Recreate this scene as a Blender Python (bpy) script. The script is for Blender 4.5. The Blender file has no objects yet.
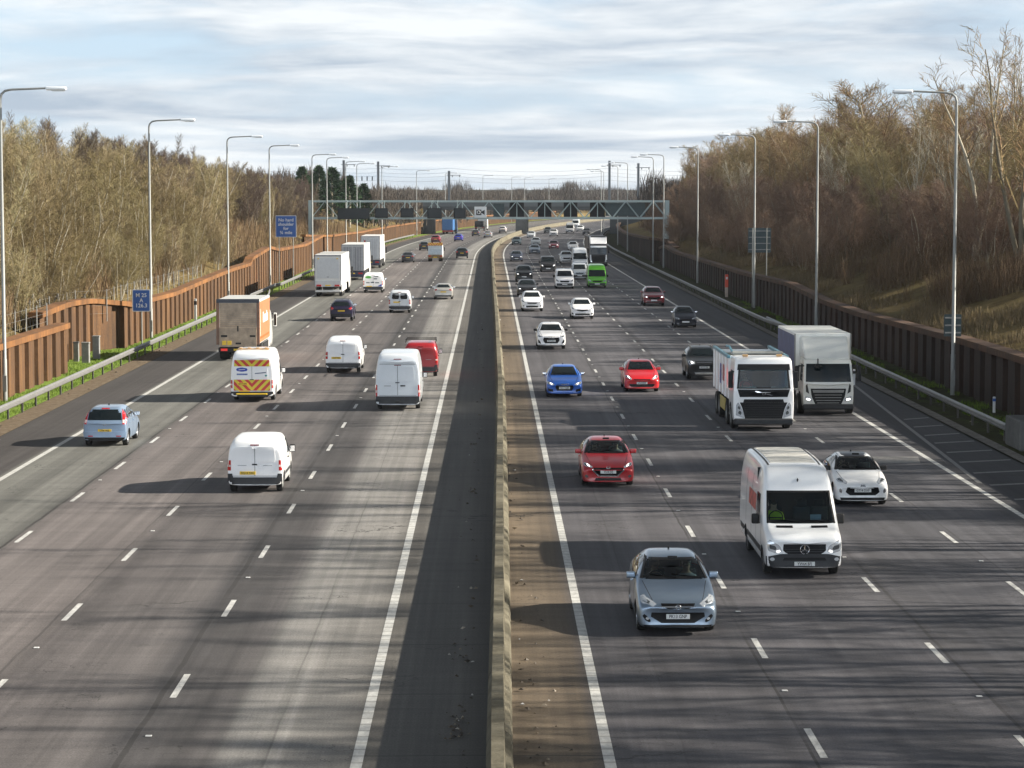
import bpy, bmesh, math, random
from mathutils import Vector, Matrix, noise
from mathutils.bvhtree import BVHTree
R = math.radians
rng = random.Random(7)
SC = bpy.context.scene
COL = SC.collection

# ------------------------------------------------------------------ camera
FPX, CAM_H = 2418.0, 9.8
cam_d = bpy.data.cameras.new('camera'); cam = bpy.data.objects.new('camera', cam_d); COL.objects.link(cam)
cam_d.sensor_width = 36.0; cam_d.lens = FPX * 36.0 / 1024.0
cam_d.clip_start = 0.5; cam_d.clip_end = 9000
cam.location = (0, 0, CAM_H)
PITCH, YAW = math.atan(192 / FPX), math.atan(22 / FPX)
cam.rotation_euler = (R(90) - PITCH, 0, -YAW)
SC.camera = cam
CAM_M = cam.rotation_euler.to_matrix()

def at(px, py, z=0.0):
    """ground point (height z) seen at a picture point: used to survey positions"""
    d = CAM_M @ Vector(((px - 512) / FPX, (384 - py) / FPX, -1))
    t = (z - CAM_H) / d.z
    return Vector((d.x * t, d.y * t, z))

# the motorway runs along +Y and bends to the right after 360 m
S0, RAD = 360.0, 3000.0
def cx(s):
    return 0.0 if s < S0 else (s - S0) ** 2 / (2 * RAD)
def hd(s):
    return 0.0 if s < S0 else (s - S0) / RAD
def P(s, u, z=0.0):
    a = math.atan(hd(s))
    return Vector((cx(s) + u * math.cos(a), s - u * math.sin(a), z))

# ------------------------------------------------------------------ objects
def put(o, parent=None):
    COL.objects.link(o)
    if parent is not None:
        o.parent = parent
    return o
def tag(o, label=None, cat=None, group=None, kind=None):
    if label: o['label'] = label
    if cat: o['category'] = cat
    if group: o['group'] = group
    if kind: o['kind'] = kind
    return o
def empty(name, loc=(0, 0, 0), rz=0.0):
    o = bpy.data.objects.new(name, None); o.location = loc; o.rotation_euler = (0, 0, rz)
    o.empty_display_size = 0.3
    return put(o)
def mesh_obj(name, verts, faces, mat, parent=None, smooth=False, sharp=None, uvs=None):
    me = bpy.data.meshes.new(name); me.from_pydata([tuple(v) for v in verts], [], faces)
    if uvs:
        ul = me.uv_layers.new(name='UVMap')
        for lp in me.loops: ul.data[lp.index].uv = uvs[lp.vertex_index]
    for m in (mat if isinstance(mat, (list, tuple)) else [mat]):
        me.materials.append(m)
    if smooth:
        me.polygons.foreach_set('use_smooth', [True] * len(me.polygons))
        if sharp: me.set_sharp_from_angle(angle=R(sharp))
    me.update()
    return put(bpy.data.objects.new(name, me), parent)

class MB:
    """collects boxes, tubes and prisms into one mesh"""
    def __init__(self): self.v, self.f = [], []
    def add(self, vs, fs):
        b = len(self.v); self.v += [Vector(v) for v in vs]; self.f += [tuple(b + i for i in f) for f in fs]
        return self
    def box(self, x0, x1, y0, y1, z0, z1, bev=0.0, seg=1, M=None):
        bm = bmesh.new(); bmesh.ops.create_cube(bm, size=1)
        for v in bm.verts:
            v.co = Vector(((x0 + x1) / 2 + v.co.x * (x1 - x0), (y0 + y1) / 2 + v.co.y * (y1 - y0), (z0 + z1) / 2 + v.co.z * (z1 - z0)))
        if bev:
            bmesh.ops.bevel(bm, geom=bm.edges[:], offset=bev, segments=seg, affect='EDGES', profile=0.6)
        bm.verts.index_update()
        vs = [(M @ v.co) if M else v.co.copy() for v in bm.verts]
        fs = [tuple(v.index for v in f.verts) for f in bm.faces]
        bm.free(); return self.add(vs, fs)
    def tube(self, pts, rad, n=8, cap=True):
        pts = [Vector(p) for p in pts]; rads = rad if isinstance(rad, (list, tuple)) else [rad] * len(pts)
        vs, fs = [], []
        ref = None
        for i, p in enumerate(pts):
            d = (pts[min(i + 1, len(pts) - 1)] - pts[max(i - 1, 0)]).normalized()
            if ref is None: ref = Vector((0, 0, 1)) if abs(d.z) < 0.9 else Vector((1, 0, 0))
            a = d.cross(ref)
            if a.length < 1e-4: a = d.orthogonal()
            a.normalize(); b = d.cross(a)
            ref = -b if False else ref
            for k in range(n):
                t = 2 * math.pi * k / n
                vs.append(p + (a * math.cos(t) + b * math.sin(t)) * rads[i])
        for i in range(len(pts) - 1):
            for k in range(n):
                fs.append((i * n + k, i * n + (k + 1) % n, (i + 1) * n + (k + 1) % n, (i + 1) * n + k))
        if cap:
            fs.append(tuple(range(n - 1, -1, -1))); fs.append(tuple((len(pts) - 1) * n + k for k in range(n)))
        return self.add(vs, fs)
    def prism(self, poly, axis, a0, a1):
        """polygon (p, q) swept along an axis: 'x' -> (y,z), 'y' -> (x,z), 'z' -> (x,y)"""
        def mk(p, a):
            return {'x': (a, p[0], p[1]), 'y': (p[0], a, p[1]), 'z': (p[0], p[1], a)}[axis]
        n = len(poly)
        vs = [mk(p, a0) for p in poly] + [mk(p, a1) for p in poly]
        fs = [tuple(range(n)), tuple(range(2 * n - 1, n - 1, -1))]
        fs += [(i, i + n, (i + 1) % n + n, (i + 1) % n) for i in range(n)]
        return self.add(vs, fs)
    def lathe_x(self, prof, x0, y0, z0, n=28):
        """profile of (dx, radius) turned round an axle along X"""
        vs = [(x0 + dx, y0 + r * math.cos(2 * math.pi * k / n), z0 + r * math.sin(2 * math.pi * k / n)) for dx, r in prof for k in range(n)]
        fs = [(i * n + k, i * n + (k + 1) % n, (i + 1) * n + (k + 1) % n, (i + 1) * n + k) for i in range(len(prof) - 1) for k in range(n)]
        return self.add(vs, fs)
    def build(self, name, mat, parent=None, smooth=False, sharp=None):
        o = mesh_obj(name, self.v, self.f, mat, parent)
        bm = bmesh.new(); bm.from_mesh(o.data); bmesh.ops.recalc_face_normals(bm, faces=bm.faces[:]); bm.to_mesh(o.data); bm.free()
        if smooth:
            o.data.polygons.foreach_set('use_smooth', [True] * len(o.data.polygons))
            o.data.set_sharp_from_angle(angle=R(sharp or 40))
        return o

# ------------------------------------------------------------------ materials
class NT:
    def __init__(self, mat):
        self.t = mat.node_tree; self.n = self.t.nodes; self.l = self.t.links
    def node(self, kind, **kw):
        nd = self.n.new(kind)
        for k, v in kw.items():
            if k.startswith('i_'):
                key = k[2:]; key = int(key) if key.isdigit() else key.replace('_', ' ')
                if hasattr(v, 'is_linked') or isinstance(v, bpy.types.NodeSocket): self.l.new(v, nd.inputs[key])
                else: nd.inputs[key].default_value = v
            else: setattr(nd, k, v)
        return nd
    def math(self, op, a, b=0.0, c=None, clamp=False):
        nd = self.n.new('ShaderNodeMath'); nd.operation = op; nd.use_clamp = clamp
        for i, x in enumerate((a, b, c)):
            if x is None: continue
            if isinstance(x, bpy.types.NodeSocket): self.l.new(x, nd.inputs[i])
            else: nd.inputs[i].default_value = x
        return nd.outputs[0]
    def mix(self, fac, a, b, mode='MIX'):
        nd = self.n.new('ShaderNodeMix'); nd.data_type = 'RGBA'; nd.blend_type = mode
        for k, x in ((0, fac), (6, a), (7, b)):
            if isinstance(x, bpy.types.NodeSocket): self.l.new(x, nd.inputs[k])
            elif k: nd.inputs[k].default_value = (*x, 1) if len(x) == 3 else x
            else: nd.inputs[0].default_value = x
        return nd.outputs[2]
    def noise(self, vec, scale, detail=3, rough=0.55, dims='3D'):
        nd = self.n.new('ShaderNodeTexNoise'); nd.noise_dimensions = dims
        if vec is not None: self.l.new(vec, nd.inputs['Vector'])
        nd.inputs['Scale'].default_value = scale; nd.inputs['Detail'].default_value = detail; nd.inputs['Roughness'].default_value = rough
        return nd.outputs[0]
    def ramp(self, fac, stops, interp='LINEAR'):
        nd = self.n.new('ShaderNodeValToRGB'); self.l.new(fac, nd.inputs[0]); cr = nd.color_ramp; cr.interpolation = interp
        f4 = lambda c: (c, c, c, 1) if isinstance(c, (int, float)) else (*c, 1)
        cr.elements[1].position = stops[-1][0]; cr.elements[0].position = stops[0][0]
        cr.elements[0].color = f4(stops[0][1]); cr.elements[len(cr.elements) - 1].color = f4(stops[-1][1])
        for p, c in stops[1:-1]: cr.elements.new(p).color = f4(c)
        return nd.outputs[0]
    def vec(self, x, y, z=0.0):
        nd = self.n.new('ShaderNodeCombineXYZ')
        for i, a in enumerate((x, y, z)):
            if isinstance(a, bpy.types.NodeSocket): self.l.new(a, nd.inputs[i])
            else: nd.inputs[i].default_value = a
        return nd.outputs[0]
    def sep(self, v):
        nd = self.n.new('ShaderNodeSeparateXYZ'); self.l.new(v, nd.inputs[0]); return nd.outputs
    def bump(self, h, strength=0.3, dist=0.02):
        nd = self.n.new('ShaderNodeBump'); self.l.new(h, nd.inputs['Height'])
        nd.inputs['Strength'].default_value = strength; nd.inputs['Distance'].default_value = dist
        return nd.outputs[0]

MATS = {}
def base_mat(name):
    m = bpy.data.materials.new(name); m.use_nodes = True
    return m, NT(m), m.node_tree.nodes['Principled BSDF']
def M(name, col=(.5, .5, .5), rough=0.5, metal=0.0, coat=0.0, emit=None, es=0.0, var=0.0, vscale=4.0, spec=None, coatr=.04):
    """plain material with a little procedural wear"""
    if name in MATS: return MATS[name]
    m, t, p = base_mat(name)
    p.inputs['Roughness'].default_value = rough; p.inputs['Metallic'].default_value = metal
    p.inputs['Coat Weight'].default_value = coat; p.inputs['Coat Roughness'].default_value = coatr
    if spec is not None: p.inputs['Specular IOR Level'].default_value = spec
    tc = t.node('ShaderNodeTexCoord').outputs['Object']
    if var:
        n = t.noise(tc, vscale, 5, .6)
        f = t.ramp(n, [(0.3, 1 - var), (0.7, 1 + var * .3)])
        c = t.mix(1.0, col, f, 'MULTIPLY')
        t.l.new(c, p.inputs['Base Color'])
    else:
        p.inputs['Base Color'].default_value = (*col, 1)
    if emit:
        p.inputs['Emission Color'].default_value = (*emit, 1); p.inputs['Emission Strength'].default_value = es
    MATS[name] = m
    return m
def paint(col, metal=0.0, rough=0.32):
    key = 'car_paint_%d_%d_%d' % tuple(int(c * 999) for c in col)
    if key in MATS: return MATS[key]
    m, t, p = base_mat(key)
    tc = t.node('ShaderNodeTexCoord').outputs['Object']
    z = t.sep(tc)[2]
    dirt = t.noise(tc, 3.0, 6, .65)
    lo = t.math('MULTIPLY', t.ramp(z, [(0.15, 1.0), (0.75, 0.0)]), t.ramp(dirt, [(0.35, 0.0), (0.75, 0.6)]))
    film = t.math('ADD', lo, t.math('MULTIPLY', t.ramp(dirt, [(0.4, 0), (0.9, 1)]), .10), clamp=True)   # road dirt thrown up on the lower panels
    film = t.math('MULTIPLY', film, .28 if max(col) < .1 else .8)
    c = t.mix(film, col, (.10, .09, .08))
    t.l.new(c, p.inputs['Base Color'])
    r = t.math('ADD', t.math('MULTIPLY', film, .4), rough)
    t.l.new(r, p.inputs['Roughness'])
    p.inputs['Metallic'].default_value = metal
    dark = max(col) < .1
    p.inputs['Coat Weight'].default_value = .25 if dark else .7; p.inputs['Coat Roughness'].default_value = 0.05
    if dark: p.inputs['Specular IOR Level'].default_value = .3
    MATS[key] = m
    return m

GLASS = M('window_glass', (.006, .010, .012), .03, spec=.45)
def clear_glass():
    m, t, p = base_mat('clear_tinted_glass')
    t.n.remove(p)
    out = t.n['Material Output']
    tr = t.node('ShaderNodeBsdfTransparent'); tr.inputs[0].default_value = (.42, .56, .58, 1)
    gl = t.node('ShaderNodeBsdfGlossy'); gl.inputs['Roughness'].default_value = .02; gl.inputs['Color'].default_value = (1, 1, 1, 1)
    fr = t.node('ShaderNodeFresnel'); fr.inputs['IOR'].default_value = 1.5
    f = t.math('MULTIPLY', fr.outputs[0], 1.0, clamp=True)
    mx = t.node('ShaderNodeMixShader'); t.l.new(f, mx.inputs[0]); t.l.new(tr.outputs[0], mx.inputs[1]); t.l.new(gl.outputs[0], mx.inputs[2])
    t.l.new(mx.outputs[0], out.inputs['Surface'])
    return m
CLEAR = clear_glass()
TYRE = M('tyre_rubber', (.012, .012, .012), .85, var=.3)
ALLOY = M('alloy_rim', (.42, .43, .45), .35, metal=.8)
DKRIM = M('dark_rim', (.08, .08, .085), .45, metal=.5)
PLAST = M('black_plastic', (.011, .011, .012), .55, spec=.3, var=.3, vscale=6)
GREYPL = M('grey_plastic', (.028, .030, .034), .55, spec=.35, var=.25, vscale=5)
GRILLE = M('grille_black', (.005, .005, .006), .5, spec=.25)
CHROME = M('chrome', (.75, .76, .78), .15, metal=1.0)
LAMP = M('headlamp_glass', (.72, .75, .78), .12, metal=.55, coat=1.0)
LAMPD = M('headlamp_dark', (.06, .065, .07), .1, coat=1.0)
LIT = M('headlamp_lit', (.9, .9, .9), .3, emit=(1, .97, .9), es=1.6)
TAIL = M('tail_lamp_red', (.42, .012, .012), .15, coat=1.0)
TAILDK = M('tail_lamp_dark', (.16, .006, .008), .15, coat=1.0)
TAILW = M('lamp_white_lens', (.62, .55, .52), .2, coat=1.0)
BRAKE = M('brake_light_lit', (.6, .02, .02), .3, emit=(1, .04, .02), es=.1)
AMBER = M('amber_lens', (.55, .33, .14), .25, coat=1.0)
PLATE_W = M('plate_white', (.62, .63, .62), .45)
PLATE_Y = M('plate_yellow', (.70, .46, .02), .45)
INK = M('plate_ink', (.012, .012, .014), .5)
SEAM = M('panel_gap', (.03, .03, .032), .8)
DARKIN = M('cabin_lining', (.025, .025, .028), .8)
SKIN = M('skin', (.45, .27, .19), .5)
STEEL = M('galvanised_steel', (.23, .23, .225), .5, metal=.4, var=.25, vscale=2)
CHASSIS = M('chassis_black', (.010, .010, .011), .7, var=.3)

# ------------------------------------------------------------------ sky and sun
SUN_EL, SUN_AZ = R(24.5), R(-1.0)      # sun to the right, a touch behind the camera
to_sun = Vector((math.cos(SUN_EL) * math.cos(SUN_AZ), math.cos(SUN_EL) * math.sin(SUN_AZ), math.sin(SUN_EL)))
sd = bpy.data.lights.new('sun', 'SUN'); so = bpy.data.objects.new('sun', sd); COL.objects.link(so)
sd.energy = 3.7; sd.angle = R(0.55); sd.color = (1.0, .925, .80)
so.rotation_euler = to_sun.to_track_quat('Z', 'Y').to_euler(); so.location = (80, 60, 80)
w = bpy.data.worlds.new('World'); SC.world = w; w.use_nodes = True
wt = NT(w); bg = w.node_tree.nodes['Background']
sky = wt.node('ShaderNodeTexSky'); sky.sky_type = 'NISHITA'; sky.sun_disc = False
sky.sun_elevation = SUN_EL; sky.sun_rotation = R(90) - SUN_AZ; sky.air_density = 1.0; sky.dust_density = 1.2; sky.ozone_density = 1.5
gv = wt.node('ShaderNodeTexCoord').outputs['Generated']
sx, sy, sz = wt.sep(gv)
el = wt.math('MAXIMUM', sz, 0.0)
den = wt.math('ADD', el, 0.050)
# cloud sheets: the view direction cut with a high flat layer, so banks bunch together towards the horizon
lh = wt.math('LOGARITHM', wt.math('ADD', el, .022), 2.718)
az = wt.math('DIVIDE', sx, wt.math('ADD', wt.math('ABSOLUTE', sy), .25))
warp = wt.math('MULTIPLY', wt.math('SUBTRACT', wt.noise(wt.vec(wt.math('MULTIPLY', az, 5), wt.math('MULTIPLY', lh, 2.0), 1.7), 1.0, 3), .5), .9)
lw = wt.math('ADD', lh, wt.math('MULTIPLY', warp, .35))
n1 = wt.noise(wt.vec(wt.math('MULTIPLY', az, 7.5), wt.math('MULTIPLY', lw, 3.0), 3.3), 1.0, 8, .55)
n2 = wt.noise(wt.vec(wt.math('MULTIPLY', az, 27.0), wt.math('MULTIPLY', lw, 9.0), 9.1), 1.0, 6, .55)
cover = wt.ramp(wt.math('ADD', wt.math('MULTIPLY', n1, .82), wt.math('MULTIPLY', n2, .18)), [(0.35, 0.0), (0.54, 1.0)])
n3 = wt.noise(wt.vec(wt.math('MULTIPLY', az, 7.5), wt.math('MULTIPLY', lw, 3.9), 15.7), 1.0, 8, .58)
shade = wt.ramp(wt.math('ADD', wt.math('MULTIPLY', n3, .8), wt.math('MULTIPLY', n2, .2)), [(0.38, 0.0), (0.58, 1.0)])
cloud = wt.mix(shade, (1.85, 2.2, 2.62), (3.85, 3.98, 4.05))
blue = wt.mix(.75, sky.outputs[0], (2.1, 2.8, 3.7))
skyc = wt.mix(wt.math('MULTIPLY', cover, .92), blue, cloud)
# unseen sky overhead dimmed so cast shadows on the ground stay dark
skyc = wt.mix(1.0, skyc, wt.ramp(el, [(0.08, 1.0), (0.60, .20)]), 'MULTIPLY')
# added fill: unseen low sky behind the camera brightened to light camera-facing sides
back = wt.math('MULTIPLY', wt.math('MAXIMUM', wt.math('MULTIPLY', sy, -1.0), 0.0), wt.ramp(el, [(0.20, 3.2), (0.60, 0.0)]))
skyc = wt.mix(1.0, skyc, wt.vec(wt.math('ADD', back, 1.0), wt.math('ADD', back, 1.0), wt.math('ADD', back, 1.0)), 'MULTIPLY')
wt.l.new(skyc, bg.inputs['Color']); bg.inputs['Strength'].default_value = 0.075

SC.view_settings.view_transform = 'Standard'; SC.view_settings.look = 'None'
SC.view_settings.exposure = 1.78; SC.view_settings.gamma = 1.0; SC.view_settings.use_curve_mapping = False
SC.cycles.use_denoising = True; SC.cycles.max_bounces = 6; SC.cycles.transparent_max_bounces = 12
SC.cycles.diffuse_bounces = 3; SC.cycles.glossy_bounces = 3; SC.cycles.sample_clamp_indirect = 6
# ------------------------------------------------------------------ ground materials
def uv_sep(t):
    uv = t.node('ShaderNodeUVMap'); uv.uv_map = 'UVMap'
    s = t.sep(uv.outputs[0]); return s[0], s[1]
def road_mat():
    m, t, p = base_mat('asphalt')
    u, s = uv_sep(t)
    pos = t.math('DIVIDE', t.math('ADD', u, 20.0), 40.0, clamp=True)
    def q(x): return (x + 20) / 40
    L = [(-20, (0.0503, 0.0459, 0.0443)), (-17.05, (0.0550, 0.0496, 0.0481)), (-16.9, (0.1391, 0.1397, 0.1270)), (-13.62, (0.1348, 0.1332, 0.1227)), (-13.56, (0.0475, 0.0470, 0.0444)), (-13.48, (0.0485, 0.0461, 0.0440)),
         (-13.42, (0.1353, 0.1208, 0.1172)), (-9.9, (0.1286, 0.1144, 0.1108)), (-9.7, (0.1086, 0.0973, 0.0959)), (-7.0, (0.1086, 0.0996, 0.0980)), (-6.6, (0.0569, 0.0537, 0.0551)), (-4.95, (0.0746, 0.0692, 0.0688)), (-4.75, (0.1087, 0.1038, 0.1011)),
         (-4.6, (0.2042, 0.1978, 0.1891)), (-2.6, (0.1963, 0.1875, 0.1752)), (-2.15, (0.0923, 0.0857, 0.0768)), (0.2, (0.0827, 0.0779, 0.0709)), (0.35, (0.1587, 0.1221, 0.0833)), (1.75, (0.1253, 0.0977, 0.0698)),
         (2.1, (0.0765, 0.0729, 0.0796)), (5.66, (0.0833, 0.0796, 0.0870)), (5.7, (0.0415, 0.0398, 0.0430)), (5.9, (0.0848, 0.0814, 0.0897)), (9.5, (0.0833, 0.0805, 0.0889)), (9.8, (0.0515, 0.0498, 0.0562)), (9.95, (0.0815, 0.0796, 0.0889)), (13.1, (0.0747, 0.0739, 0.0833)), (16.1, (0.0765, 0.0755, 0.0841)), (16.35, (0.0422, 0.0409, 0.0461)), (20, (0.0375, 0.0359, 0.0399))]
    stops = [(q(a), c) for a, c in L]
    # wander of the joints
    wob = t.math('MULTIPLY', t.math('SUBTRACT', t.noise(t.vec(u, t.math('MULTIPLY', s, .05), 2.0), 1.0, 3), .5), .004)
    base = t.ramp(t.math('ADD', pos, wob), stops)
    tracks = t.ramp(t.noise(t.vec(t.math('MULTIPLY', u, 1.25), t.math('MULTIPLY', s, .008), 0), 1.0, 3, .5), [(.30, .72), (.70, 1.24)])
    blot = t.ramp(t.noise(t.vec(t.math('MULTIPLY', u, .5), t.math('MULTIPLY', s, .09), 4), 1.0, 6, .65), [(.3, .84), (.7, 1.14)])
    cross = t.ramp(t.noise(t.vec(t.math('MULTIPLY', u, .10), t.math('MULTIPLY', s, 1.6), 7), 1.0, 5, .7), [(.3, .88), (.72, 1.12)])
    fine = t.ramp(t.noise(t.vec(t.math('MULTIPLY', u, .8), t.math('MULTIPLY', s, 9.0), 1), 1.0, 4, .7), [(.3, .90), (.7, 1.10)])
    grain = t.ramp(t.noise(t.vec(u, s, 0), 24.0, 3, .7), [(.3, .68), (.7, 1.32)])
    # narrow cross joints of the median strips
    jm = t.math('LESS_THAN', t.math('PINGPONG', t.math('ADD', s, t.math('MULTIPLY', t.noise(t.vec(u, s, 5), .6, 2), .15)), 2.6), .035)
    jm = t.math('MULTIPLY', jm, t.math('LESS_THAN', t.math('ABSOLUTE', t.math('ADD', u, .1)), 2.1))
    c = base
    strk = t.ramp(t.noise(t.vec(t.math('MULTIPLY', u, 5.0), t.math('MULTIPLY', s, .05), 21), 1.0, 4, .6), [(.3, .83), (.7, 1.15)])
    for f in (tracks, strk, blot, cross, fine, grain): c = t.mix(1.0, c, f, 'MULTIPLY')
    c = t.mix(t.math('MULTIPLY', jm, .6), c, (.03, .028, .026))
    # lane joints: tarry seams that wander a little beside the painted lines
    wu = t.math('ADD', u, t.math('MULTIPLY', t.math('SUBTRACT', t.noise(t.vec(t.math('MULTIPLY', u, .3), t.math('MULTIPLY', s, .25), 17), 1.0, 4, .6), .5), .16))
    br = t.ramp(t.noise(t.vec(u, t.math('MULTIPLY', s, .12), 23), 1.0, 3), [(.34, .25), (.5, 1.0)])
    for u0, hw, st in ((-13.53, .045, .85), (-10.02, .03, .45), (-6.42, .06, .75), (5.62, .03, .8), (9.72, .04, .7), (13.3, .03, .5), (3.4, .02, .35), (-3.9, .02, .3)):
        sm = t.math('LESS_THAN', t.math('ABSOLUTE', t.math('SUBTRACT', wu, u0)), hw)
        c = t.mix(t.math('MULTIPLY', t.math('MULTIPLY', sm, br), st), c, (.028, .026, .025))
    # tyre-blackened, oily patches along the lane lines
    oil = t.ramp(t.noise(t.vec(t.math('MULTIPLY', u, .9), t.math('MULTIPLY', s, .22), 41), 1.0, 6, .68), [(.46, 0), (.60, 1)])
    for u0 in (-9.5, -5.9, 9.9):
        near = t.ramp(t.math('ABSOLUTE', t.math('SUBTRACT', u, u0)), [(.15, 1), (.95, 0)])
        c = t.mix(t.math('MULTIPLY', t.math('MULTIPLY', oil, near), .42), c, (.04, .037, .036))
    # hairline cracks wandering across the lanes, tar-filled
    vo = t.node('ShaderNodeTexVoronoi', feature='DISTANCE_TO_EDGE'); vo.inputs['Scale'].default_value = 1.0
    wv = t.math('MULTIPLY', t.noise(t.vec(u, s, 2), 1.3, 3), 1.2)
    t.l.new(t.vec(t.math('ADD', t.math('MULTIPLY', u, .12), wv), t.math('ADD', t.math('MULTIPLY', s, .16), t.math('MULTIPLY', wv, .4)), 0), vo.inputs['Vector'])
    ck = t.math('MULTIPLY', t.math('LESS_THAN', vo.outputs['Distance'], .006), t.ramp(t.noise(t.vec(u, s, 8), .35, 3), [(.5, 0), (.6, .75)]))
    c = t.mix(ck, c, (.022, .021, .02))
    # dirt and grit towards the median barrier
    gr = t.math('MULTIPLY', t.math('GREATER_THAN', t.noise(t.vec(u, s, 31), 9.0, 4, .8), .66), t.ramp(t.math('ABSOLUTE', u), [(.3, 1), (2.2, 0)]))
    c = t.mix(t.math('MULTIPLY', gr, .6), c, (.05, .042, .03))
    # dark drips, patches
    sp = t.ramp(t.noise(t.vec(t.math('MULTIPLY', u, 1.6), t.math('MULTIPLY', s, .5), 11), 1.0, 5, .6), [(.66, 0), (.74, 1)])
    c = t.mix(t.math('MULTIPLY', sp, .35), c, (.04, .038, .037))
    t.l.new(c, p.inputs['Base Color'])
    p.inputs['Roughness'].default_value = .78; p.inputs['Specular IOR Level'].default_value = .35
    t.l.new(t.bump(t.noise(t.vec(u, s, 0), 30, 3, .6), .35, .01), p.inputs['Normal'])
    return m
def worn_white(name, col, wear, ribs=False):
    m, t, p = base_mat(name)
    u, s = uv_sep(t)
    n = t.noise(t.vec(t.math('MULTIPLY', u, 3), s, 0), 2.3, 6, .7)
    f = t.ramp(n, [(.32, wear), (.62, 0.0)])
    c = t.mix(f, col, (.10, .095, .09))
    c = t.mix(t.ramp(t.noise(t.vec(u, s, 3), 14, 3), [(.4, 0), (.8, .25)]), c, (.12, .11, .10))
    if ribs:
        rb = t.math('LESS_THAN', t.math('PINGPONG', s, .25), .045)
        c = t.mix(t.math('MULTIPLY', rb, .45), c, (.12, .11, .10))
    t.l.new(c, p.inputs['Base Color']); p.inputs['Roughness'].default_value = .6
    return m
def soil_mat(name, stops, scale=1.2, bumpd=.08):
    m, t, p = base_mat(name)
    g = t.node('ShaderNodeNewGeometry').outputs['Position']
    n = t.noise(g, scale, 7, .68); n2 = t.noise(g, scale * 9, 4, .7)
    c = t.ramp(t.math('ADD', t.math('MULTIPLY', n, .7), t.math('MULTIPLY', n2, .3)), stops)
    t.l.new(c, p.inputs['Base Color']); p.inputs['Roughness'].default_value = .95; p.inputs['Specular IOR Level'].default_value = .1
    t.l.new(t.bump(n2, .8, bumpd), p.inputs['Normal'])
    return m
ROAD = road_mat()
WHITE = worn_white('road_paint', (.62, .62, .60), .55)
RIBW = worn_white('road_paint_ribbed', (.60, .60, .575), .35, True)
FADED = worn_white('road_paint_faded', (.17, .165, .16), .9)
GRAVEL = soil_mat('verge_grit', [(.3, (.0622, .0466, .0332)), (.5, (.1554, .1191, .0829)), (.62, (.2072, .1709, .1243)), (.75, (.4351, .3937, .3315))], 3.0)
KERBM = soil_mat('kerb_grit', [(.3, (.0962, .0866, .0770)), (.5, (.1828, .1683, .1491)), (.7, (.3271, .3078, .2790))], 2.0, .03)
TURF = soil_mat('turf', [(.3, (.0675, .0973, .0181)), (.5, (.1499, .2248, .0374)), (.7, (.2248, .2997, .0749))], 1.4)
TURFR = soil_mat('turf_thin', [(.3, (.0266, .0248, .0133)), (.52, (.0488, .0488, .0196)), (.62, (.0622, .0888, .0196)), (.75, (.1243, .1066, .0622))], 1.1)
BANKM = soil_mat('bank_grass', [(.28, (.0518, .0387, .0176)), (.45, (.1110, .0808, .0346)), (.58, (.1628, .1230, .0535)), (.7, (.0888, .0984, .0252))], .35, .25)
FIELD = soil_mat('field_earth', [(.3, (.05, .05, .025)), (.7, (.10, .10, .05))], .01)
CONC = soil_mat('barrier_concrete', [(.28, (.0646, .0586, .0431)), (.5, (.1464, .1335, .0991)), (.72, (.2153, .1981, .1551))], .9, .02)
CONCG = soil_mat('grey_concrete', [(.3, (.0721, .0721, .0694)), (.7, (.1665, .1637, .1554))], .5, .02)

def steps(a, b, fine=8.0):
    n = max(1, int(round((b - a) / fine))); return [a + (b - a) * i / n for i in range(n + 1)]
def ribbon(name, us, z, mat, s0=12, s1=1500, fine=8.0, kind='structure', zf=None):
    ss = steps(s0, s1, fine); vs, uv, fs = [], [], []
    for s in ss:
        for u in us:
            uu = u(s) if callable(u) else u
            vs.append(P(s, uu, zf(s, uu) if zf else z)); uv.append((uu, s))
    k = len(us)
    for i in range(len(ss) - 1):
        for j in range(k - 1):
            fs.append((i * k + j, i * k + j + 1, (i + 1) * k + j + 1, (i + 1) * k + j))
    o = mesh_obj(name, vs, fs, mat, uvs=uv, smooth=zf is not None)
    if kind: tag(o, kind=kind)
    return o

g = mesh_obj('ground', [(-4000, -400, -.08), (4000, -400, -.08), (4000, 7000, -.08), (-4000, 7000, -.08)], [(0, 1, 2, 3)], FIELD); tag(g, kind='structure')
ribbon('road', [-19.7, 19.25], 0.0, ROAD)
for u in (-16.75, -2.3, 2.06, 16.15):
    ribbon('edge_line', [u - .10, u + .10], .005, RIBW)
# lane lines: 9 m module
def dashes(u, s_ref, length=2.3, w=.13):
    vs, fs, uv = [], [], []
    s = s_ref - 9.0 * int((s_ref - 20) / 9.0)
    while s < 1150:
        for a, b in ((s - length / 2, u - w / 2), (s - length / 2, u + w / 2), (s + length / 2, u + w / 2), (s + length / 2, u - w / 2)):
            vs.append(P(a, b, .005)); uv.append((b, a))
        k = len(vs); fs.append((k - 4, k - 3, k - 2, k - 1)); s += 9.0
    return vs, fs, uv
studs = MB()
for u, ref in ((5.8, at(815, 743)), (9.52, at(937.5, 652.9)), (13.06, at(949.9, 537.3)), (-6.17, at(177.7, 685.8)), (-9.78, at(68.4, 612)), (-13.3, at(19.7, 536.7))):
    vs, fs, uv = dashes(u, ref.y)
    tag(mesh_obj('lane_line', vs, fs, WHITE, uvs=uv), kind='structure')
    s = ref.y - 9 * 3 + 4.5
    while s < 300:
        c = P(s, u); studs.box(c.x - .06, c.x + .06, s - .05, s + .05, .006, .022, .008); s += 18.0 if u != 5.8 else 9.0
tag(studs.build('road_stud', M('stud_white', (.6, .6, .58), .4)), kind='structure')
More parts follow.
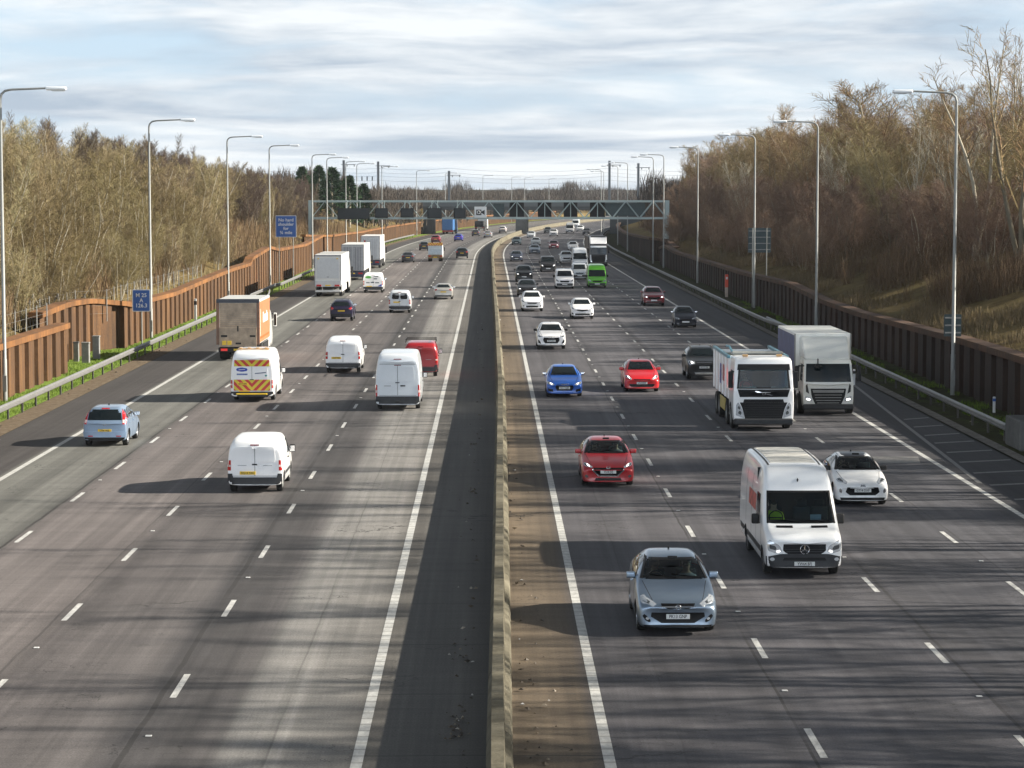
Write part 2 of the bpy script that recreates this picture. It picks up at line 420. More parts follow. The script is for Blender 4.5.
# hatched nose in the hard shoulder
def flat(name, quads, z, mat):
    vs, fs, uv = [], [], []
    for qd in quads:
        k = len(vs); fs.append(tuple(range(k, k + len(qd))))
        for u, s in qd: vs.append(P(s, u, z)); uv.append((u, s))
    return tag(mesh_obj(name, vs, fs, mat, uvs=uv), kind='structure')
qs = [[(16.45, 81), (16.62, 81), (18.78, 126), (18.62, 126)]]
for s in (104, 100.6, 97.1, 94.1, 90.7, 87.4, 84, 80.5, 76.7, 73, 69.5):
    u0 = max(16.5, 16.5 + (s - 81) * .049) + .25
    qs.append([(u0, s - .28), (19.1, s + .55), (19.1, s + .85), (u0, s + .05)])
flat('shoulder_hatching', qs, .005, FADED)
flat('road_patch', [[(14.0, 87), (15.6, 87), (15.9, 89.2), (14.1, 89.2)]], .004, FADED)

# ------------------------------------------------------------------ verges and banks
ribbon('verge_grit', [-20.85, -19.7], .012, GRAVEL)
ribbon('kerb', [19.25, 19.75], .05, KERBM, 12, 700)
ribbon('verge_right', [19.75, 21.0], .03, TURFR)
ribbon('verge_right', [21.0, 23.6], .04, TURFR)
ribbon('verge_left', [-25.5, -20.85], .03, TURF)

def interp(tab, s):
    if s <= tab[0][0]: return tab[0][1]
    for (a, x), (b, y) in zip(tab, tab[1:]):
        if s <= b: return x + (y - x) * (s - a) / (b - a)
    return tab[-1][1]
def wall_u(side, s):
    if side < 0:
        if 131 <= s < 151: return -24.4
        if 332 <= s < 351: return -25.4
        return -22.9
    if 326 <= s < 346: return 24.9
    return 22.9
def bank_z(side, u, s):
    a = abs(u) - abs(wall_u(side, s)) - .65
    prof = [(0, 1.9), (4, 3.3), (9, 5.0), (16, 6.6), (30, 8.0), (80, 9.0), (220, 9.0)] if side < 0 else [(0, 1.9), (5, 3.2), (12, 5.7), (18, 7.0), (34, 8.6), (80, 9.5), (220, 9.5)]
    z = interp(prof, a)
    fade = interp([(0, 1), (520, 1), (640, .62 if side < 0 else .9), (1500, .5)], s)
    return z * fade + .5 * noise.noise(Vector((u * .12, s * .06, side * 3))) * min(1, a / 6)
def bank(side):
    offs = [0, 1.5, 3, 5, 7.5, 10, 13, 17, 22, 30, 45, 80, 220]
    ss = steps(12, 1400, 6.0); vs, uv, fs = [], [], []
    for s in ss:
        wu = abs(wall_u(side, s)) + .65
        # square corners of the recesses are kept by the retaining wall in front
        vs.append(P(s, side * wu, 0.0)); uv.append((wu, s))
        for o in offs: vs.append(P(s, side * (wu + o), bank_z(side, wu + o, s) if True else 0)); uv.append((wu + o, s))
    k = len(offs) + 1
    for i in range(len(ss) - 1):
        for j in range(k - 1):
            q = (i * k + j, i * k + j + 1, (i + 1) * k + j + 1, (i + 1) * k + j); fs.append(q if side > 0 else q[::-1])
    return tag(mesh_obj('embankment', vs, fs, BANKM, uvs=uv, smooth=True), kind='structure')
bank(-1); bank(1)

# ------------------------------------------------------------------ median barrier
def sweep_profile(name, prof, s_list, ucen, mat, zoff=0.0, parent=None, closed=True, loc=None):
    vs, fs = [], []; k = len(prof)
    for s in s_list:
        for (du, z) in prof: vs.append(P(s, ucen(s) + du, z + zoff))
    for i in range(len(s_list) - 1):
        for j in range(k if closed else k - 1):
            fs.append((i * k + j, i * k + (j + 1) % k, (i + 1) * k + (j + 1) % k, (i + 1) * k + j))
    if closed:
        fs.append(tuple(range(k))); n = (len(s_list) - 1) * k; fs.append(tuple(n + j for j in range(k - 1, -1, -1)))
    b = MB().add(vs, fs)
    if loc is not None: b.v = [v - Vector(loc) for v in b.v]
    return b.build(name, mat, parent)
ub = lambda s: interp([(0, .08), (41, .12), (64, .25), (113, .48), (180, .48), (250, .36), (350, .3), (520, .2)], s)
bprof = [(-.20, 0.0), (-.20, .06), (-.17, .16), (-.12, .24), (-.105, .90), (.105, .90), (.13, .34), (.23, .26), (.27, .10), (.27, 0.0)]
bar = empty('concrete_barrier', P(41, .05))
tag(bar, 'long weathered concrete barrier down the middle of the motorway', 'barrier')
L0 = bar.location.copy()
sweep_profile('barrier_wall', bprof, steps(12, 1200, 6), ub, CONC, .004, bar, loc=L0)
for s in steps(36, 250, 6.0):
    c = P(s, ub(s)) - L0
    MB().prism([(c.x + a * 1.02 , z + .006) for a, z in bprof], 'y', c.y - .012, c.y + .012).build('joint_strip', M('joint_dark', (.05, .045, .04), .9), bar)
# leaf litter and rubbish along the barrier and the verges: nobody could count it
lit = MB()
for i in range(480):
    side = rng.random()
    s = 38 + rng.random() ** 1.7 * 150
    u = (-.35 - abs(rng.gauss(0, .25))) if side < .35 else (.6 + abs(rng.gauss(0, .3)) if side < .6 else (-20.4 + rng.gauss(0, .45) if side < .85 else 20.4 + rng.gauss(0, .35)))
    if side < .35 and rng.random() < .35: s = rng.choice([44.4, 50.7, 43.2, 79, 93.5]) + rng.gauss(0, .5); u = -.5 - abs(rng.gauss(0, .2))
    c = P(s, u, .012); r = .02 + .05 * rng.random() ** 2; a = rng.random() * 6.3
    vs = [c + Vector((math.cos(a + k * 1.57) * r * (1 + .5 * rng.random()), math.sin(a + k * 1.57) * r, rng.random() * r * .9)) for k in range(4)]
    lit.add(vs + [c + Vector((0, 0, r * .8 + .02))], [(0, 1, 4), (1, 2, 4), (2, 3, 4), (3, 0, 4)])
lm, lt, lp = base_mat('litter'); lt.l.new(lt.ramp(lt.node('ShaderNodeNewGeometry').outputs['Random Per Island'], [(0, (.02, .016, .012)), (.7, (.07, .05, .03)), (.88, (.25, .2, .14)), (1, (.5, .5, .5))]), lp.inputs['Base Color'])
tag(lit.build('litter', lm), kind='stuff')

# ------------------------------------------------------------------ rusty sheet pile walls
def rust_mat(name, a, b, c):
    m, t, p = base_mat(name)
    g = t.node('ShaderNodeNewGeometry').outputs['Position']
    x, y, z = t.sep(g)
    n = t.noise(t.vec(t.math('MULTIPLY', x, 2.2), t.math('MULTIPLY', y, 2.2), t.math('MULTIPLY', z, .35)), 1.5, 6, .65)
    n2 = t.noise(g, 7.0, 4, .6)
    col = t.ramp(t.math('ADD', t.math('MULTIPLY', n, .7), t.math('MULTIPLY', n2, .3)), [(.3, a), (.5, b), (.68, c)])
    big = t.noise(t.vec(t.math('MULTIPLY', x, .5), t.math('MULTIPLY', y, .5), t.math('MULTIPLY', z, .12)), 1.0, 4, .6)
    col = t.mix(1.0, col, t.ramp(big, [(.32, .55), (.66, 1.3)]), 'MULTIPLY')
    run = t.ramp(t.noise(t.vec(t.math('MULTIPLY', x, 9), t.math('MULTIPLY', y, 9), t.math('MULTIPLY', z, .5)), 1.0, 4, .6), [(.55, 0), (.72, .6)])
    col = t.mix(run, col, tuple(k * .45 for k in a))
    t.l.new(col, p.inputs['Base Color']); p.inputs['Roughness'].default_value = .85
    t.l.new(t.bump(n2, .4, .02), p.inputs['Normal'])
    return m
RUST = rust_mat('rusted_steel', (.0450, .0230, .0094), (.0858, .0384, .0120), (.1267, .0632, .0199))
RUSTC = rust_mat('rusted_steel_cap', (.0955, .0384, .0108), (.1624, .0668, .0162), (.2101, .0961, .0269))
RUSTD = rust_mat('shaded_rusted_steel', (.0113, .0055, .0031), (.0216, .0091, .0040), (.0319, .0150, .0066))  # darker copy of the rust: the right wall's shade put into its colour
RUSTDC = rust_mat('shaded_rusted_steel_cap', (.0373, .0154, .0060), (.0634, .0267, .0090), (.0820, .0386, .0149))  # same shade put into the colour of the right capping beam
def pile_wall(path, htab, label, side, group):
    """path: list of (s, u); corrugated wall with a capping beam along it"""
    pts = [P(s, u) for s, u in path]
    root = empty('sheet_pile_wall', pts[0]); tag(root, label, 'retaining wall', group); o = pts[0]
    vs, fs, cap = [], [], []
    per, dep = 2.5, .44
    pat = [(0, 0), (1.42, 0), (1.50, 1), (2.42, 1), (2.5, 0)]
    tot = 0; prev = None; foot = []
    for (p, q), (ps, qs_) in zip(zip(pts, pts[1:]), zip(path, path[1:])):
        d = q - p; ln = d.length; d.normalize(); n = Vector((d.y, -d.x, 0)) * (1 if side < 0 else -1)   # towards the road
        if n.x * -side < 0 and abs(n.x) > .3: n = -n
        k = 0
        while k * per < ln:
            for t_, dd in pat[:-1]:
                tt = k * per + t_
                if tt > ln: break
                foot.append((p + d * tt - n * (dep * dd), ps[0] + (qs_[0] - ps[0]) * tt / ln))
            k += 1
    foot.append((pts[-1], path[-1][0]))
    for f, s in foot:
        h = interp(htab, s) - .04
        vs += [f - o, Vector((f.x - o.x, f.y - o.y, h))]
    for i in range(len(foot) - 1): fs.append((2 * i, 2 * i + 2, 2 * i + 3, 2 * i + 1))
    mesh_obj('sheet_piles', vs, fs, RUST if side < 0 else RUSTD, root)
    # capping beam
    dense = []
    for (p, q), (ps, qs_) in zip(zip(pts, pts[1:]), zip(path, path[1:])):
        n = max(1, int((q - p).length / 2.5))
        for i in range(n): dense.append((p.lerp(q, i / n), ps[0] + (qs_[0] - ps[0]) * i / n))
    dense.append((pts[-1], path[-1][0]))
    vs, fs = [], []
    for i, (p, s) in enumerate(dense):
        d = (dense[min(i + 1, len(dense) - 1)][0] - dense[max(i - 1, 0)][0]).normalized(); n = Vector((d.y, -d.x, 0))
        h = interp(htab, s)
        for a, z in ((.17, h - .30), (.17, h), (-.62, h), (-.62, h - .30)):
            q = p - o + n * (a if (n.x * -side > 0 or abs(n.x) < .3) else -a); vs.append(Vector((q.x, q.y, z)))
    for i in range(len(dense) - 1):
        for j in range(4): fs.append((i * 4 + j, i * 4 + (j + 1) % 4, i * 4 + 4 + (j + 1) % 4, i * 4 + 4 + j))
    fs += [(0, 1, 2, 3), tuple(len(vs) - 4 + j for j in (3, 2, 1, 0))]
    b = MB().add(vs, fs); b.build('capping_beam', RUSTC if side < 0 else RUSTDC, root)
    return root
hL = [(60, 2.75), (131, 2.75), (131.01, 3.3), (140, 3.5), (149, 3.3), (153, 2.8), (175, 2.6), (200, 2.95), (214, 3.1), (232, 3.1), (233, 3.6), (252, 4.2), (262, 3.7), (300, 3.4), (332, 4.0), (352, 3.6), (420, 3.0), (900, 2.8)]
hR = [(60, 2.8), (117, 2.75), (150, 2.4), (165, 2.45), (185, 2.9), (220, 2.6), (300, 2.5), (318, 2.9), (326, 2.4), (346, 3.3), (420, 2.8), (900, 2.6)]
pile_wall([(40, -22.9), (131, -22.9)], hL, 'near low rusty sheet pile wall left of the motorway, ending at the recess', -1, 'sheet pile walls')
pile_wall([(131.1, -24.4), (149.5, -24.4), (151.5, -22.9), (233, -22.9)], hL, 'orange sheet pile wall that steps back behind the small blue location sign', -1, 'sheet pile walls')
pile_wall([(233.1, -22.9), (332, -22.9)], hL, 'higher sheet pile wall under the square blue sign on the left', -1, 'sheet pile walls')
pile_wall([(332.1, -25.4), (347, -25.4), (350, -22.9)] + [(s, -22.9) for s in range(370, 900, 20)], hL, 'far rusty sheet pile wall curving away past the left gantry leg', -1, 'sheet pile walls')
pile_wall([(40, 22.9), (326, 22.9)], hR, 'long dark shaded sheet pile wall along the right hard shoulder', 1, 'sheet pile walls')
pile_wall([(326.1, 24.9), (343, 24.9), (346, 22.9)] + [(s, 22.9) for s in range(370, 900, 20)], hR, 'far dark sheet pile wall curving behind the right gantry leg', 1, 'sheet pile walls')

# ------------------------------------------------------------------ guard rails
wprof = [(0, -.155), (.035, -.14), (.075, -.085), (.075, -.055), (.01, -.02), (.01, .02), (.075, .055), (.075, .085), (.035, .14), (0, .155), (-.012, .15), (-.012, -.15)]
def guard_rail(ufun, s0, s1, label, side, sp=3.2, zend=None):
    root = empty('guard_rail', P(s0, ufun(s0))); tag(root, label, 'crash barrier', 'steel crash barriers'); o = root.location
    ss = steps(s0, s1, 2.5); zc = lambda s: .62 if not zend else .62 * min(1, max(.25, abs(s - zend) / 7))
    vs, fs = [], []; k = len(wprof)
    for s in ss:
        for du, z in wprof:
            vs.append(P(s, ufun(s) - side * du, zc(s) + z) - o)
    for i in range(len(ss) - 1):
        for j in range(k): fs.append((i * k + j, i * k + (j + 1) % k, (i + 1) * k + (j + 1) % k, (i + 1) * k + j))
    fs += [tuple(range(k)), tuple(len(vs) - 1 - j for j in range(k))]
    MB().add(vs, fs).build('rail_beam', STEEL, root, True, 50)
    n = int((s1 - s0) / sp); src = None
    n = min(n, 100); 
    for i in range(n):
        s = s0 + .6 + i * sp; p = P(s, ufun(s) + side * .07) - o
        if src is None:
            src = MB().box(-.04, .04, -.06, .06, -.05, .60, .006).build('post', M('rail_post_dark', (.06, .055, .05), .7, var=.3), root); src.location = p; q = src
        else:
            q = src.copy(); COL.objects.link(q); q.parent = root; q.location = p
        if zend: q.scale.z = zc(s) / .62
    return root
guard_rail(lambda s: -20.75, 62, 214, 'near steel crash barrier along the grassy left verge', -1, 3.2)
guard_rail(lambda s: -20.75 + interp([(200, 1.1), (214, 1.1), (228, 0)], s) , 200, 226, 'short overlapping steel crash barrier end behind the orange lorry', -1, 3.2, 200)
guard_rail(lambda s: -21.3 if s < 240 else -20.9, 214.5, 330, 'steel crash barrier beside the three white trailers', -1, 3.2)
guard_rail(lambda s: -20.6, 380, 520, 'far crash barrier on the left verge beyond the gantry', -1, 4.0)
guard_rail(lambda s: 20.2, 94, 176, 'steel crash barrier running to the concrete block on the right', 1, 3.2)
guard_rail(lambda s: 19.75 + interp([(158, .9), (172, .1), (180, 0)], s), 158, 330, 'steel crash barrier of the right shoulder that curls out at its near end', 1, 3.2, 157)
guard_rail(lambda s: 19.9, 331, 620, 'far crash barrier along the curving right shoulder', 1, 4.0)
cb = MB().box(-.55, .55, -1.3, 1.3, 0, 1.15, .05)
cbo = cb.build('concrete_block', CONCG); cbo.location = (20.55, 92.0, .03)
tag(cbo, 'weathered concrete end block where the right crash barrier stops', 'concrete block')
# ------------------------------------------------------------------ vehicle builder (local axes: +Y forward, origin on the road)
def chaikin(poly, n=1):
    for _ in range(n):
        out = []
        for (a, b), (c, d) in zip(poly, poly[1:] + poly[:1]):
            out += [(a * .75 + c * .25, b * .75 + d * .25), (a * .25 + c * .75, b * .25 + d * .75)]
        poly = out
    return poly
def round_poly(poly, r):
    out = []; n = len(poly)
    for i in range(n):
        p, a, b = Vector(poly[i]), Vector(poly[i - 1]), Vector(poly[(i + 1) % n])
        la, lb = (a - p).length, (b - p).length; k = min(r, la * .45, lb * .45)
        s0, s1 = p + (a - p) * (k / max(la, 1e-6)), p + (b - p) * (k / max(lb, 1e-6))
        for t in (0, .33, .67, 1): q = s0 * (1 - t) ** 2 + p * 2 * t * (1 - t) + s1 * t * t; out.append((q.x, q.y))
    return out
def text_mesh(txt, size, mat, parent, name='lettering', loc=(0, 0, 0), face='-Y', sx=1.0, ext=.002):
    cu = bpy.data.curves.new('lettering', 'FONT'); cu.body = txt; cu.size = size; cu.align_x = 'CENTER'; cu.align_y = 'CENTER'; cu.extrude = ext
    cu.resolution_u = 2; cu.space_line = .95; cu.offset = size * .012
    o = bpy.data.objects.new('lettering', cu); COL.objects.link(o)
    dg = bpy.context.evaluated_depsgraph_get(); me = bpy.data.meshes.new_from_object(o.evaluated_get(dg))
    bpy.data.objects.remove(o); bpy.data.curves.remove(cu)
    rot = Matrix.Rotation(R(90), 4, 'X')
    if face == '+Y': rot = Matrix.Rotation(R(180), 4, 'Z') @ rot
    if face == '+X': rot = Matrix.Rotation(R(90), 4, 'Z') @ rot
    if face == '-X': rot = Matrix.Rotation(R(-90), 4, 'Z') @ rot
    me.transform(Matrix.Translation(loc) @ rot @ Matrix.Diagonal((sx, 1, 1, 1)))
    me.materials.clear(); me.materials.append(mat); me.name = name
    return put(bpy.data.objects.new(name, me), parent)

class Vehicle:
    def __init__(self, name, label, cat, loc, rz, L, W, H, group=None):
        self.root = empty(name, loc, rz); tag(self.root, label, cat, group)
        self.L, self.W, self.H, self.w = L, W, H, W / 2
    def shell(self, st, mat, axles, r, arch=.055, rf=.16, rr=.08, lvl=2, bulge=.05, name='body', edge=.06, open_polys=None, trackin=0.0):
        L, w = self.L, self.w
        vs, fs, k = [], [], 18
        for (d, zl, zb, wb, zt, wt) in st:
            y0 = L / 2 - d
            ff = max(0, 1 - d / 1.0); fr = max(0, 1 - (L - d) / .8)
            zm = zl + (zb - zl) * .55
            eg = edge * min(1, (zt - zb) * 2.2)
            half = [(0, zl), (w * wb * .93, zl), (w * wb * .99, zl + .07), (w * min(1, wb * 1.02), zm), (w * wb, zb), (w * ((wb + wt) / 2 + bulge * (wb - wt) * 2), zb + (zt - zb) * .55), (w * wt, zt - eg), (w * wt - eg * .9, zt - .012), (w * wt * .5, zt - .002), (0, zt)]
            ring = half + [(-x, z) for x, z in half[8:0:-1]]
            for x, z in ring:
                y = y0 - rf * ff * (abs(x) / w) ** 2.4 + rr * fr * (abs(x) / w) ** 2.4
                vs.append((x, y, z))
        n = len(st)
        for i in range(n - 1):
            for j in range(k): fs.append((i * k + j, (i + 1) * k + j, (i + 1) * k + (j + 1) % k, i * k + (j + 1) % k))
        for b, flip in ((0, 0), ((n - 1) * k, 1)):
            cap = [(b, b + 1, b + 17)] + [(b + j, b + j + 1, b + 17 - j, b + 18 - j) for j in range(1, 8)] + [(b + 8, b + 9, b + 10)]
            fs += [c[::-1] if flip else c for c in cap]
        o = mesh_obj(name, vs, fs, [mat, CHASSIS, DARKIN])
        md = o.modifiers.new('smooth', 'SUBSURF'); md.levels = lvl; md.render_levels = lvl
        cut = None
        if axles:
            c = MB()
            for ya in axles:
                for sgn in (-1, 1):
                    x1 = sgn * (w + .2); x0 = sgn * (w - .30 - trackin)
                    c.lathe_x([(0, 0), (0, r + arch), (x1 - x0, r + arch), (x1 - x0, 0)], x0, ya, r, 26)
            cut = c.build('wheel_arch_cutter', CHASSIS)
            bmd = o.modifiers.new('arches', 'BOOLEAN'); bmd.object = cut; bmd.operation = 'DIFFERENCE'; bmd.solver = 'EXACT'
        dg = bpy.context.evaluated_depsgraph_get()
        me = bpy.data.meshes.new_from_object(o.evaluated_get(dg)); me.name = name
        bpy.data.objects.remove(o)
        if cut: bpy.data.objects.remove(cut)
        for p in me.polygons:
            p.use_smooth = True; p.material_index = 0
            c = p.center
            if c.z < min(s[1] for s in st) + .03: p.material_index = 1
            for ya in axles:
                if math.hypot(c.y - ya, c.z - r) < r + arch - .004 and abs(c.x) > w - .36 - trackin: p.material_index = 1
                elif abs(math.hypot(c.y - ya, c.z - r) - (r + arch)) < .03 and abs(p.normal.x) < .3 and abs(c.x) < w - .02 and c.z < r * 2 + .15 and abs(c.x) > w - .33 - trackin:
                    rad = Vector((0, c.y - ya, c.z - r)).normalized()
                    if abs(p.normal.dot(rad)) > .9: p.material_index = 1
        self.bvh = BVHTree.FromPolygons([v.co.copy() for v in me.vertices], [tuple(p.vertices) for p in me.polygons])
        if open_polys:
            # openings behind the clear glass
            bm = bmesh.new(); bm.from_mesh(me); kill = []
            for f in bm.faces:
                c = f.calc_center_median()
                for ax, poly in open_polys:
                    q = {'F': (c.x, c.z), 'L': (c.y, c.z), 'R': (c.y, c.z)}[ax]
                    nn = f.normal
                    ok = (ax == 'F' and nn.y > .2 and c.y > 0) or (ax == 'R' and nn.x > .3 and c.x > 0) or (ax == 'L' and nn.x < -.3 and c.x < 0)
                    if ok and inside(poly, q): kill.append(f); break
            bmesh.ops.delete(bm, geom=kill, context='FACES'); bm.to_mesh(me); bm.free()
        me.set_sharp_from_angle(angle=R(50))
        self.body = put(bpy.data.objects.new(name, me), self.root)
        return self.body
    def hit(self, axis, u, v, lim=None):
        if lim is None: return self.hit1(axis, u, v)
        for _ in range(26):
            r = self.hit1(axis, u, v)
            if (self.L / 2 - abs(r[0].y)) < lim and r[3]: return r
            u *= .985; v -= .008 if _ % 2 else 0
        return r
    def hit1(self, axis, u, v):
        o, d = {'F': (Vector((u, 20, v)), Vector((0, -1, 0))), 'B': (Vector((u, -20, v)), Vector((0, 1, 0))),
                'R': (Vector((20, u, v)), Vector((-1, 0, 0))), 'L': (Vector((-20, u, v)), Vector((1, 0, 0))), 'T': (Vector((u, v, 20)), Vector((0, 0, -1)))}[axis]
        loc, nrm, _i, _d = self.bvh.ray_cast(o, d); good = loc is not None
        if loc is None:
            loc, nrm, _i, _d = self.bvh.find_nearest(o + d * (20 - self.L * .5 if axis in 'FB' else 19))
        if nrm.dot(d) > 0: nrm = -nrm
        return loc, nrm, d, good
    def decal(self, name, axis, poly, mat, eps=.006, n=(8, 5), rnd=0, thick=.02, parent=None, label=None, reach=None):
        if rnd: poly = round_poly(poly, rnd if isinstance(rnd, float) else .045 * rnd)
        lim = self.L * .56 if axis in 'FB' else None
        if axis == 'F' and getattr(self, 'hoodz', None) and max(p[1] for p in poly) < self.hoodz: lim = .62
        if axis == 'B' and 'window' not in name: lim = .65
        if reach: lim = reach
        vv = [p[1] for p in poly]; v0, v1 = min(vv), max(vv); e = (v1 - v0) * .002
        N, Mm = n; vs, fs = [], []; back = []
        for j in range(Mm + 1):
            v = v0 + e + (v1 - v0 - 2 * e) * j / Mm; xs = []
            for (a, b), (c, d) in zip(poly, poly[1:] + poly[:1]):
                if (b - v) * (d - v) <= 0 and abs(b - d) > 1e-9: xs.append(a + (c - a) * (v - b) / (d - b))
            if not xs: xs = [poly[0][0]]
            ua, ub_ = min(xs), max(xs)
            for i in range(N + 1):
                loc, nrm, dr, _g = self.hit(axis, ua + (ub_ - ua) * i / N, v, lim)
                nr = (nrm * .6 - dr * .4).normalized()
                vs.append(loc + nr * eps); back.append(loc - nr * thick)
        for j in range(Mm):
            for i in range(N): fs.append((j * (N + 1) + i, j * (N + 1) + i + 1, (j + 1) * (N + 1) + i + 1, (j + 1) * (N + 1) + i))
        ring = list(range(N + 1)) + [j * (N + 1) + N for j in range(1, Mm + 1)] + [Mm * (N + 1) + i for i in range(N - 1, -1, -1)] + [j * (N + 1) for j in range(Mm - 1, 0, -1)]
        b = len(vs); vs += [back[i] for i in ring]
        for i in range(len(ring)): fs.append((ring[i], ring[(i + 1) % len(ring)], b + (i + 1) % len(ring), b + i))
        o = mesh_obj(name, vs, fs, mat, parent or self.root)
        # smooth only the face, keep the skirt crisp
        o.data.polygons.foreach_set('use_smooth', [True] * len(o.data.polygons)); o.data.set_sharp_from_angle(angle=R(40))
        if axis in ('F', 'R', 'T'): pass
        bm = bmesh.new(); bm.from_mesh(o.data); bmesh.ops.recalc_face_normals(bm, faces=bm.faces[:])
        f0 = bm.faces[:][0]; dv = self.hit(axis, (min(p[0] for p in poly) + max(p[0] for p in poly)) / 2, (v0 + v1) / 2)[2]
        bm.faces.ensure_lookup_table()
        if sum(f.normal.dot(dv) * f.calc_area() for f in bm.faces[:N * Mm]) > 0: bmesh.ops.reverse_faces(bm, faces=bm.faces[:])
        bm.to_mesh(o.data); bm.free()
        if label: o['label'] = label
        return o
    def both(self, name, axis, poly, mat, **k):
        """a part on the right and its mirror image on the left"""
        a = self.decal(name, axis, poly, mat, **k)
        ax = {'R': 'L', 'L': 'R'}.get(axis, axis)
        pl = poly if axis in 'RL' else [(-x, z) for x, z in poly]
        return a, self.decal(name, ax, pl, mat, **k)
    def box(self, name, x0, x1, y0, y1, z0, z1, mat, bev=.01, parent=None, seg=1, smooth=False):
        return MB().box(x0, x1, y0, y1, z0, z1, bev, seg).build(name, mat, parent or self.root, smooth, 40)
    def pair(self, name, x0, x1, y0, y1, z0, z1, mat, bev=.01, seg=1):
        self.box(name, x0, x1, y0, y1, z0, z1, mat, bev, None, seg); return self.box(name, -x1, -x0, y0, y1, z0, z1, mat, bev, None, seg)
    def plate(self, axis, z, txt=None, yellow=False, x=0.0, wid=.52, hgt=.11, back=0.0):
        loc, nrm, d, _g = self.hit(axis, x, z); y = loc.y - d.y * (.012 + back)
        p = self.box('number_plate', x - wid / 2, x + wid / 2, y - .008, y + .008, z - hgt / 2, z + hgt / 2, PLATE_Y if yellow else PLATE_W, .003)
        if txt: text_mesh(txt, hgt * .98, INK, p, 'lettering', (x, y - d.y * .0095, z), '+Y' if axis == 'F' else '-Y', .82)
        return p
    def wheel(self, y, r, side, wid=.205, rim=ALLOY, rr=.66, spokes=5, inset=.045, x=None, dark=False, n=28):
        xo = (self.w - inset) if x is None else x
        s = side; k = rr * r
        t = MB().lathe_x([(-s * wid, k * .9), (-s * wid, r * .93), (-s * (wid - .03), r), (-s * .03, r), (0, r * .93), (-s * .004, k * 1.04), (-s * .02, k)], 0, 0, 0, n).build('wheel', TYRE, self.root, True, 35)
        t.location = (s * xo, y, r)
        b = MB().lathe_x([(-s * .012, k * 1.01), (-s * .008, k * .95), (-s * .05, k * .88), (-s * .06, k * .3), (-s * .02, k * .22), (-s * .015, .001)], 0, 0, 0, n)
        if spokes:
            for i in range(spokes):
                a = 2 * math.pi * i / spokes
                b.box(-.014 - .006, .014 - .006, -k * .10, k * .10, k * .18, k * .92, .006, 1, Matrix.Translation((-s * .022, 0, 0)) @ Matrix.Rotation(a, 4, 'X'))
        o = b.build('rim', rim, t, True, 35)
        return t
    def wheels(self, axles, r, **k):
        for ya in axles:
            for s in (1, -1): self.wheel(ya, r, s, **k)
    def mirror(self, y, z, mat, size=(.20, .10, .15), out=.10, low=None):
        for s in (1, -1):
            loc = self.hit('R' if s > 0 else 'L', y, z)[0]
            x = abs(loc.x) + out
            m = MB().box(-size[0] / 2, size[0] / 2, -size[1] / 2, size[1] / 2, -size[2] / 2, size[2] / 2, min(size) * .35, 3).build('wing_mirror', mat, self.root, True, 60)
            m.location = (s * x, y, z)
            a = MB().box(-out / 1.3 if s > 0 else 0, 0 if s > 0 else out / 1.3, -.02, .02, -.035, .0, .008).build('arm', PLAST, m); a.location = (-s * size[0] * .3, 0, -size[2] * .3)
            gl = MB().box(-size[0] * .42, size[0] * .42, -size[1] / 2 - .006, -size[1] / 2 + .004, -size[2] * .38, size[2] * .38, .002).build('mirror_glass', CHROME, m)
    def ring_badge(self, axis, x, z, r, mat=CHROME, kind='ring', thick=.012, out=.02):
        loc, nrm, d, _g = self.hit(axis, x, z); b = MB(); n = 20
        def c(a, rad): return Vector((x + math.cos(a) * rad, loc.y - d.y * out, z + math.sin(a) * rad))
        b.tube([c(2 * math.pi * i / n, r) for i in range(n + 1)], thick, 6, False)
        if kind == 'star':
            for i in range(3): b.tube([c(R(90 + 120 * i), .001), c(R(90 + 120 * i), r)], [thick, thick * .5], 5)
        if kind == 'griffin':
            b.tube([c(R(200), r * .7), c(R(150), r * .2), c(R(40), r * .75)], thick, 5); b.tube([c(R(-30), r * .8), c(0, r * .1)], thick, 5)
        if kind == 'wing':
            b.tube([c(R(170), r), c(R(-90), r * .35), c(R(10), r)], thick, 5)
        return b.build('badge', mat, self.root, True, 60)
    def slat(self, axis, x0, x1, z, mat=CHROME, hgt=.02, eps=.016, sag=0.0):
        b = [(x0, z - hgt / 2), (x1, z - hgt / 2), (x1, z + hgt / 2), (x0, z + hgt / 2)]
        return self.decal('grille_bar', axis, b, mat, eps=eps, n=(8, 1))

def inside(poly, q):
    x, y = q; r = False
    for (a, b), (c, d) in zip(poly, poly[1:] + poly[:1]):
        if (b > y) != (d > y) and x < (c - a) * (y - b) / (d - b) + a: r = not r
    return r

T_HATCH = dict(L=4.42, W=1.81, H=1.50, fa=.92, wb=2.68, r=.325, ws=(1.045, 1.405, .84, .655), rw=(1.08, 1.36, .66, .56), cowl=1.30,
    st=[(0, .22, .46, .82, .585, .66), (.05, .16, .58, .94, .69, .74), (.40, .16, .72, .965, .82, .74), (.85, .18, .82, .975, .915, .78), (1.28, .18, .88, .975, 1.005, .81), (1.72, .18, .91, .975, 1.265, .735), (2.15, .18, .92, .975, 1.445, .67), (2.75, .18, .93, .975, 1.50, .665), (3.40, .18, .97, .965, 1.455, .65), (3.86, .20, 1.0, .945, 1.36, .61), (4.22, .24, 1.0, .91, 1.06, .72), (4.36, .22, .92, .91, .96, .72), (4.42, .26, .80, .85, .86, .68)],
    side=[[(1.80, .99), (2.60, 1.0), (2.60, 1.37), (2.28, 1.37)], [(2.69, 1.0), (3.45, 1.05), (3.72, 1.17), (3.35, 1.33), (2.69, 1.38)]])
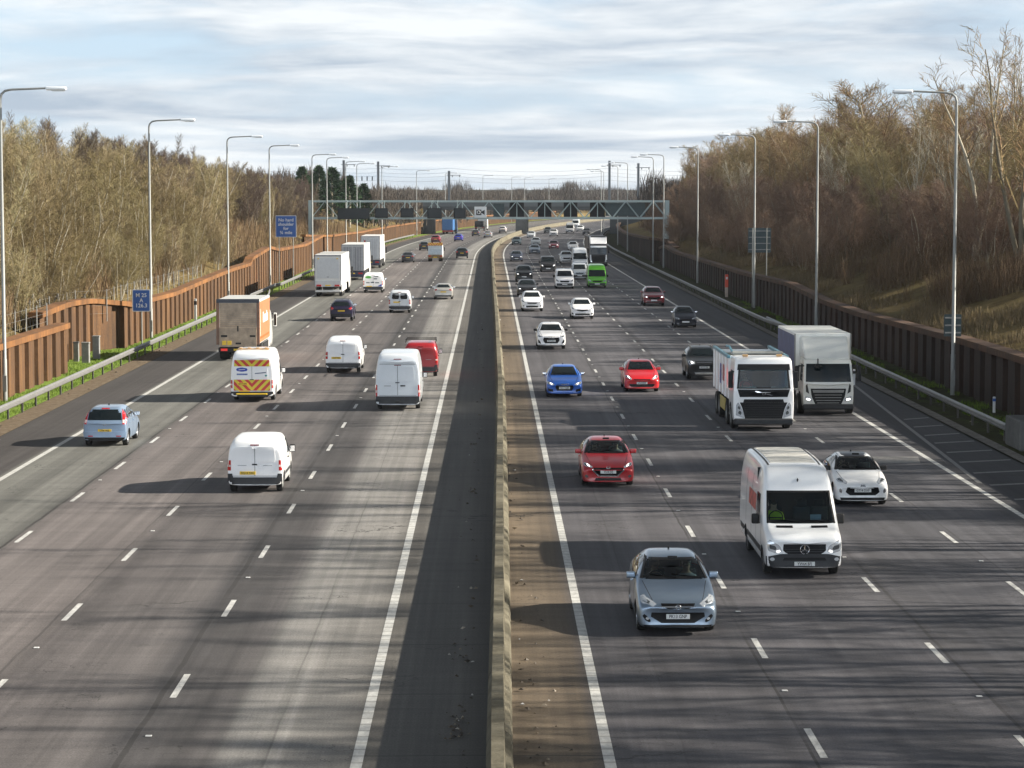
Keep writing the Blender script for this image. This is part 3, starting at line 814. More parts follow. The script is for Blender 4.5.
T_SUV = dict(L=4.48, W=1.85, H=1.63, fa=.90, wb=2.65, r=.36, ws=(1.16, 1.51, .86, .68), rw=(1.16, 1.48, .70, .62), cowl=1.25,
    st=[(0, .32, .58, .84, .76, .70), (.06, .24, .72, .95, .89, .78), (.42, .23, .86, .975, .99, .79), (.90, .25, .93, .985, 1.06, .82), (1.25, .25, .98, .985, 1.12, .84), (1.64, .25, 1.02, .985, 1.37, .76), (2.0, .25, 1.03, .985, 1.56, .70), (2.7, .25, 1.04, .985, 1.63, .695), (3.6, .25, 1.07, .975, 1.59, .68), (4.0, .27, 1.10, .955, 1.49, .655), (4.3, .31, 1.09, .935, 1.16, .75), (4.43, .28, .98, .94, 1.02, .77), (4.48, .34, .85, .88, .92, .70)],
    side=[[(1.74, 1.10), (2.55, 1.11), (2.55, 1.49), (2.14, 1.49)], [(2.64, 1.11), (3.45, 1.16), (3.80, 1.26), (3.55, 1.44), (2.64, 1.50)]])
T_MPV = dict(L=4.02, W=1.72, H=1.53, fa=.80, wb=2.49, r=.31, ws=(1.10, 1.43, .84, .68), rw=(1.02, 1.41, .76, .70), cowl=1.05,
    st=[(0, .24, .50, .84, .63, .68), (.05, .18, .60, .95, .75, .76), (.38, .17, .76, .97, .90, .76), (.75, .19, .86, .98, .98, .80), (1.08, .19, .92, .98, 1.06, .82), (1.50, .19, .95, .98, 1.32, .76), (1.85, .19, .96, .98, 1.48, .70), (2.4, .19, .97, .98, 1.53, .70), (3.3, .19, .98, .975, 1.515, .71), (3.66, .20, .98, .965, 1.47, .715), (3.86, .23, .97, .955, 1.06, .83), (3.97, .22, .93, .955, .98, .82), (4.02, .26, .80, .89, .88, .76)],
    side=[[(1.55, 1.01), (2.25, 1.02), (2.25, 1.40), (1.95, 1.40)], [(2.33, 1.02), (3.05, 1.03), (3.05, 1.40), (2.33, 1.41)], [(3.12, 1.04), (3.5, 1.06), (3.42, 1.38), (3.12, 1.40)]])
T_SALOON = dict(L=4.75, W=1.84, H=1.45, fa=.90, wb=2.80, r=.335, ws=(1.02, 1.35, .84, .66), rw=(1.08, 1.33, .70, .60), cowl=1.45,
    st=[(0, .22, .46, .82, .60, .66), (.05, .16, .58, .94, .70, .74), (.45, .16, .72, .965, .83, .74), (1.0, .18, .82, .975, .92, .78), (1.42, .18, .88, .975, .985, .81), (1.9, .18, .90, .975, 1.23, .73), (2.35, .18, .91, .975, 1.40, .66), (2.9, .18, .92, .975, 1.45, .655), (3.5, .18, .95, .97, 1.39, .64), (4.0, .20, .98, .955, 1.12, .68), (4.2, .22, .97, .945, 1.05, .72), (4.6, .25, .96, .92, 1.03, .74), (4.71, .22, .90, .91, .98, .74), (4.75, .26, .80, .85, .86, .68)],
    side=[[(1.95, .97), (2.75, .98), (2.75, 1.32), (2.42, 1.32)], [(2.83, .98), (3.5, 1.02), (3.72, 1.10), (3.4, 1.28), (2.83, 1.33)]])
T_VAN_S = dict(L=4.38, W=1.81, H=1.81, fa=.92, wb=2.73, r=.32, ws=(1.16, 1.67, .86, .77), rw=(1.12, 1.62, .72, .70), cowl=.86,
    st=[(0, .28, .60, .84, .76, .70), (.05, .20, .74, .95, .92, .78), (.45, .19, .90, .98, 1.05, .82), (.86, .19, .97, .985, 1.14, .86), (1.28, .19, 1.02, .985, 1.46, .83), (1.66, .19, 1.05, .985, 1.75, .81), (2.2, .19, 1.06, .985, 1.82, .82), (3.6, .22, 1.06, .985, 1.815, .83), (4.16, .24, 1.06, .98, 1.79, .83), (4.29, .25, 1.05, .975, 1.70, .83), (4.355, .25, 1.02, .965, 1.56, .84), (4.38, .27, .98, .935, 1.44, .81)],
    side=[[(1.36, 1.10), (2.22, 1.10), (2.22, 1.60), (1.72, 1.60)]])
T_VAN_M = dict(L=5.0, W=1.94, H=1.95, fa=.95, wb=3.1, r=.34, ws=(1.25, 1.79, .87, .79), rw=(1.2, 1.75, .74, .70), cowl=.92,
    st=[(0, .30, .64, .85, .84, .72), (.05, .22, .80, .955, 1.0, .80), (.45, .21, .96, .985, 1.13, .85), (.92, .21, 1.05, .985, 1.22, .88), (1.35, .21, 1.10, .985, 1.56, .85), (1.73, .21, 1.13, .985, 1.87, .83), (2.3, .21, 1.14, .985, 1.955, .84), (4.2, .24, 1.14, .985, 1.95, .84), (4.78, .26, 1.14, .98, 1.925, .84), (4.91, .27, 1.13, .975, 1.84, .84), (4.975, .27, 1.10, .965, 1.70, .85), (5.0, .29, 1.05, .935, 1.58, .82)],
    side=[[(1.45, 1.18), (2.35, 1.18), (2.35, 1.72), (1.82, 1.72)]])
T_VAN_L = dict(L=6.9, W=1.99, H=2.74, fa=1.0, wb=4.1, r=.345, ws=(1.32, 2.09, .885, .82), rw=(1.4, 2.2, .75, .70), cowl=.86,
    st=[(0, .32, .72, .88, .90, .76), (.05, .25, .86, .965, 1.04, .83), (.35, .24, 1.0, .985, 1.17, .87), (.84, .24, 1.12, .99, 1.28, .89), (1.12, .24, 1.2, .99, 1.58, .88), (1.42, .24, 1.25, .99, 1.95, .87), (1.60, .24, 1.28, .99, 2.18, .865), (1.92, .24, 1.3, .99, 2.56, .855), (2.4, .24, 1.3, .99, 2.74, .85), (5.9, .27, 1.3, .99, 2.74, .85), (6.66, .28, 1.3, .985, 2.71, .85), (6.80, .29, 1.3, .98, 2.62, .85), (6.88, .29, 1.28, .97, 2.44, .86), (6.9, .31, 1.2, .945, 2.28, .84)],
    side=[[(1.50, 1.28), (2.45, 1.28), (2.45, 1.98), (1.82, 1.98)]])

def scaled(T, L=None, W=None, H=None, r=None):
    kl = (L or T['L']) / T['L']; kh = (H or T['H']) / T['H']
    S = dict(T); S['L'] = T['L'] * kl; S['W'] = W or T['W']; S['H'] = T['H'] * kh; S['kh'] = kh
    S['st'] = [(d * kl, zl * kh, zb * kh, wb, zt * kh, wt) for d, zl, zb, wb, zt, wt in T['st']]
    S['ws'] = (T['ws'][0] * kh, T['ws'][1] * kh, T['ws'][2], T['ws'][3]); S['rw'] = (T['rw'][0] * kh, T['rw'][1] * kh, T['rw'][2], T['rw'][3])
    S['side'] = [[(d * kl, z * kh) for d, z in p] for p in T['side']]
    S['fa'] = T['fa'] * kl; S['wb'] = T['wb'] * kl; S['r'] = r or T['r']; S['cowl'] = T['cowl'] * kl
    return S

def car(name, label, cat, T, px, py, col, oncoming, group=None, metal=0.0, front=None, rear=None, roofcol=None, mirror=None, glass=GLASS, lvl=2, rim=ALLOY, side_glass=True, lit=False, van=False, detail=1, open_front=False, plates=(None, None), yaw=0.0, hubs=5, s=None):
    S = T if 'kh' in T else scaled(T)
    L, W, H, w = S['L'], S['W'], S['H'], S['W'] / 2; kh = S['kh']
    p = at(px, py + (py - 192) * .006)                                  # where the nearest axle meets the road
    if s is not None: p = s
    h = -hd(p.y) + yaw
    near_d = S['fa'] if oncoming else (L - S['fa'] - S['wb'])
    off = (L / 2 - near_d)
    ya_f, ya_r = L / 2 - S['fa'], L / 2 - S['fa'] - S['wb']
    rz = h + (math.pi if oncoming else 0)
    fw = Vector((-math.sin(rz), math.cos(rz), 0))
    loc = p - fw * (ya_f if oncoming else ya_r)
    v = Vehicle(name, label, cat, (loc.x, loc.y, .006), rz, L, W, H, group)
    pm = paint(col, metal)
    zb, zt, wb_, wt_ = S['ws']
    wsp = [(-wb_ * w, zb), (wb_ * w, zb), (wt_ * w, zt), (-wt_ * w, zt)]
    sides = [[(L / 2 - d, z) for d, z in pl] for pl in S['side']]
    op = None
    if open_front:
        def shrink(pl, k=.93):
            mx = sum(a for a, b in pl) / len(pl); mz = sum(b for a, b in pl) / len(pl)
            return [(mx + (a - mx) * k, mz + (b - mz) * k) for a, b in pl]
        op = [('F', shrink(wsp, .95))] + [(a, shrink(sides[0], .93)) for a in 'RL']
    v.hoodz = S['ws'][0] - .06
    v.shell(S['st'], pm, (ya_f, ya_r), S['r'], lvl=lvl, open_polys=op, bulge=.16 if van else .06, edge=.10 if not van else .09)
    v.S = S; v.pm = pm; v.axles = (ya_f, ya_r); v.kh = kh
    g = CLEAR if open_front else glass
    v.decal('windscreen', 'F', wsp, g, n=(12, 8), eps=.008, thick=.0 if open_front else .02)
    if open_front:
        # black ceramic border of the windscreen
        e = .045
        for pl in ([wsp[0], wsp[1], (wsp[1][0] - e, zb + e), (wsp[0][0] + e, zb + e)], [(wsp[3][0] + e * .7, zt - e), (wsp[2][0] - e * .7, zt - e), wsp[2], wsp[3]],
                   [wsp[0], (wsp[0][0] + e, zb), (wsp[3][0] + e, zt), wsp[3]], [(wsp[1][0] - e, zb), wsp[1], wsp[2], (wsp[2][0] - e, zt)]):
            v.decal('windscreen_seal', 'F', pl, PLAST, eps=.011, n=(8, 4), thick=.012)
    if detail >= 1:
        for i, pl in enumerate(sides):
            if side_glass or i == 0:
                gg = CLEAR if (open_front and i == 0) else glass
                for a in 'RL': v.decal('side_window', a, pl, gg, n=(8, 6), thick=0 if gg is CLEAR else .015)
    if side_glass and not van or S.get('rearglass'):
        zb2, zt2, a2, b2 = S['rw']
        v.decal('rear_window', 'B', chaikin([(-a2 * w, zb2), (a2 * w, zb2), (b2 * w, zt2), (-b2 * w, zt2)], 0), glass, n=(10, 6), eps=.008)
    v.wheels((ya_f, ya_r), S['r'], rim=rim, spokes=hubs, n=28 if detail > 1 else 20)
    v.mirror(L / 2 - S['side'][0][0][0] - .08, S['side'][0][0][1] + .07, pm if mirror is None else mirror, size=(.21, .11, .15) if not van else (.20, .13, .26 * (1 if T is not T_VAN_L else 1.3)), out=.12)
    if roofcol:
        ys = [L / 2 - d for d, *_ in S['st']]
        v.decal('roof', 'T', chaikin([(-.60 * w, L / 2 - 2.05 * L / 4.42), (.60 * w, L / 2 - 2.05 * L / 4.42), (.56 * w, L / 2 - 3.75 * L / 4.42), (-.56 * w, L / 2 - 3.75 * L / 4.42)], 1), paint(roofcol), n=(8, 8), eps=.006)
    if detail >= 2:
        # door shut lines and handles
        d0 = S['side'][0]
        xa, xb = L / 2 - d0[0][0] + .02, L / 2 - d0[1][0] - .04
        zlo, zhi = .28 * kh, d0[0][1] - .02
        for y in ((xa + .18, xb) + ((L / 2 - S['side'][-1][1][0] + .12,) if len(sides) > 1 else ())):
            for a in 'RL': v.decal('door_gap', a, [(y - .006, zlo), (y + .006, zlo), (y + .006, zhi), (y - .006, zhi)], SEAM, eps=.003, n=(1, 8), thick=.004)
        for y in (xb + .16,) + ((xb - .75,) if len(sides) > 1 else ()):
            for a in 'RL': v.decal('door_handle', a, [(y - .10, zhi - .13), (y + .08, zhi - .13), (y + .08, zhi - .095), (y - .10, zhi - .095)], pm if not van else PLAST, eps=.03, n=(3, 1), thick=.02)
        if not van:
            for q in (1, -1):
                v.decal('bonnet_gap', 'F', [(q * .60 * w, zb - .30 * kh), (q * .615 * w, zb - .30 * kh), (q * .80 * w, zb - .03), (q * .785 * w, zb - .03)], SEAM, eps=.003, n=(1, 10), thick=.004)
            v.decal('shark_fin', 'T', [(-.02, -L * .20), (.02, -L * .20), (.012, -L * .165), (-.012, -L * .165)], PLAST, eps=.05, n=(2, 2))
            for a in 'RL': v.decal('sill_trim', a, [(-.95, .20 * kh), (.95, .20 * kh), (.95, .27 * kh), (-.95, .27 * kh)], PLAST, eps=.004, n=(8, 1))
            for a in 'RL': v.decal('window_trim', a, [(sides[0][1][0] - .05, sides[0][1][1]), (sides[0][1][0] + .01, sides[0][1][1]), (sides[0][1][0] + .01, sides[0][2][1]), (sides[0][1][0] - .05, sides[0][2][1])], PLAST, eps=.005, n=(1, 5))
        for x, x2, zz in ((-.62, .05, .055), (-.05, .58, .05)):
            v.decal('wiper', 'F', [(x * w, zb + .02), (x2 * w, zb + .012 + zz), (x2 * w, zb + .03 + zz), (x * w, zb + .045)], PLAST, eps=.03, n=(6, 1), thick=.01)
    (front or front_car)(v, lit, detail, plates[0]) if (oncoming or detail > 1) else None
    if not oncoming: (rear or rear_car)(v, lit, detail, plates[1])
    elif detail >= 1: rear_car(v, False, 0, None)
    return v

# ---- front ends: x as a fraction of the half width
def fx(v, poly, k=None):
    k = v.kh if k is None else k
    return [(x * v.w, z * k) for x, z in poly]
def lamps(v, poly, lit, rnd=1, inner=None):
    v.both('headlight', 'F', fx(v, poly), LAMP, eps=.01, n=(7, 4), rnd=rnd)
    cxp = sum(a for a, b in poly) / len(poly); cz = sum(b for a, b in poly) / len(poly)
    v.both('headlight_bowl', 'F', fx(v, [(cxp + (a - cxp) * .5 + .03, cz + (b - cz) * .5) for a, b in poly]), LAMPD, eps=.016, n=(5, 3), rnd=1)
    if lit: v.both('daytime_lamp', 'F', fx(v, [(cxp + (a - cxp) * .28 - .03, cz + (b - cz) * .42) for a, b in poly]), LIT, eps=.022, n=(4, 3), rnd=1)
def front_car(v, lit, detail, plate):
    lamps(v, [(.52, .60), (.82, .64), (.90, .74), (.78, .76), (.56, .69)], lit)
    v.decal('grille', 'F', fx(v, [(-.40, .52), (.40, .52), (.48, .64), (-.48, .64)]), GRILLE, n=(8, 3), rnd=1)
    v.decal('lower_intake', 'F', fx(v, [(-.50, .24), (.50, .24), (.62, .36), (-.62, .36)]), GRILLE, n=(8, 3), rnd=1)
    v.plate('F', .43 * v.kh, plate)
def front_suv(v, lit, detail, plate):
    lamps(v, [(.55, .70), (.84, .73), (.92, .85), (.80, .86), (.56, .80)], lit)
    v.decal('grille', 'F', fx(v, [(-.46, .58), (.46, .58), (.52, .80), (-.52, .80)]), GRILLE, n=(8, 3), rnd=1)
    v.slat('F', -.42 * v.w, .42 * v.w, .72 * v.kh)
    v.decal('lower_intake', 'F', fx(v, [(-.66, .29), (.66, .29), (.72, .42), (-.72, .42)]), PLAST, n=(8, 3), rnd=1)
    v.plate('F', .50 * v.kh, plate)
def front_van(v, lit, detail, plate):
    lamps(v, [(.58, .70), (.86, .74), (.92, .98), (.84, 1.0), (.62, .84)], lit)
    v.decal('grille', 'F', fx(v, [(-.44, .66), (.44, .66), (.52, .82), (-.52, .82)]), GRILLE, n=(8, 3), rnd=1)
    v.decal('bumper', 'F', fx(v, [(-.93, .30), (.93, .30), (.96, .56), (-.96, .56)]), GREYPL, n=(16, 4), eps=.012)
    v.plate('F', .46 * v.kh, plate, back=.015)

# ---- back ends
def rear_car(v, lit, detail, plate, yellow=True):
    k = v.kh
    v.both('tail_light', 'B', fx(v, [(.58, .84), (.84, .80), (.88, .96), (.60, .97)]), BRAKE if lit else TAIL, eps=.008, n=(5, 3), rnd=1)
    if detail:
        v.decal('bumper_trim', 'B', fx(v, [(-.80, .27), (.80, .27), (.84, .40), (-.84, .40)]), PLAST, n=(10, 3), eps=.008)
        v.plate('B', .70 * k if detail != 3 else .55 * k, plate, yellow)
def rear_suv(v, lit, detail, plate):
    v.both('tail_light', 'B', fx(v, [(.62, .90), (.86, .86), (.90, 1.10), (.66, 1.06)]), BRAKE if lit else TAIL, eps=.008, n=(5, 3), rnd=1)
    v.decal('bumper_trim', 'B', fx(v, [(-.84, .34), (.84, .34), (.88, .58), (-.88, .58)]), PLAST, n=(10, 3), eps=.008)
    v.plate('B', .80 * v.kh, plate, True)
def rear_van(v, lit, detail, plate, doors=True, panel=(1.06, 1.66), windows=None, lamp=((.84, .66), (.955, 1.08)), plate_at=(-.36, .70), bump=(.30, .52)):
    k = v.kh; w = v.w
    (a, z0), (b, z1) = lamp
    v.both('tail_light', 'B', fx(v, [(a, z0), (b, z0), (b, z1), (a, z1)]), TAIL, eps=.01, n=(3, 5))
    v.both('reverse_lamp', 'B', fx(v, [(a + .01, z0 + (z1 - z0) * .36), (b, z0 + (z1 - z0) * .36), (b, z0 + (z1 - z0) * .56), (a + .01, z0 + (z1 - z0) * .56)]), TAILW, eps=.014, n=(2, 2))
    v.decal('bumper', 'B', fx(v, [(-.95, bump[0]), (.95, bump[0]), (.965, bump[1]), (-.965, bump[1])]), GREYPL, n=(14, 3), eps=.03, thick=.03)
    # the doors: gap between the leaves, pressed panels, hinges
    v.decal('door_gap', 'B', fx(v, [(-.008, bump[1] + .03), (.008, bump[1] + .03), (.008, panel[1] + .02), (-.008, panel[1] + .02)]), SEAM, eps=.003, n=(1, 8), thick=.004)
    if windows:
        for s in (1, -1):
            v.decal('rear_window', 'B', fx(v, [(s * .06, windows[0]), (s * .70, windows[0]), (s * .66, windows[1]), (s * .06, windows[1])]), GLASS, eps=.008, n=(6, 5), rnd=1)
    else:
        for s in (1, -1):
            v.decal('door_panel', 'B', fx(v, [(s * .05, panel[0]), (s * .74, panel[0]), (s * .70, panel[1] - .04), (s * .05, panel[1] - .04)]), v.pm, eps=.016, n=(6, 6), rnd=1)
    v.decal('door_gap', 'B', fx(v, [(-.82, bump[1] + .03), (.82, bump[1] + .03), (.82, bump[1] + .045), (-.82, bump[1] + .045)]), SEAM, eps=.003, n=(10, 1), thick=.004)
    v.decal('door_handle', 'B', fx(v, [(-.10, panel[0] - .10), (.08, panel[0] - .10), (.08, panel[0] - .06), (-.10, panel[0] - .06)]), PLAST, eps=.03, n=(3, 1))
    v.decal('high_brake_lamp', 'B', fx(v, [(-.16, panel[1] + .0), (.16, panel[1] + .0), (.15, panel[1] + .035), (-.15, panel[1] + .035)]), TAILDK, eps=.012, n=(4, 1))
    v.plate('B', plate_at[1] * k, plate, True, x=plate_at[0] * w)

# ================================================================== traffic coming towards the bridge (right carriageway)
def front_blue_hatch(v, lit, detail, plate):
    w = v.w
    lamps(v, [(.50, .70), (.58, .63), (.86, .66), (.93, .80), (.88, .86), (.74, .78)], False)
    v.both('headlight_glow', 'F', fx(v, [(.70, .70), (.86, .71), (.88, .80), (.76, .77)]), LAMP, eps=.02, n=(4, 3), rnd=1)
    v.decal('grille', 'F', fx(v, [(-.30, .60), (.30, .60), (.46, .70), (-.46, .70)]), GRILLE, n=(10, 3), rnd=1)
    v.slat('F', -.42 * w, .42 * w, .655, hgt=.022, eps=.02)
    v.ring_badge('F', 0, .655, .055, kind='griffin', thick=.010, out=.03)
    v.decal('lower_intake', 'F', fx(v, [(-.40, .28), (.40, .28), (.66, .42), (.64, .51), (-.64, .51), (-.66, .42)]), GRILLE, n=(12, 5))
    v.both('fog_lamp_recess', 'F', fx(v, [(.62, .30), (.76, .30), (.88, .46), (.80, .48)]), GRILLE, eps=.01, n=(4, 4), rnd=1)
    v.both('fog_lamp', 'F', fx(v, [(.69, .345), (.77, .345), (.79, .41), (.71, .41)]), LAMP, eps=.02, n=(3, 3), rnd=1)
    v.plate('F', .44, plate, back=.02)
    v.decal('splitter', 'F', fx(v, [(-.80, .205), (.80, .205), (.84, .24), (-.84, .24)]), PLAST, n=(12, 1), eps=.01)
ASTRA = car('hatchback', 'silver blue hatchback with white plates, foremost car of the right carriageway', 'car', scaled(T_HATCH, 4.42, 1.82, 1.55), 675, 627, (.27, .345, .44), True, metal=.8, front=front_blue_hatch, detail=2, lvl=3, open_front=True, plates=('PK13 GNP', None), hubs=5)

def front_big_van(v, lit, detail, plate):
    w = v.w
    v.both('headlight', 'F', fx(v, [(.57, .66), (.74, .64), (.93, .70), (.95, .94), (.88, .99), (.62, .84)]), LAMP, eps=.012, n=(6, 6), rnd=1)
    v.both('headlight_bowl', 'F', fx(v, [(.70, .72), (.88, .74), (.90, .88), (.74, .84)]), LAMPD, eps=.018, n=(4, 4), rnd=1)
    v.both('daytime_lamp', 'F', fx(v, [(.62, .67), (.72, .665), (.72, .725), (.62, .73)]), LIT, eps=.022, n=(3, 2), rnd=1)
    v.decal('grille', 'F', fx(v, [(-.40, .615), (.40, .615), (.55, .70), (.54, .885), (-.54, .885), (-.55, .70)]), GRILLE, n=(12, 5))
    for z, h in ((.685, .46), (.745, .52), (.805, .53), (.86, .52)): v.slat('F', -h * w, h * w, z, mat=GREYPL, hgt=.025, eps=.02)
    v.ring_badge('F', 0, .745, .115, kind='star', thick=.013, out=.05)
    v.decal('bumper', 'F', fx(v, [(-.95, .30), (.95, .30), (.97, .60), (.60, .63), (.40, .575), (-.40, .575), (-.60, .63), (-.97, .60)]), GREYPL, n=(20, 5), eps=.022)
    v.decal('lower_intake', 'F', fx(v, [(-.56, .46), (.56, .46), (.52, .54), (-.52, .54)]), GRILLE, n=(8, 2), eps=.03)
    v.both('fog_lamp', 'F', fx(v, [(.76, .45), (.88, .45), (.88, .54), (.76, .54)]), LAMP, eps=.035, n=(3, 3), rnd=2)
    v.plate('F', .375, plate, back=.03)
    for s in (1, -1): v.decal('bonnet_vent', 'F', fx(v, [(s * .24, 1.235), (s * .66, 1.235), (s * .66, 1.275), (s * .24, 1.275)]), GRILLE, eps=.012, n=(6, 2), reach=1.2)
    v.decal('roof_aerial', 'F', fx(v, [(-.025, 2.30), (.025, 2.30), (.02, 2.38), (-.02, 2.38)]), PLAST, eps=.05, n=(2, 2), rnd=1)
SPRINTER = car('panel_van', 'large white high-roof panel van with grey bumper beside the small white car', 'van', scaled(T_VAN_L, 6.7, 1.99, 2.72), 800, 571, (.84, .85, .86), True, front=front_big_van, detail=2, lvl=3, open_front=True, van=True, side_glass=False, mirror=PLAST, plates=('YW64 BFJ', None), rim=DKRIM)
v = SPRINTER
rf = v.decal('roof_panel', 'T', [(-.62, -3.0), (.62, -3.0), (.60, .72), (-.60, .72)], M('dirty_roof', (.64, .62, .57), .6, var=.35, vscale=2.5), eps=.012, n=(6, 14))
for i in range(9):
    y = -2.8 + i * .42
    b = v.decal('roof_rib', 'T', [(-.58, y), (.58, y), (.58, y + .05), (-.58, y + .05)], M('roof_rib_grey', (.46, .45, .42), .6), eps=.024, n=(6, 1), parent=rf)
for s in (1, -1): v.decal('roof_gutter', 'T', [(s * .66, -3.1), (s * .71, -3.1), (s * .70, .95), (s * .65, .95)], SEAM, eps=.006, n=(1, 16))
v.decal('side_marking', 'R', [(-.9, 1.42), (.8, 1.42), (.8, 1.86), (-.9, 1.86)], M('side_red_print', (.55, .10, .09), .5, var=.8, vscale=5), eps=.004, n=(8, 4), thick=.002)
for a in 'RL':
    v.decal('side_moulding', a, [(-2.9, .52), (2.0, .52), (2.0, .66), (-2.9, .66)], GREYPL, eps=.012, n=(20, 2))
    v.decal('door_gap', a, [(-.25, .5), (-.235, .5), (-.235, 2.3), (-.25, 2.3)], SEAM, eps=.003, n=(1, 10))
    v.decal('door_gap', a, [(-1.55, .5), (-1.535, .5), (-1.535, 2.3), (-1.55, 2.3)], SEAM, eps=.003, n=(1, 10))

def front_mini_white(v, lit, detail, plate):
    k = v.kh; w = v.w
    lamps(v, [(.46, .72), (.60, .70), (.88, .76), (.95, .92), (.80, .93)], False)
    v.decal('grille', 'F', fx(v, [(-.46, .36), (.46, .36), (.62, .46), (.56, .62), (-.56, .62), (-.62, .46)]), GRILLE, n=(12, 5))
    v.plate('F', .52 * k, plate, back=.02)
    v.decal('badge', 'F', fx(v, [(-.10, .635), (.10, .635), (.06, .70), (-.06, .70)]), CHROME, eps=.012, n=(4, 2))
    v.both('fog_lamp', 'F', fx(v, [(.74, .42), (.84, .44), (.85, .58), (.76, .58)]), CHROME, eps=.012, n=(3, 4), rnd=1)
    v.decal('splitter', 'F', fx(v, [(-.78, .21), (.78, .21), (.82, .29), (-.82, .29)]), PLAST, n=(12, 2), eps=.01)
DS = car('hatchback', 'small white three-door hatchback with black roof beside the large white van', 'car', scaled(T_HATCH, 3.95, 1.72, 1.48), 859, 502, (.84, .84, .84), True, front=front_mini_white, roofcol=(.012, .012, .014), mirror=PLAST, detail=2, lvl=3, open_front=True, plates=('GY14 OXP', None))

def front_red_hatch(v, lit, detail, plate):
    w = v.w
    lamps(v, [(.50, .68), (.62, .66), (.88, .72), (.95, .84), (.84, .82)], True)
    v.decal('grille', 'F', fx(v, [(-.30, .40), (.30, .40), (.54, .54), (.56, .68), (-.56, .68), (-.54, .54)]), GRILLE, n=(12, 5))
    v.decal('grille_bar', 'F', fx(v, [(-.34, .375), (.34, .375), (.30, .41), (-.30, .41)]), CHROME, eps=.015, n=(8, 1))
    for s in (1, -1): v.decal('grille_bar', 'F', fx(v, [(s * .30, .385), (s * .36, .375), (s * .62, .62), (s * .57, .64)]), CHROME, eps=.015, n=(2, 6))
    v.ring_badge('F', 0, .655, .055, kind='wing', out=.025)
    v.plate('F', .53, plate, back=.02)
    v.decal('lower_intake', 'F', fx(v, [(-.50, .24), (.50, .24), (.46, .33), (-.46, .33)]), GRILLE, n=(8, 2))
    v.both('fog_lamp', 'F', fx(v, [(.72, .32), (.86, .34), (.86, .45), (.74, .44)]), LAMPD, eps=.012, n=(3, 3), rnd=2)
car('hatchback', 'dark red hatchback with a chrome-edged black grille behind the silver blue car', 'car', scaled(T_HATCH, 4.46, 1.80, 1.46), 607, 483, (.40, .006, .014), True, metal=.2, front=front_red_hatch, detail=2, lvl=3, open_front=True, plates=('YS16 JVJ', None))

def front_red_small(v, lit, detail, plate):
    lamps(v, [(.48, .64), (.62, .62), (.90, .72), (.95, .88), (.80, .84)], True)
    v.decal('grille', 'F', fx(v, [(-.44, .58), (.44, .58), (.50, .66), (-.50, .66)]), GRILLE, n=(10, 2), rnd=1)
    v.decal('lower_intake', 'F', fx(v, [(-.62, .27), (.62, .27), (.74, .42), (-.74, .42)]), GRILLE, n=(10, 3), rnd=1)
    v.plate('F', .46, plate, back=.02)
car('hatchback', 'bright red hatchback between the blue hatchback and the black four-by-four', 'car', scaled(T_HATCH, 4.3, 1.78, 1.48), 641, 390, (.55, .006, .012), True, front=front_red_small, lit=True, plates=('LF14 WXR', None), detail=2)
def front_blue(v, lit, detail, plate):
    lamps(v, [(.50, .66), (.62, .60), (.90, .66), (.95, .78), (.80, .76)], True)
    v.decal('grille', 'F', fx(v, [(-.40, .34), (.40, .34), (.50, .52), (.40, .68), (-.40, .68), (-.50, .52)]), GRILLE, n=(10, 5))
    for i in range(4): v.ring_badge('F', -.12 + i * .08, .62, .05, thick=.008, out=.02)
    v.both('fog_lamp_recess', 'F', fx(v, [(.60, .28), (.86, .30), (.88, .46), (.62, .42)]), GRILLE, eps=.01, n=(4, 4))
    v.plate('F', .46, plate, back=.02)
car('hatchback', 'vivid blue hatchback in the lane beside the median line', 'car', scaled(T_HATCH, 4.3, 1.78, 1.43), 564, 395, (.008, .11, .50), True, metal=.2, front=front_blue, mirror=CHROME, lit=True, detail=2, plates=('KE17 HLM', None))
def front_4x4(v, lit, detail, plate):
    lamps(v, [(.52, .80), (.86, .78), (.92, .96), (.84, 1.0), (.54, .96)], True)
    v.decal('grille', 'F', fx(v, [(-.48, .82), (.48, .82), (.50, .95), (-.50, .95)]), GRILLE, n=(8, 2)); v.slat('F', -.45 * v.w, .45 * v.w, .89 * v.kh)
    v.decal('bumper', 'F', fx(v, [(-.90, .30), (.90, .30), (.95, .62), (-.95, .62)]), PLAST, n=(14, 3), eps=.012)
    v.decal('skid_plate', 'F', fx(v, [(-.50, .30), (.50, .30), (.56, .40), (-.56, .40)]), STEEL, n=(8, 2), eps=.025)
    v.plate('F', .66 * v.kh, plate, back=.02)
DUS = car('off_roader', 'black four-by-four with silver roof rails behind the red hatchback', 'car', scaled(T_SUV, 4.32, 1.82, 1.66), 703, 378, (.016, .017, .019), True, metal=.2, front=front_4x4, lit=True, detail=2, plates=('WX15 FLB', None))
for s in (1, -1):
    DUS.box('roof_rail', s * .57 - .02, s * .57 + .02, -1.15, .25, 1.60, 1.67, STEEL, .01)
def front_white_suv(v, lit, detail, plate):
    lamps(v, [(.56, .78), (.84, .78), (.93, .90), (.84, .91), (.58, .86)], lit)
    v.decal('grille', 'F', fx(v, [(-.42, .40), (.42, .40), (.56, .60), (.48, .84), (-.48, .84), (-.56, .60)]), GRILLE, n=(10, 6))
    for i in range(4): v.ring_badge('F', -.15 + i * .10, .76, .06, thick=.009, out=.02)
    v.plate('F', .56 * v.kh, plate, back=.02)
    v.both('fog_lamp_recess', 'F', fx(v, [(.66, .36), (.86, .38), (.90, .64), (.84, .66)]), GRILLE, eps=.01, n=(4, 4), rnd=1)
    v.decal('bumper_trim', 'F', fx(v, [(-.80, .27), (.80, .27), (.84, .33), (-.84, .33)]), PLAST, n=(12, 1), eps=.012)
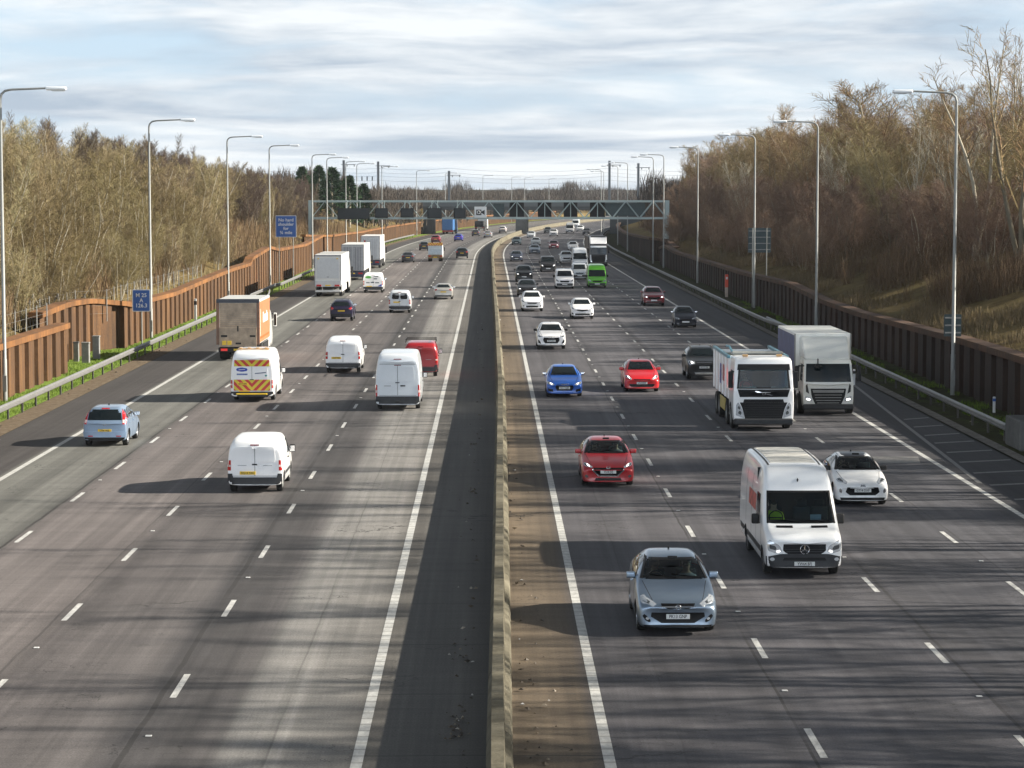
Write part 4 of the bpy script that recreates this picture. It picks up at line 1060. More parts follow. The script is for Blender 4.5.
car('sports_utility', 'white sports utility with big black grille in the lane by the median', 'car', scaled(T_SUV, 4.48, 1.85, 1.60), 551, 348, (.84, .84, .85), True, front=front_white_suv, mirror=PLAST, detail=2, plates=('RK19 ZXO', None))
def front_white_cross(v, lit, detail, plate):
    lamps(v, [(.48, .74), (.64, .72), (.92, .84), (.95, 1.0), (.84, .94)], lit)
    v.decal('grille', 'F', fx(v, [(-.46, .68), (0, .62), (.46, .68), (.52, .76), (0, .71), (-.52, .76)]), GRILLE, n=(10, 3))
    v.decal('lower_intake', 'F', fx(v, [(-.66, .32), (.66, .32), (.60, .46), (-.60, .46)]), GRILLE, n=(10, 3))
    v.both('fog_lamp_recess', 'F', fx(v, [(.72, .36), (.90, .40), (.90, .56), (.80, .52)]), GRILLE, eps=.01, n=(4, 4), rnd=1)
    v.plate('F', .53 * v.kh, plate, back=.02)
car('crossover', 'white crossover car with slim grille in front of the white panel van', 'car', scaled(T_SUV, 4.36, 1.80, 1.56), 582, 318, (.84, .84, .85), True, front=front_white_cross)
def front_white_tiger(v, lit, detail, plate):
    lamps(v, [(.52, .74), (.66, .72), (.92, .84), (.95, .98), (.80, .92)], lit)
    v.decal('grille', 'F', fx(v, [(-.38, .64), (.38, .64), (.48, .74), (-.48, .74)]), GRILLE, n=(10, 3), rnd=1)
    v.decal('lower_intake', 'F', fx(v, [(-.50, .34), (.50, .34), (.60, .48), (-.60, .48)]), GRILLE, n=(10, 3), rnd=1)
    v.both('fog_lamp', 'F', fx(v, [(.68, .40), (.82, .42), (.82, .52), (.70, .52)]), LAMPD, eps=.01, n=(4, 4), rnd=1)
    v.plate('F', .55 * v.kh, plate, back=.02)
car('sports_utility', 'white sports utility with narrow grille right behind another white one at the median', 'car', scaled(T_SUV, 4.44, 1.85, 1.63), 532, 310.5, (.84, .84, .85), True, front=front_white_tiger)
car('sports_utility', 'black car half hidden by the white sports utility at the median', 'car', scaled(T_SUV, 4.6, 1.9, 1.60), 527, 296, (.018, .019, .022), True, lit=True, front=front_suv)
car('sports_utility', 'boxy black sports utility with lit lamps, beside the median in the queue', 'car', scaled(T_SUV, 4.7, 1.95, 1.78), 524, 281, (.015, .016, .018), True, lit=True, front=front_suv)
car('people_carrier', 'black van-shaped people carrier with lit headlamps behind the white panel van', 'van', scaled(T_VAN_M, 4.9, 1.92, 1.90), 548, 271.5, (.015, .015, .017), True, van=True, lit=True, front=front_van)
car('panel_van', 'medium white panel van with black grille beside the green van', 'van', scaled(T_VAN_M, 5.0, 1.95, 1.95), 564.5, 288, (.84, .84, .85), True, van=True, front=front_van, side_glass=False, mirror=PLAST)
car('panel_van', 'lime green van just in front of the white and black lorry', 'van', scaled(T_VAN_L, 5.5, 1.96, 2.35), 597, 287, (.13, .50, .03), True, van=True, front=front_van, side_glass=False, mirror=PLAST)
car('minivan', 'pale silver van between the white panel van and the lime green van', 'van', scaled(T_VAN_S, 4.4, 1.82, 1.80), 579.5, 279, (.50, .54, .58), True, van=True, front=front_van, metal=.3)
car('panel_van', 'tall white van showing its windscreen above the pale silver van', 'van', scaled(T_VAN_L, 5.9, 1.98, 2.70), 580, 269, (.60, .63, .66), True, van=True, front=front_van, side_glass=False, mirror=PLAST)
car('sports_utility', 'white sports utility ahead of the tall white van in the third lane', 'car', scaled(T_SUV, 4.6, 1.9, 1.70), 566.5, 263, (.62, .63, .64), True, front=front_suv)
car('people_carrier', 'dark red people carrier with lit lamps in the outer lane', 'car', scaled(T_SUV, 4.7, 1.88, 1.62), 653.5, 305, (.16, .012, .020), True, metal=.3, front=front_suv, lit=True, plates=('', None))
car('city_car', 'small black rounded city car with silver mirrors in the outer lane', 'car', scaled(T_HATCH, 3.75, 1.68, 1.50), 685, 326.5, (.013, .015, .024), True, front=front_car, lit=False, mirror=CHROME)
far_r = 'cars far up the right carriageway'
for lab, kind, px, py, col, lit_ in (
        ('dark blue grey car, next behind the boxy black sports utility by the median', 'hatch', 516.5, 261, (.05, .06, .09), True),
        ('slate blue saloon in the second lane, left of the white sports utility far off', 'saloon', 534.6, 253.5, (.06, .09, .13), False),
        ('dark teal car by the median where the road begins to bend', 'hatch', 516.4, 244.5, (.03, .05, .06), False),
        ('silver car with dark grille following the slate blue saloon', 'saloon', 535.7, 245, (.35, .37, .38), False),
        ('maroon car with bright lamps in the middle lane far off', 'hatch', 553.6, 248.5, (.14, .015, .03), True),
        ('white hatchback just ahead of the white lorry cab far off', 'hatch', 573, 250, (.64, .64, .65), False),
        ('pale car beside the pier of the railway bridge', 'saloon', 531, 237.5, (.40, .42, .44), False),
        ('white sports utility under the railway bridge, middle lane', 'suv', 553.5, 236, (.62, .62, .62), False),
        ('dark car beside the white sports utility under the railway bridge', 'hatch', 547.5, 233, (.05, .055, .06), False),
        ('white car beyond the white van under the railway bridge', 'suv', 580, 231.5, (.62, .63, .64), False),
        ('dark car at the outer edge in front of the far embankment', 'suv', 586.5, 235, (.03, .03, .035), False)):
    T = {'hatch': T_HATCH, 'saloon': T_SALOON, 'suv': T_SUV}[kind]
    car({'hatch': 'hatchback', 'saloon': 'saloon_car', 'suv': 'sports_utility'}[kind], lab, 'car', scaled(T), px, py, col, True, far_r, lit=lit_, detail=0, lvl=1, front=front_suv if kind == 'suv' else front_car)
car('panel_van', 'white van with dark bumper under the railway bridge', 'van', scaled(T_VAN_L, 5.9, 1.98, 2.5), 569.7, 233, (.64, .64, .65), True, far_r, van=True, front=front_van, side_glass=False, detail=0, lvl=1)
car('panel_van', 'farthest white van above the white car under the bridge', 'van', scaled(T_VAN_L, 5.9, 1.98, 2.6), 575.5, 227.5, (.62, .63, .64), True, far_r, van=True, front=front_van, side_glass=False, detail=0, lvl=1)

# ================================================================== traffic driving away (left carriageway)
def rear_blue_mpv(v, lit, detail, plate):
    w = v.w
    v.both('tail_light', 'B', fx(v, [(.80, .86), (.955, .86), (.93, 1.10), (.80, 1.43), (.715, 1.43), (.79, 1.10)]), TAIL, eps=.012, n=(3, 8))
    v.both('reverse_lamp', 'B', fx(v, [(.81, .92), (.95, .92), (.945, 1.03), (.80, 1.03)]), TAILW, eps=.018, n=(2, 2))
    v.decal('high_brake_lamp', 'B', fx(v, [(-.18, 1.425), (.18, 1.425), (.17, 1.46), (-.17, 1.46)]), TAIL, eps=.012, n=(4, 1))
    v.plate('B', .62, plate, True)
    v.decal('bumper', 'B', fx(v, [(-.92, .36), (.92, .36), (.95, .58), (-.95, .58)]), v.pm, eps=.035, n=(14, 3), thick=.04)
    v.decal('bumper_trim', 'B', fx(v, [(-.86, .24), (.86, .24), (.90, .36), (-.90, .36)]), PLAST, n=(12, 2), eps=.02)
    v.both('reflector', 'B', fx(v, [(.52, .39), (.74, .39), (.74, .43), (.52, .43)]), TAIL, eps=.045, n=(3, 1))
    v.ring_badge('B', 0, .86, .05, out=.012)
car('small_people_carrier', 'pale blue small people carrier in the outermost left lane', 'car', scaled(T_MPV), 107.5, 443.5, (.24, .33, .46), False, metal=.4, rear=rear_blue_mpv, detail=2, lvl=3, plates=(None, 'LT06 VKE'))
def rear_small_van(v, lit, detail, plate):
    rear_van(v, lit, detail, plate, panel=(1.02, 1.56), lamp=((.86, .74), (.975, 1.08)), plate_at=(-.26, .66), bump=(.29, .52))
    v.both('bumper_corner', 'B', fx(v, [(.78, .50), (.965, .50), (.97, .64), (.82, .64)]), GREYPL, eps=.02, n=(3, 3))
    v.both('rear_badge', 'B', fx(v, [(.30, .90), (.62, .90), (.62, .915), (.30, .915)]), M('badge_grey', (.25, .25, .26), .4), eps=.012, n=(3, 1))
BER = car('delivery_van', 'small white delivery van with plain rear doors, closest of the departing white vans', 'van', scaled(T_VAN_S), 257, 489, (.84, .84, .84), False, van=True, side_glass=False, rear=rear_small_van, detail=2, lvl=3, mirror=PLAST, plates=(None, 'NG14 YAC'), rim=M('steel_rim', (.45, .45, .44), .5))
for a in 'RL': BER.decal('side_moulding', a, [(-1.0, .50), (.75, .50), (.75, .60), (-1.0, .60)], GREYPL, eps=.012, n=(14, 2))

def chevron_mat():
    m, t, p = base_mat('chevron_marking')
    o = t.node('ShaderNodeTexCoord').outputs['Object']; x, y, z = t.sep(o)
    q = t.math('ADD', t.math('ABSOLUTE', x), t.math('MULTIPLY', z, -1.0))
    f = t.math('GREATER_THAN', t.math('FRACT', t.math('DIVIDE', t.math('ADD', q, 10.06), .36)), .5)
    c = t.mix(f, (.62, .50, .03), (.50, .025, .02))
    t.l.new(c, p.inputs['Base Color']); p.inputs['Roughness'].default_value = .35
    return m
CHEV = chevron_mat()
def rear_service(v, lit, detail, plate):
    w = v.w
    rear_van(v, lit, detail, None, panel=(1.28, 2.12), lamp=((.90, .74), (.985, 1.18)), plate_at=(-.36, .55), bump=(.30, .56))
    v.decal('chevron_panel', 'B', fx(v, [(-.82, 1.90), (.82, 1.90), (.80, 2.24), (-.80, 2.24)]), CHEV, eps=.022, n=(10, 3))
    v.decal('chevron_panel', 'B', fx(v, [(-.84, .62), (.84, .62), (.84, 1.20), (-.84, 1.20)]), CHEV, eps=.022, n=(10, 3))
    bl = M('logo_blue', (.02, .05, .35), .4)
    ov = v.decal('logo', 'B', chaikin(fx(v, [(-.72, 1.62), (-.20, 1.62), (-.20, 1.84), (-.72, 1.84)]), 3), bl, eps=.026, n=(8, 6))
    v.decal('logo_script', 'B', fx(v, [(-.62, 1.70), (-.30, 1.72), (-.32, 1.76), (-.60, 1.75)]), PLATE_W, eps=.032, n=(5, 2), parent=None)
    v.decal('logo_script', 'B', fx(v, [(-.70, 1.44), (-.20, 1.44), (-.20, 1.52), (-.70, 1.52)]), M('logo_pale_blue', (.12, .18, .45), .5, var=.7, vscale=30), eps=.026, n=(5, 2))
    v.decal('logo_script', 'B', fx(v, [(.14, 1.50), (.66, 1.52), (.66, 1.60), (.14, 1.58)]), M('logo_grey_blue', (.10, .13, .22), .5, var=.7, vscale=30), eps=.026, n=(5, 2))
    v.decal('logo_mark', 'B', chaikin(fx(v, [(.60, 1.36), (.70, 1.36), (.70, 1.46), (.60, 1.46)]), 2), M('logo_teal', (.02, .25, .22), .5), eps=.026, n=(3, 3))
    v.plate('B', .86, plate, True, x=-.42 * w, back=.02); 
    v.box('rear_step', -.72, .72, -v.L / 2 - .14, -v.L / 2 + .02, .36, .42, PLATE_Y, .01)
SV = car('service_van', 'white high service van with red and yellow chevrons across its rear doors', 'van', scaled(T_VAN_L, 5.6, 2.02, 2.42), 255, 398.5, (.84, .84, .84), False, van=True, side_glass=False, rear=rear_service, detail=2, lvl=3, mirror=PLAST, plates=(None, 'EX17 OPV'))
rk = SV.box('roof_beacon', -.75, .75, -1.9, -1.6, 2.40, 2.47, AMBER, .02)
for s in (-.6, -.2, .2, .6): MB().box(s - .08, s + .08, -1.92, -1.58, 2.472, 2.51, .02).build('beacon_lens', AMBER, rk)

def rear_mid_van(v, lit, detail, plate):
    rear_van(v, lit, detail, plate, panel=(1.12, 1.76), lamp=((.86, .78), (.97, 1.18)), plate_at=(-.38, .84), bump=(.30, .56))
car('panel_van', 'medium white van with red-edged tail lamps left of the tall white van', 'van', scaled(T_VAN_M, 4.95, 1.92, 1.92), 344, 371, (.84, .84, .84), False, van=True, side_glass=False, rear=rear_mid_van, detail=2, mirror=PLAST, plates=(None, 'SD67 VGR'))
def rear_tall_van(v, lit, detail, plate):
    rear_van(v, lit, detail, plate, panel=(1.42, 2.14), lamp=((.90, .66), (.985, 1.24)), plate_at=(-.40, .58), bump=(.34, .70))
    v.decal('door_gap', 'B', fx(v, [(-.80, 2.20), (.80, 2.20), (.80, 2.22), (-.80, 2.22)]), SEAM, eps=.003, n=(10, 1))
    v.decal('rear_badge', 'B', fx(v, [(.12, 1.16), (.34, 1.16), (.34, 1.22), (.12, 1.22)]), PLAST, eps=.015, n=(3, 1))
    v.decal('rear_badge', 'B', fx(v, [(-.60, 1.17), (-.30, 1.17), (-.30, 1.20), (-.60, 1.20)]), M('badge_grey', (.25, .25, .26), .4), eps=.015, n=(3, 1))
    v.box('tow_bar', -.10, .10, -v.L / 2 - .10, -v.L / 2 + .05, .40, .46, PLAST, .01)
    v.decal('high_brake_lamp', 'B', fx(v, [(-.18, 2.42), (.18, 2.42), (.16, 2.46), (-.16, 2.46)]), TAILDK, eps=.015, n=(4, 1))
car('panel_van', 'tall white van with blue-grey tinted doors and black rear bumper, partly hiding the red van', 'van', scaled(T_VAN_L, 5.98, 2.02, 2.62), 399, 407, (.62, .655, .69), False, van=True, side_glass=False, rear=rear_tall_van, detail=2, lvl=3, mirror=PLAST, plates=(None, 'BT68 KCY'))
RV = car('panel_van', 'red van with a black roof rack beside the tall white van', 'van', scaled(T_VAN_S, 4.4, 1.83, 1.84), 421, 375, (.34, .012, .018), False, van=True, side_glass=False, rear=rear_small_van, detail=2, mirror=PLAST, plates=(None, None))
rk = MB()
for y in (-1.9, -1.0, 0.0):
    rk.tube([(-.80, y, 1.80), (-.80, y, 1.98), (.80, y, 1.98), (.80, y, 1.80)], .022, 6)
for x in (-.80, .80): rk.tube([(x, -1.9, 1.98), (x, .05, 1.98)], .02, 6)
rk.build('roof_rack', PLAST, RV.root)
XT = car('off_roader', 'dark navy estate with roof bars right of the orange lorry', 'car', scaled(T_SUV, 4.55, 1.80, 1.62), 342, 320, (.025, .022, .05), False, metal=.3, rear=rear_suv, detail=2)
for s in (1, -1): XT.box('roof_rail', s * .56 - .02, s * .56 + .02, -1.3, .2, 1.57, 1.63, STEEL, .01)
for y in (-1.1, -.3): XT.box('roof_bar', -.62, .62, y - .03, y + .03, 1.63, 1.67, STEEL, .01)
def rear_logo_van(v, lit, detail, plate):
    rear_van(v, lit, detail, plate, panel=(1.15, 1.72), lamp=((.88, .76), (.97, 1.20)), plate_at=(-.40, .62), bump=(.30, .60))
    v.decal('logo', 'B', chaikin(fx(v, [(-.78, 1.40), (-.18, 1.40), (-.18, 1.64), (-.78, 1.64)]), 3), M('logo_green', (.10, .42, .06), .5), eps=.024, n=(8, 6))
    dk = M('logo_script_dark', (.06, .10, .12), .5, var=.8, vscale=25)
    for x0, x1, z in ((.05, .52, 1.58), (.05, .40, 1.36), (-.7, -.35, .98), (-.25, .1, 1.0), (.2, .6, .98)):
        v.decal('logo_script', 'B', fx(v, [(x0, z - .04), (x1, z - .04), (x1, z + .05), (x0, z + .05)]), dk, eps=.022, n=(4, 2))
    v.decal('blue_corner', 'B', fx(v, [(.42, .64), (.84, .64), (.84, .84), (.80, .84)]), M('logo_blue', (.02, .05, .35), .4), eps=.022, n=(4, 4))
car('panel_van', 'white van with a green oval emblem on its rear doors beside the white trailers', 'van', scaled(T_VAN_M, 4.97, 1.95, 1.96), 373.6, 292, (.84, .84, .84), False, van=True, side_glass=False, rear=rear_logo_van, mirror=PLAST)
def rear_win_van(v, lit, detail, plate):
    rear_van(v, lit, detail, plate, panel=(1.02, 1.66), windows=(1.12, 1.60), lamp=((.86, .74), (.97, 1.08)), plate_at=(-.28, .88), bump=(.30, .56))
car('delivery_van', 'small white van with two windowed rear doors, alone in the middle lane', 'van', scaled(T_VAN_S, 4.4, 1.80, 1.82), 400, 312, (.64, .67, .69), False, van=True, side_glass=False, rear=rear_win_van, mirror=PLAST)
car('saloon_car', 'champagne silver saloon in the lane next to the median line', 'car', scaled(T_SALOON, 4.7, 1.83, 1.45), 443.5, 298.5, (.52, .50, .46), False, metal=.4, lit=False)
far_l = 'cars far up the left carriageway'
for lab, kind, px, py, col, lit_ in (
        ('dark grey saloon beyond the white trailers', 'saloon', 408, 262, (.05, .05, .058), False),
        ('dark car left of the pale truck with striped headboard', 'hatch', 424.2, 250, (.035, .04, .045), False),
        ('black sports utility next to the median line, ahead of the champagne saloon', 'suv', 462, 258, (.02, .022, .024), False),
        ('red sports utility above the pale truck, far off', 'suv', 435.8, 243, (.22, .03, .04), False),
        ('bright blue car in front of the blue lorry', 'hatch', 458.3, 241, (.015, .03, .32), False),
        ('dark grey car behind the bright blue car', 'hatch', 475.6, 236, (.06, .06, .07), False),
        ('silver saloon near the railway bridge pier, left side', 'saloon', 487.8, 237.3, (.33, .33, .34), False),
        ('white car left of the railway bridge pier', 'suv', 502.5, 232.5, (.62, .60, .60), False)):
    T = {'hatch': T_HATCH, 'saloon': T_SALOON, 'suv': T_SUV}[kind]
    car({'hatch': 'hatchback', 'saloon': 'saloon_car', 'suv': 'sports_utility'}[kind], lab, 'car', scaled(T), px, py, col, False, far_l, lit=lit_, detail=1, lvl=1, rear=rear_suv if kind == 'suv' else rear_car)
# ------------------------------------------------------------------ lorries
def lorry(name, label, cat, px, py, L, W, H, front_axle, rear_axle, oncoming, group=None):
    """placed by the picture point where its nearest axle meets the road"""
    p = at(px, py + (py - 192) * .005); h = -hd(p.y)
    rz = h + (math.pi if oncoming else 0)
    ya = (L / 2 - front_axle) if oncoming else (L / 2 - rear_axle)
    fw = Vector((-math.sin(rz), math.cos(rz), 0)); loc = p - fw * ya
    v = Vehicle(name, label, cat, (loc.x, loc.y, .006), rz, L, W, H, group); v.kh = 1.0
    return v
def cab_st(zl, zwb, zwt, top, depth=2.2, rake=.22):
    """flat fronted lorry cab: windscreen from zwb to zwt"""
    return [(0.0, zl + .02, zwb - .25, .95, zwb - .12, .92), (.03, zl, zwb - .12, .985, zwb - .01, .965), (.05, zl, zwb - .05, .99, zwb + .10, .965), (rake, zl, zwb + .05, .99, zwt, .95), (rake + .07, zl, zwb + .05, .99, top - .10, .94), (rake + .16, zl, zwb + .05, .99, top - .015, .93), (rake + .5, zl, zwb + .05, .99, top, .93), (depth - .05, zl, zwb + .05, .99, top, .93), (depth, zl, zwb + .05, .985, top - .03, .92)]
def axle_set(v, ys, r=.51, twin=(), rim=STEEL):
    for y in ys:
        for s in (1, -1):
            v.wheel(y, r, s, wid=.30 if y not in twin else .58, rim=rim, rr=.56, spokes=0, x=v.w - .02, n=24)
def flatq(v, name, y, x0, x1, z0, z1, mat, face=-1, th=.012, parent=None):
    """a thin panel fixed to a rear (-1) or front (+1) face lying at y"""
    a, b = (y - th, y + .002) if face < 0 else (y - .002, y + th)
    return v.box(name, x0, x1, a, b, z0, z1, mat, min(.004, th / 3), parent)

# white tipper
TIP = lorry('tipper_lorry', 'white eight-wheel tipper lorry with black grille beside the blue-sided box lorry', 'lorry', 760, 427, 9.0, 2.5, 3.0, 1.35, 7.9, True)
v = TIP; wp = paint((.84, .84, .84)); W2 = v.w
v.shell(cab_st(.34, 1.70, 2.55, 3.02, 2.15), wp, (4.5 - 1.35,), .51, arch=.09, rf=.10, rr=.02, bulge=.02, edge=.06, lvl=3, open_polys=[('F', [(-1.02, 1.80), (1.02, 1.80), (.96, 2.46), (-.96, 2.46)])])
v.decal('windscreen', 'F', [(-1.10, 1.74), (1.10, 1.74), (1.03, 2.52), (-1.03, 2.52)], CLEAR, n=(12, 6), thick=0, eps=.01)
for pl in ([(-1.10, 1.74), (1.10, 1.74), (1.10, 1.80), (-1.10, 1.80)], [(-1.10, 1.74), (-1.02, 1.74), (-.95, 2.52), (-1.03, 2.52)], [(1.02, 1.74), (1.10, 1.74), (1.03, 2.52), (.95, 2.52)]): v.decal('windscreen_seal', 'F', pl, PLAST, eps=.014, n=(8, 4))
v.decal('sun_visor', 'F', [(-1.08, 2.50), (1.08, 2.50), (1.05, 2.74), (-1.05, 2.74)], GRILLE, n=(12, 3), eps=.10, thick=.10)
v.decal('front_panel', 'F', [(-.98, 1.40), (.98, 1.40), (1.08, 1.72), (-1.08, 1.72)], GRILLE, n=(12, 3), eps=.012)
v.decal('grille_bar', 'F', [(-.40, 1.47), (-.30, 1.47), (.42, 1.64), (.32, 1.66)], CHROME, n=(3, 6), eps=.025)
v.ring_badge('F', 0, 1.56, .07, thick=.014, out=.04)
v.decal('grille', 'F', [(-.76, .50), (.76, .50), (.86, .90), (.98, 1.18), (-.98, 1.18), (-.86, .90)], GRILLE, n=(12, 6), eps=.014)
v.decal('upper_grille', 'F', [(-.84, 1.18), (.84, 1.18), (.80, 1.31), (-.80, 1.31)], GRILLE, n=(10, 2), eps=.014)
for i in range(6): v.slat('F', -.78, .78, .60 + i * .09, mat=PLAST, hgt=.03, eps=.03)
v.both('headlight', 'F', [(.78, .54), (1.14, .58), (1.13, 1.16), (1.02, 1.18), (.88, .90)], LAMP, n=(5, 6), rnd=1, eps=.02)
v.both('headlight_bowl', 'F', [(.90, .66), (1.04, .68), (1.04, .84), (.92, .84)], LAMPD, n=(3, 3), rnd=1, eps=.028)
v.both('headlight_bowl', 'F', [(.95, .88), (1.06, .90), (1.06, 1.04), (.98, 1.04)], LAMPD, n=(3, 3), rnd=1, eps=.028)
v.box('bumper', -1.22, 1.22, 4.28, 4.52, .26, .52, GREYPL, .05)
v.plate('F', .40, 'EU67 BXK', x=.0, back=.03)
v.decal('country_band', 'F', [(-.33, .345), (-.26, .345), (-.26, .455), (-.33, .455)], M('plate_blue', (.02, .06, .4), .4), eps=.05, n=(1, 1))
for a in 'RL': v.decal('side_window', a, [(3.0, 1.75), (3.9, 1.75), (3.95, 2.45), (3.0, 2.45)], GLASS, n=(6, 5))
for s in (1, -1):
    v.box('wing_mirror', s * 1.34 - .10, s * 1.34 + .10, 4.12, 4.24, 1.75, 2.45, PLAST, .05, None, 2)
    v.box('mirror_arm', min(s * 1.15, s * 1.32), max(s * 1.15, s * 1.32), 4.1, 4.16, 2.40, 2.46, PLAST, .01)
    v.box('side_fairing', s * 1.12 - .10, s * 1.12 + .10, 2.4, 2.7, .5, 1.6, wp, .02)
for x in (-.7, .7): v.box('roof_lamp', x - .12, x + .12, 3.55, 3.75, 3.02, 3.12, AMBER, .02)
v.box('roof_rack', -.75, .75, 3.2, 3.28, 3.06, 3.10, PLAST, .01)
axle_set(v, (4.5 - 1.35, 4.5 - 3.25, 4.5 - 6.5, 4.5 - 7.9), .51, (4.5 - 6.5, 4.5 - 7.9))
v.box('chassis', -.45, .45, -4.4, 2.4, .62, .95, CHASSIS)
tub = MB(); tub.box(-1.24, -1.18, -4.4, 2.05, 1.15, 2.85, .01); tub.box(1.18, 1.24, -4.4, 2.05, 1.15, 2.85, .01); tub.box(-1.18, 1.18, -4.4, 2.05, 1.10, 1.2); tub.box(-1.18, 1.18, 1.98, 2.05, 1.2, 2.95, .01); tub.box(-1.18, 1.18, -4.4, -4.32, 1.2, 2.8, .01)
tp = tub.build('tipper_body', wp, v.root)
for s in (1, -1):
    v.box('top_rail', s * 1.22 - .07, s * 1.22 + .07, -4.4, 2.1, 2.84, 2.97, M('rail_teal', (.10, .26, .33), .45), .02)
    for y in (-4.2, -2.9, -1.6, -.3, 1.0): v.box('side_rib', s * 1.25 - .03, s * 1.25 + .03, y - .05, y + .05, 1.15, 2.84, wp, .01, tp)
    v.box('side_guard', s * 1.2 - .03, s * 1.2 + .03, -1.5, .6, .50, 1.02, M('yellow_guard', (.50, .40, .12), .6, var=.3), .01)
    lg = M('side_lettering_blue', (.06, .10, .32), .5, var=.75, vscale=9)
    v.box('side_print', s * 1.243 - .004, s * 1.243 + .004, -1.5, -.35, 1.55, 2.4, lg, .001); v.box('side_print', s * 1.243 - .004, s * 1.243 + .004, -.25, .95, 1.75, 2.45, M('side_lettering_red', (.45, .12, .12), .5, var=.75, vscale=9), .001)
ld = MB().box(-1.17, 1.17, -4.3, 1.95, 2.55, 2.66, .04); ld.build('load_sheet', M('sheet_olive', (.10, .12, .10), .8, var=.4), v.root)
v.box('sheet_roll', -1.1, 1.1, 1.75, 1.98, 2.95, 3.12, M('sheet_grey', (.30, .31, .29), .7, var=.3), .06)
tb = MB().tube([(1.0, 1.9, 3.0), (1.05, .6, 3.25), (1.05, -.6, 3.2)], .05, 6); tb.build('sheet_arm', M('rail_teal', (.10, .26, .33), .45), v.root)

# box lorry with blue side
DAF = lorry('box_lorry', 'white-fronted box lorry with dark blue side, right behind the tipper lorry', 'lorry', 824.5, 412, 8.4, 2.5, 3.5, 1.25, 6.6, True)
v = DAF; wp2 = paint((.62, .63, .60))
v.W, v.w = 2.24, 1.12
v.shell(cab_st(.32, 1.46, 2.30, 2.48, 1.9, .30), wp2, (4.2 - 1.25,), .45, arch=.09, rf=.12, rr=.02, bulge=.02, edge=.06, lvl=3)
v.decal('windscreen', 'F', [(-1.0, 1.47), (1.0, 1.47), (.95, 2.26), (-.95, 2.26)], GLASS, n=(12, 6), eps=.012)
v.decal('grille', 'F', [(-.56, .46), (.56, .46), (.74, .85), (.78, 1.18), (-.78, 1.18), (-.74, .85)], GRILLE, n=(12, 6), eps=.012)
v.decal('name_bar', 'F', [(-.66, 1.0), (.66, 1.0), (.70, 1.12), (-.70, 1.12)], STEEL, n=(8, 1), eps=.03)
for z, h in ((.90, .60), (.78, .58), (.66, .54), (.55, .48)): v.slat('F', -h, h, z, mat=STEEL, hgt=.03, eps=.03)
v.box('bumper', -1.12, 1.12, 4.02, 4.22, .26, .50, GREYPL, .05)
v.both('headlight', 'F', [(.68, .62), (1.0, .64), (1.04, .86), (.74, .80)], LAMP, n=(5, 3), rnd=1, eps=.02)
v.both('daytime_lamp', 'F', [(.78, .66), (.96, .67), (.97, .76), (.80, .74)], LIT, n=(4, 3), rnd=1, eps=.03)
v.both('air_slot', 'F', [(.84, .95), (.98, .98), (1.0, 1.38), (.93, 1.40)], SEAM, n=(3, 5), eps=.008)
v.plate('F', .37, 'FN16 KGU', back=.02)
for a in 'RL': v.decal('side_window', a, [(2.9, 1.48), (3.75, 1.48), (3.70, 2.22), (2.9, 2.22)], GLASS, n=(6, 5))
for s in (1, -1):
    v.box('wing_mirror', s * 1.36 - .10, s * 1.36 + .10, 3.85, 3.97, 1.48, 2.18, PLAST, .05, None, 2)
    v.box('mirror_arm', min(s * 1.05, s * 1.32), max(s * 1.05, s * 1.32), 3.86, 3.92, 2.14, 2.20, PLAST, .01)
v.box('front_mirror', .34, .62, 4.12, 4.3, 2.12, 2.24, PLAST, .04); v.box('mirror_arm', .45, .49, 4.0, 4.14, 2.24, 2.50, PLAST, .01)
bx_ = v.box('load_box', -1.25, 1.25, -4.2, 2.15, .95, 3.50, M('box_white', (.78, .78, .74), .5, var=.15, vscale=1.5), .03)
for s in (1, -1):
    v.box('side_curtain', s * 1.253 - .008, s * 1.253 + .008, -4.1, 2.05, 1.05, 3.40, M('curtain_blue', (.085, .115, .22), .6, var=.35, vscale=1.2), .002)
    v.box('side_guard', s * 1.2 - .02, s * 1.2 + .02, -1.2, 1.4, .45, .85, STEEL, .01)
    v.box('corner_post', s * 1.24 - .03, s * 1.24 + .03, 2.10, 2.18, .95, 3.48, STEEL, .01)
df = MB().add([(-1.0, 3.7, 2.45), (1.0, 3.7, 2.45), (1.05, 2.5, 3.36), (-1.05, 2.5, 3.36), (-1.05, 2.17, 2.45), (1.05, 2.17, 2.45), (1.05, 2.17, 3.40), (-1.05, 2.17, 3.40)], [(0, 1, 2, 3), (3, 2, 6, 7), (0, 3, 7, 4), (1, 5, 6, 2), (4, 7, 6, 5), (0, 4, 5, 1)])
dfo = df.build('wind_deflector', wp2, v.root); bm_ = dfo.modifiers.new('round', 'BEVEL'); bm_.width = .07; bm_.segments = 3
v.box('chassis', -.45, .45, -4.0, 2.4, .55, .92, CHASSIS)
v.w = 1.25; axle_set(v, (4.2 - 1.25, 4.2 - 6.6), .45, (4.2 - 6.6,))

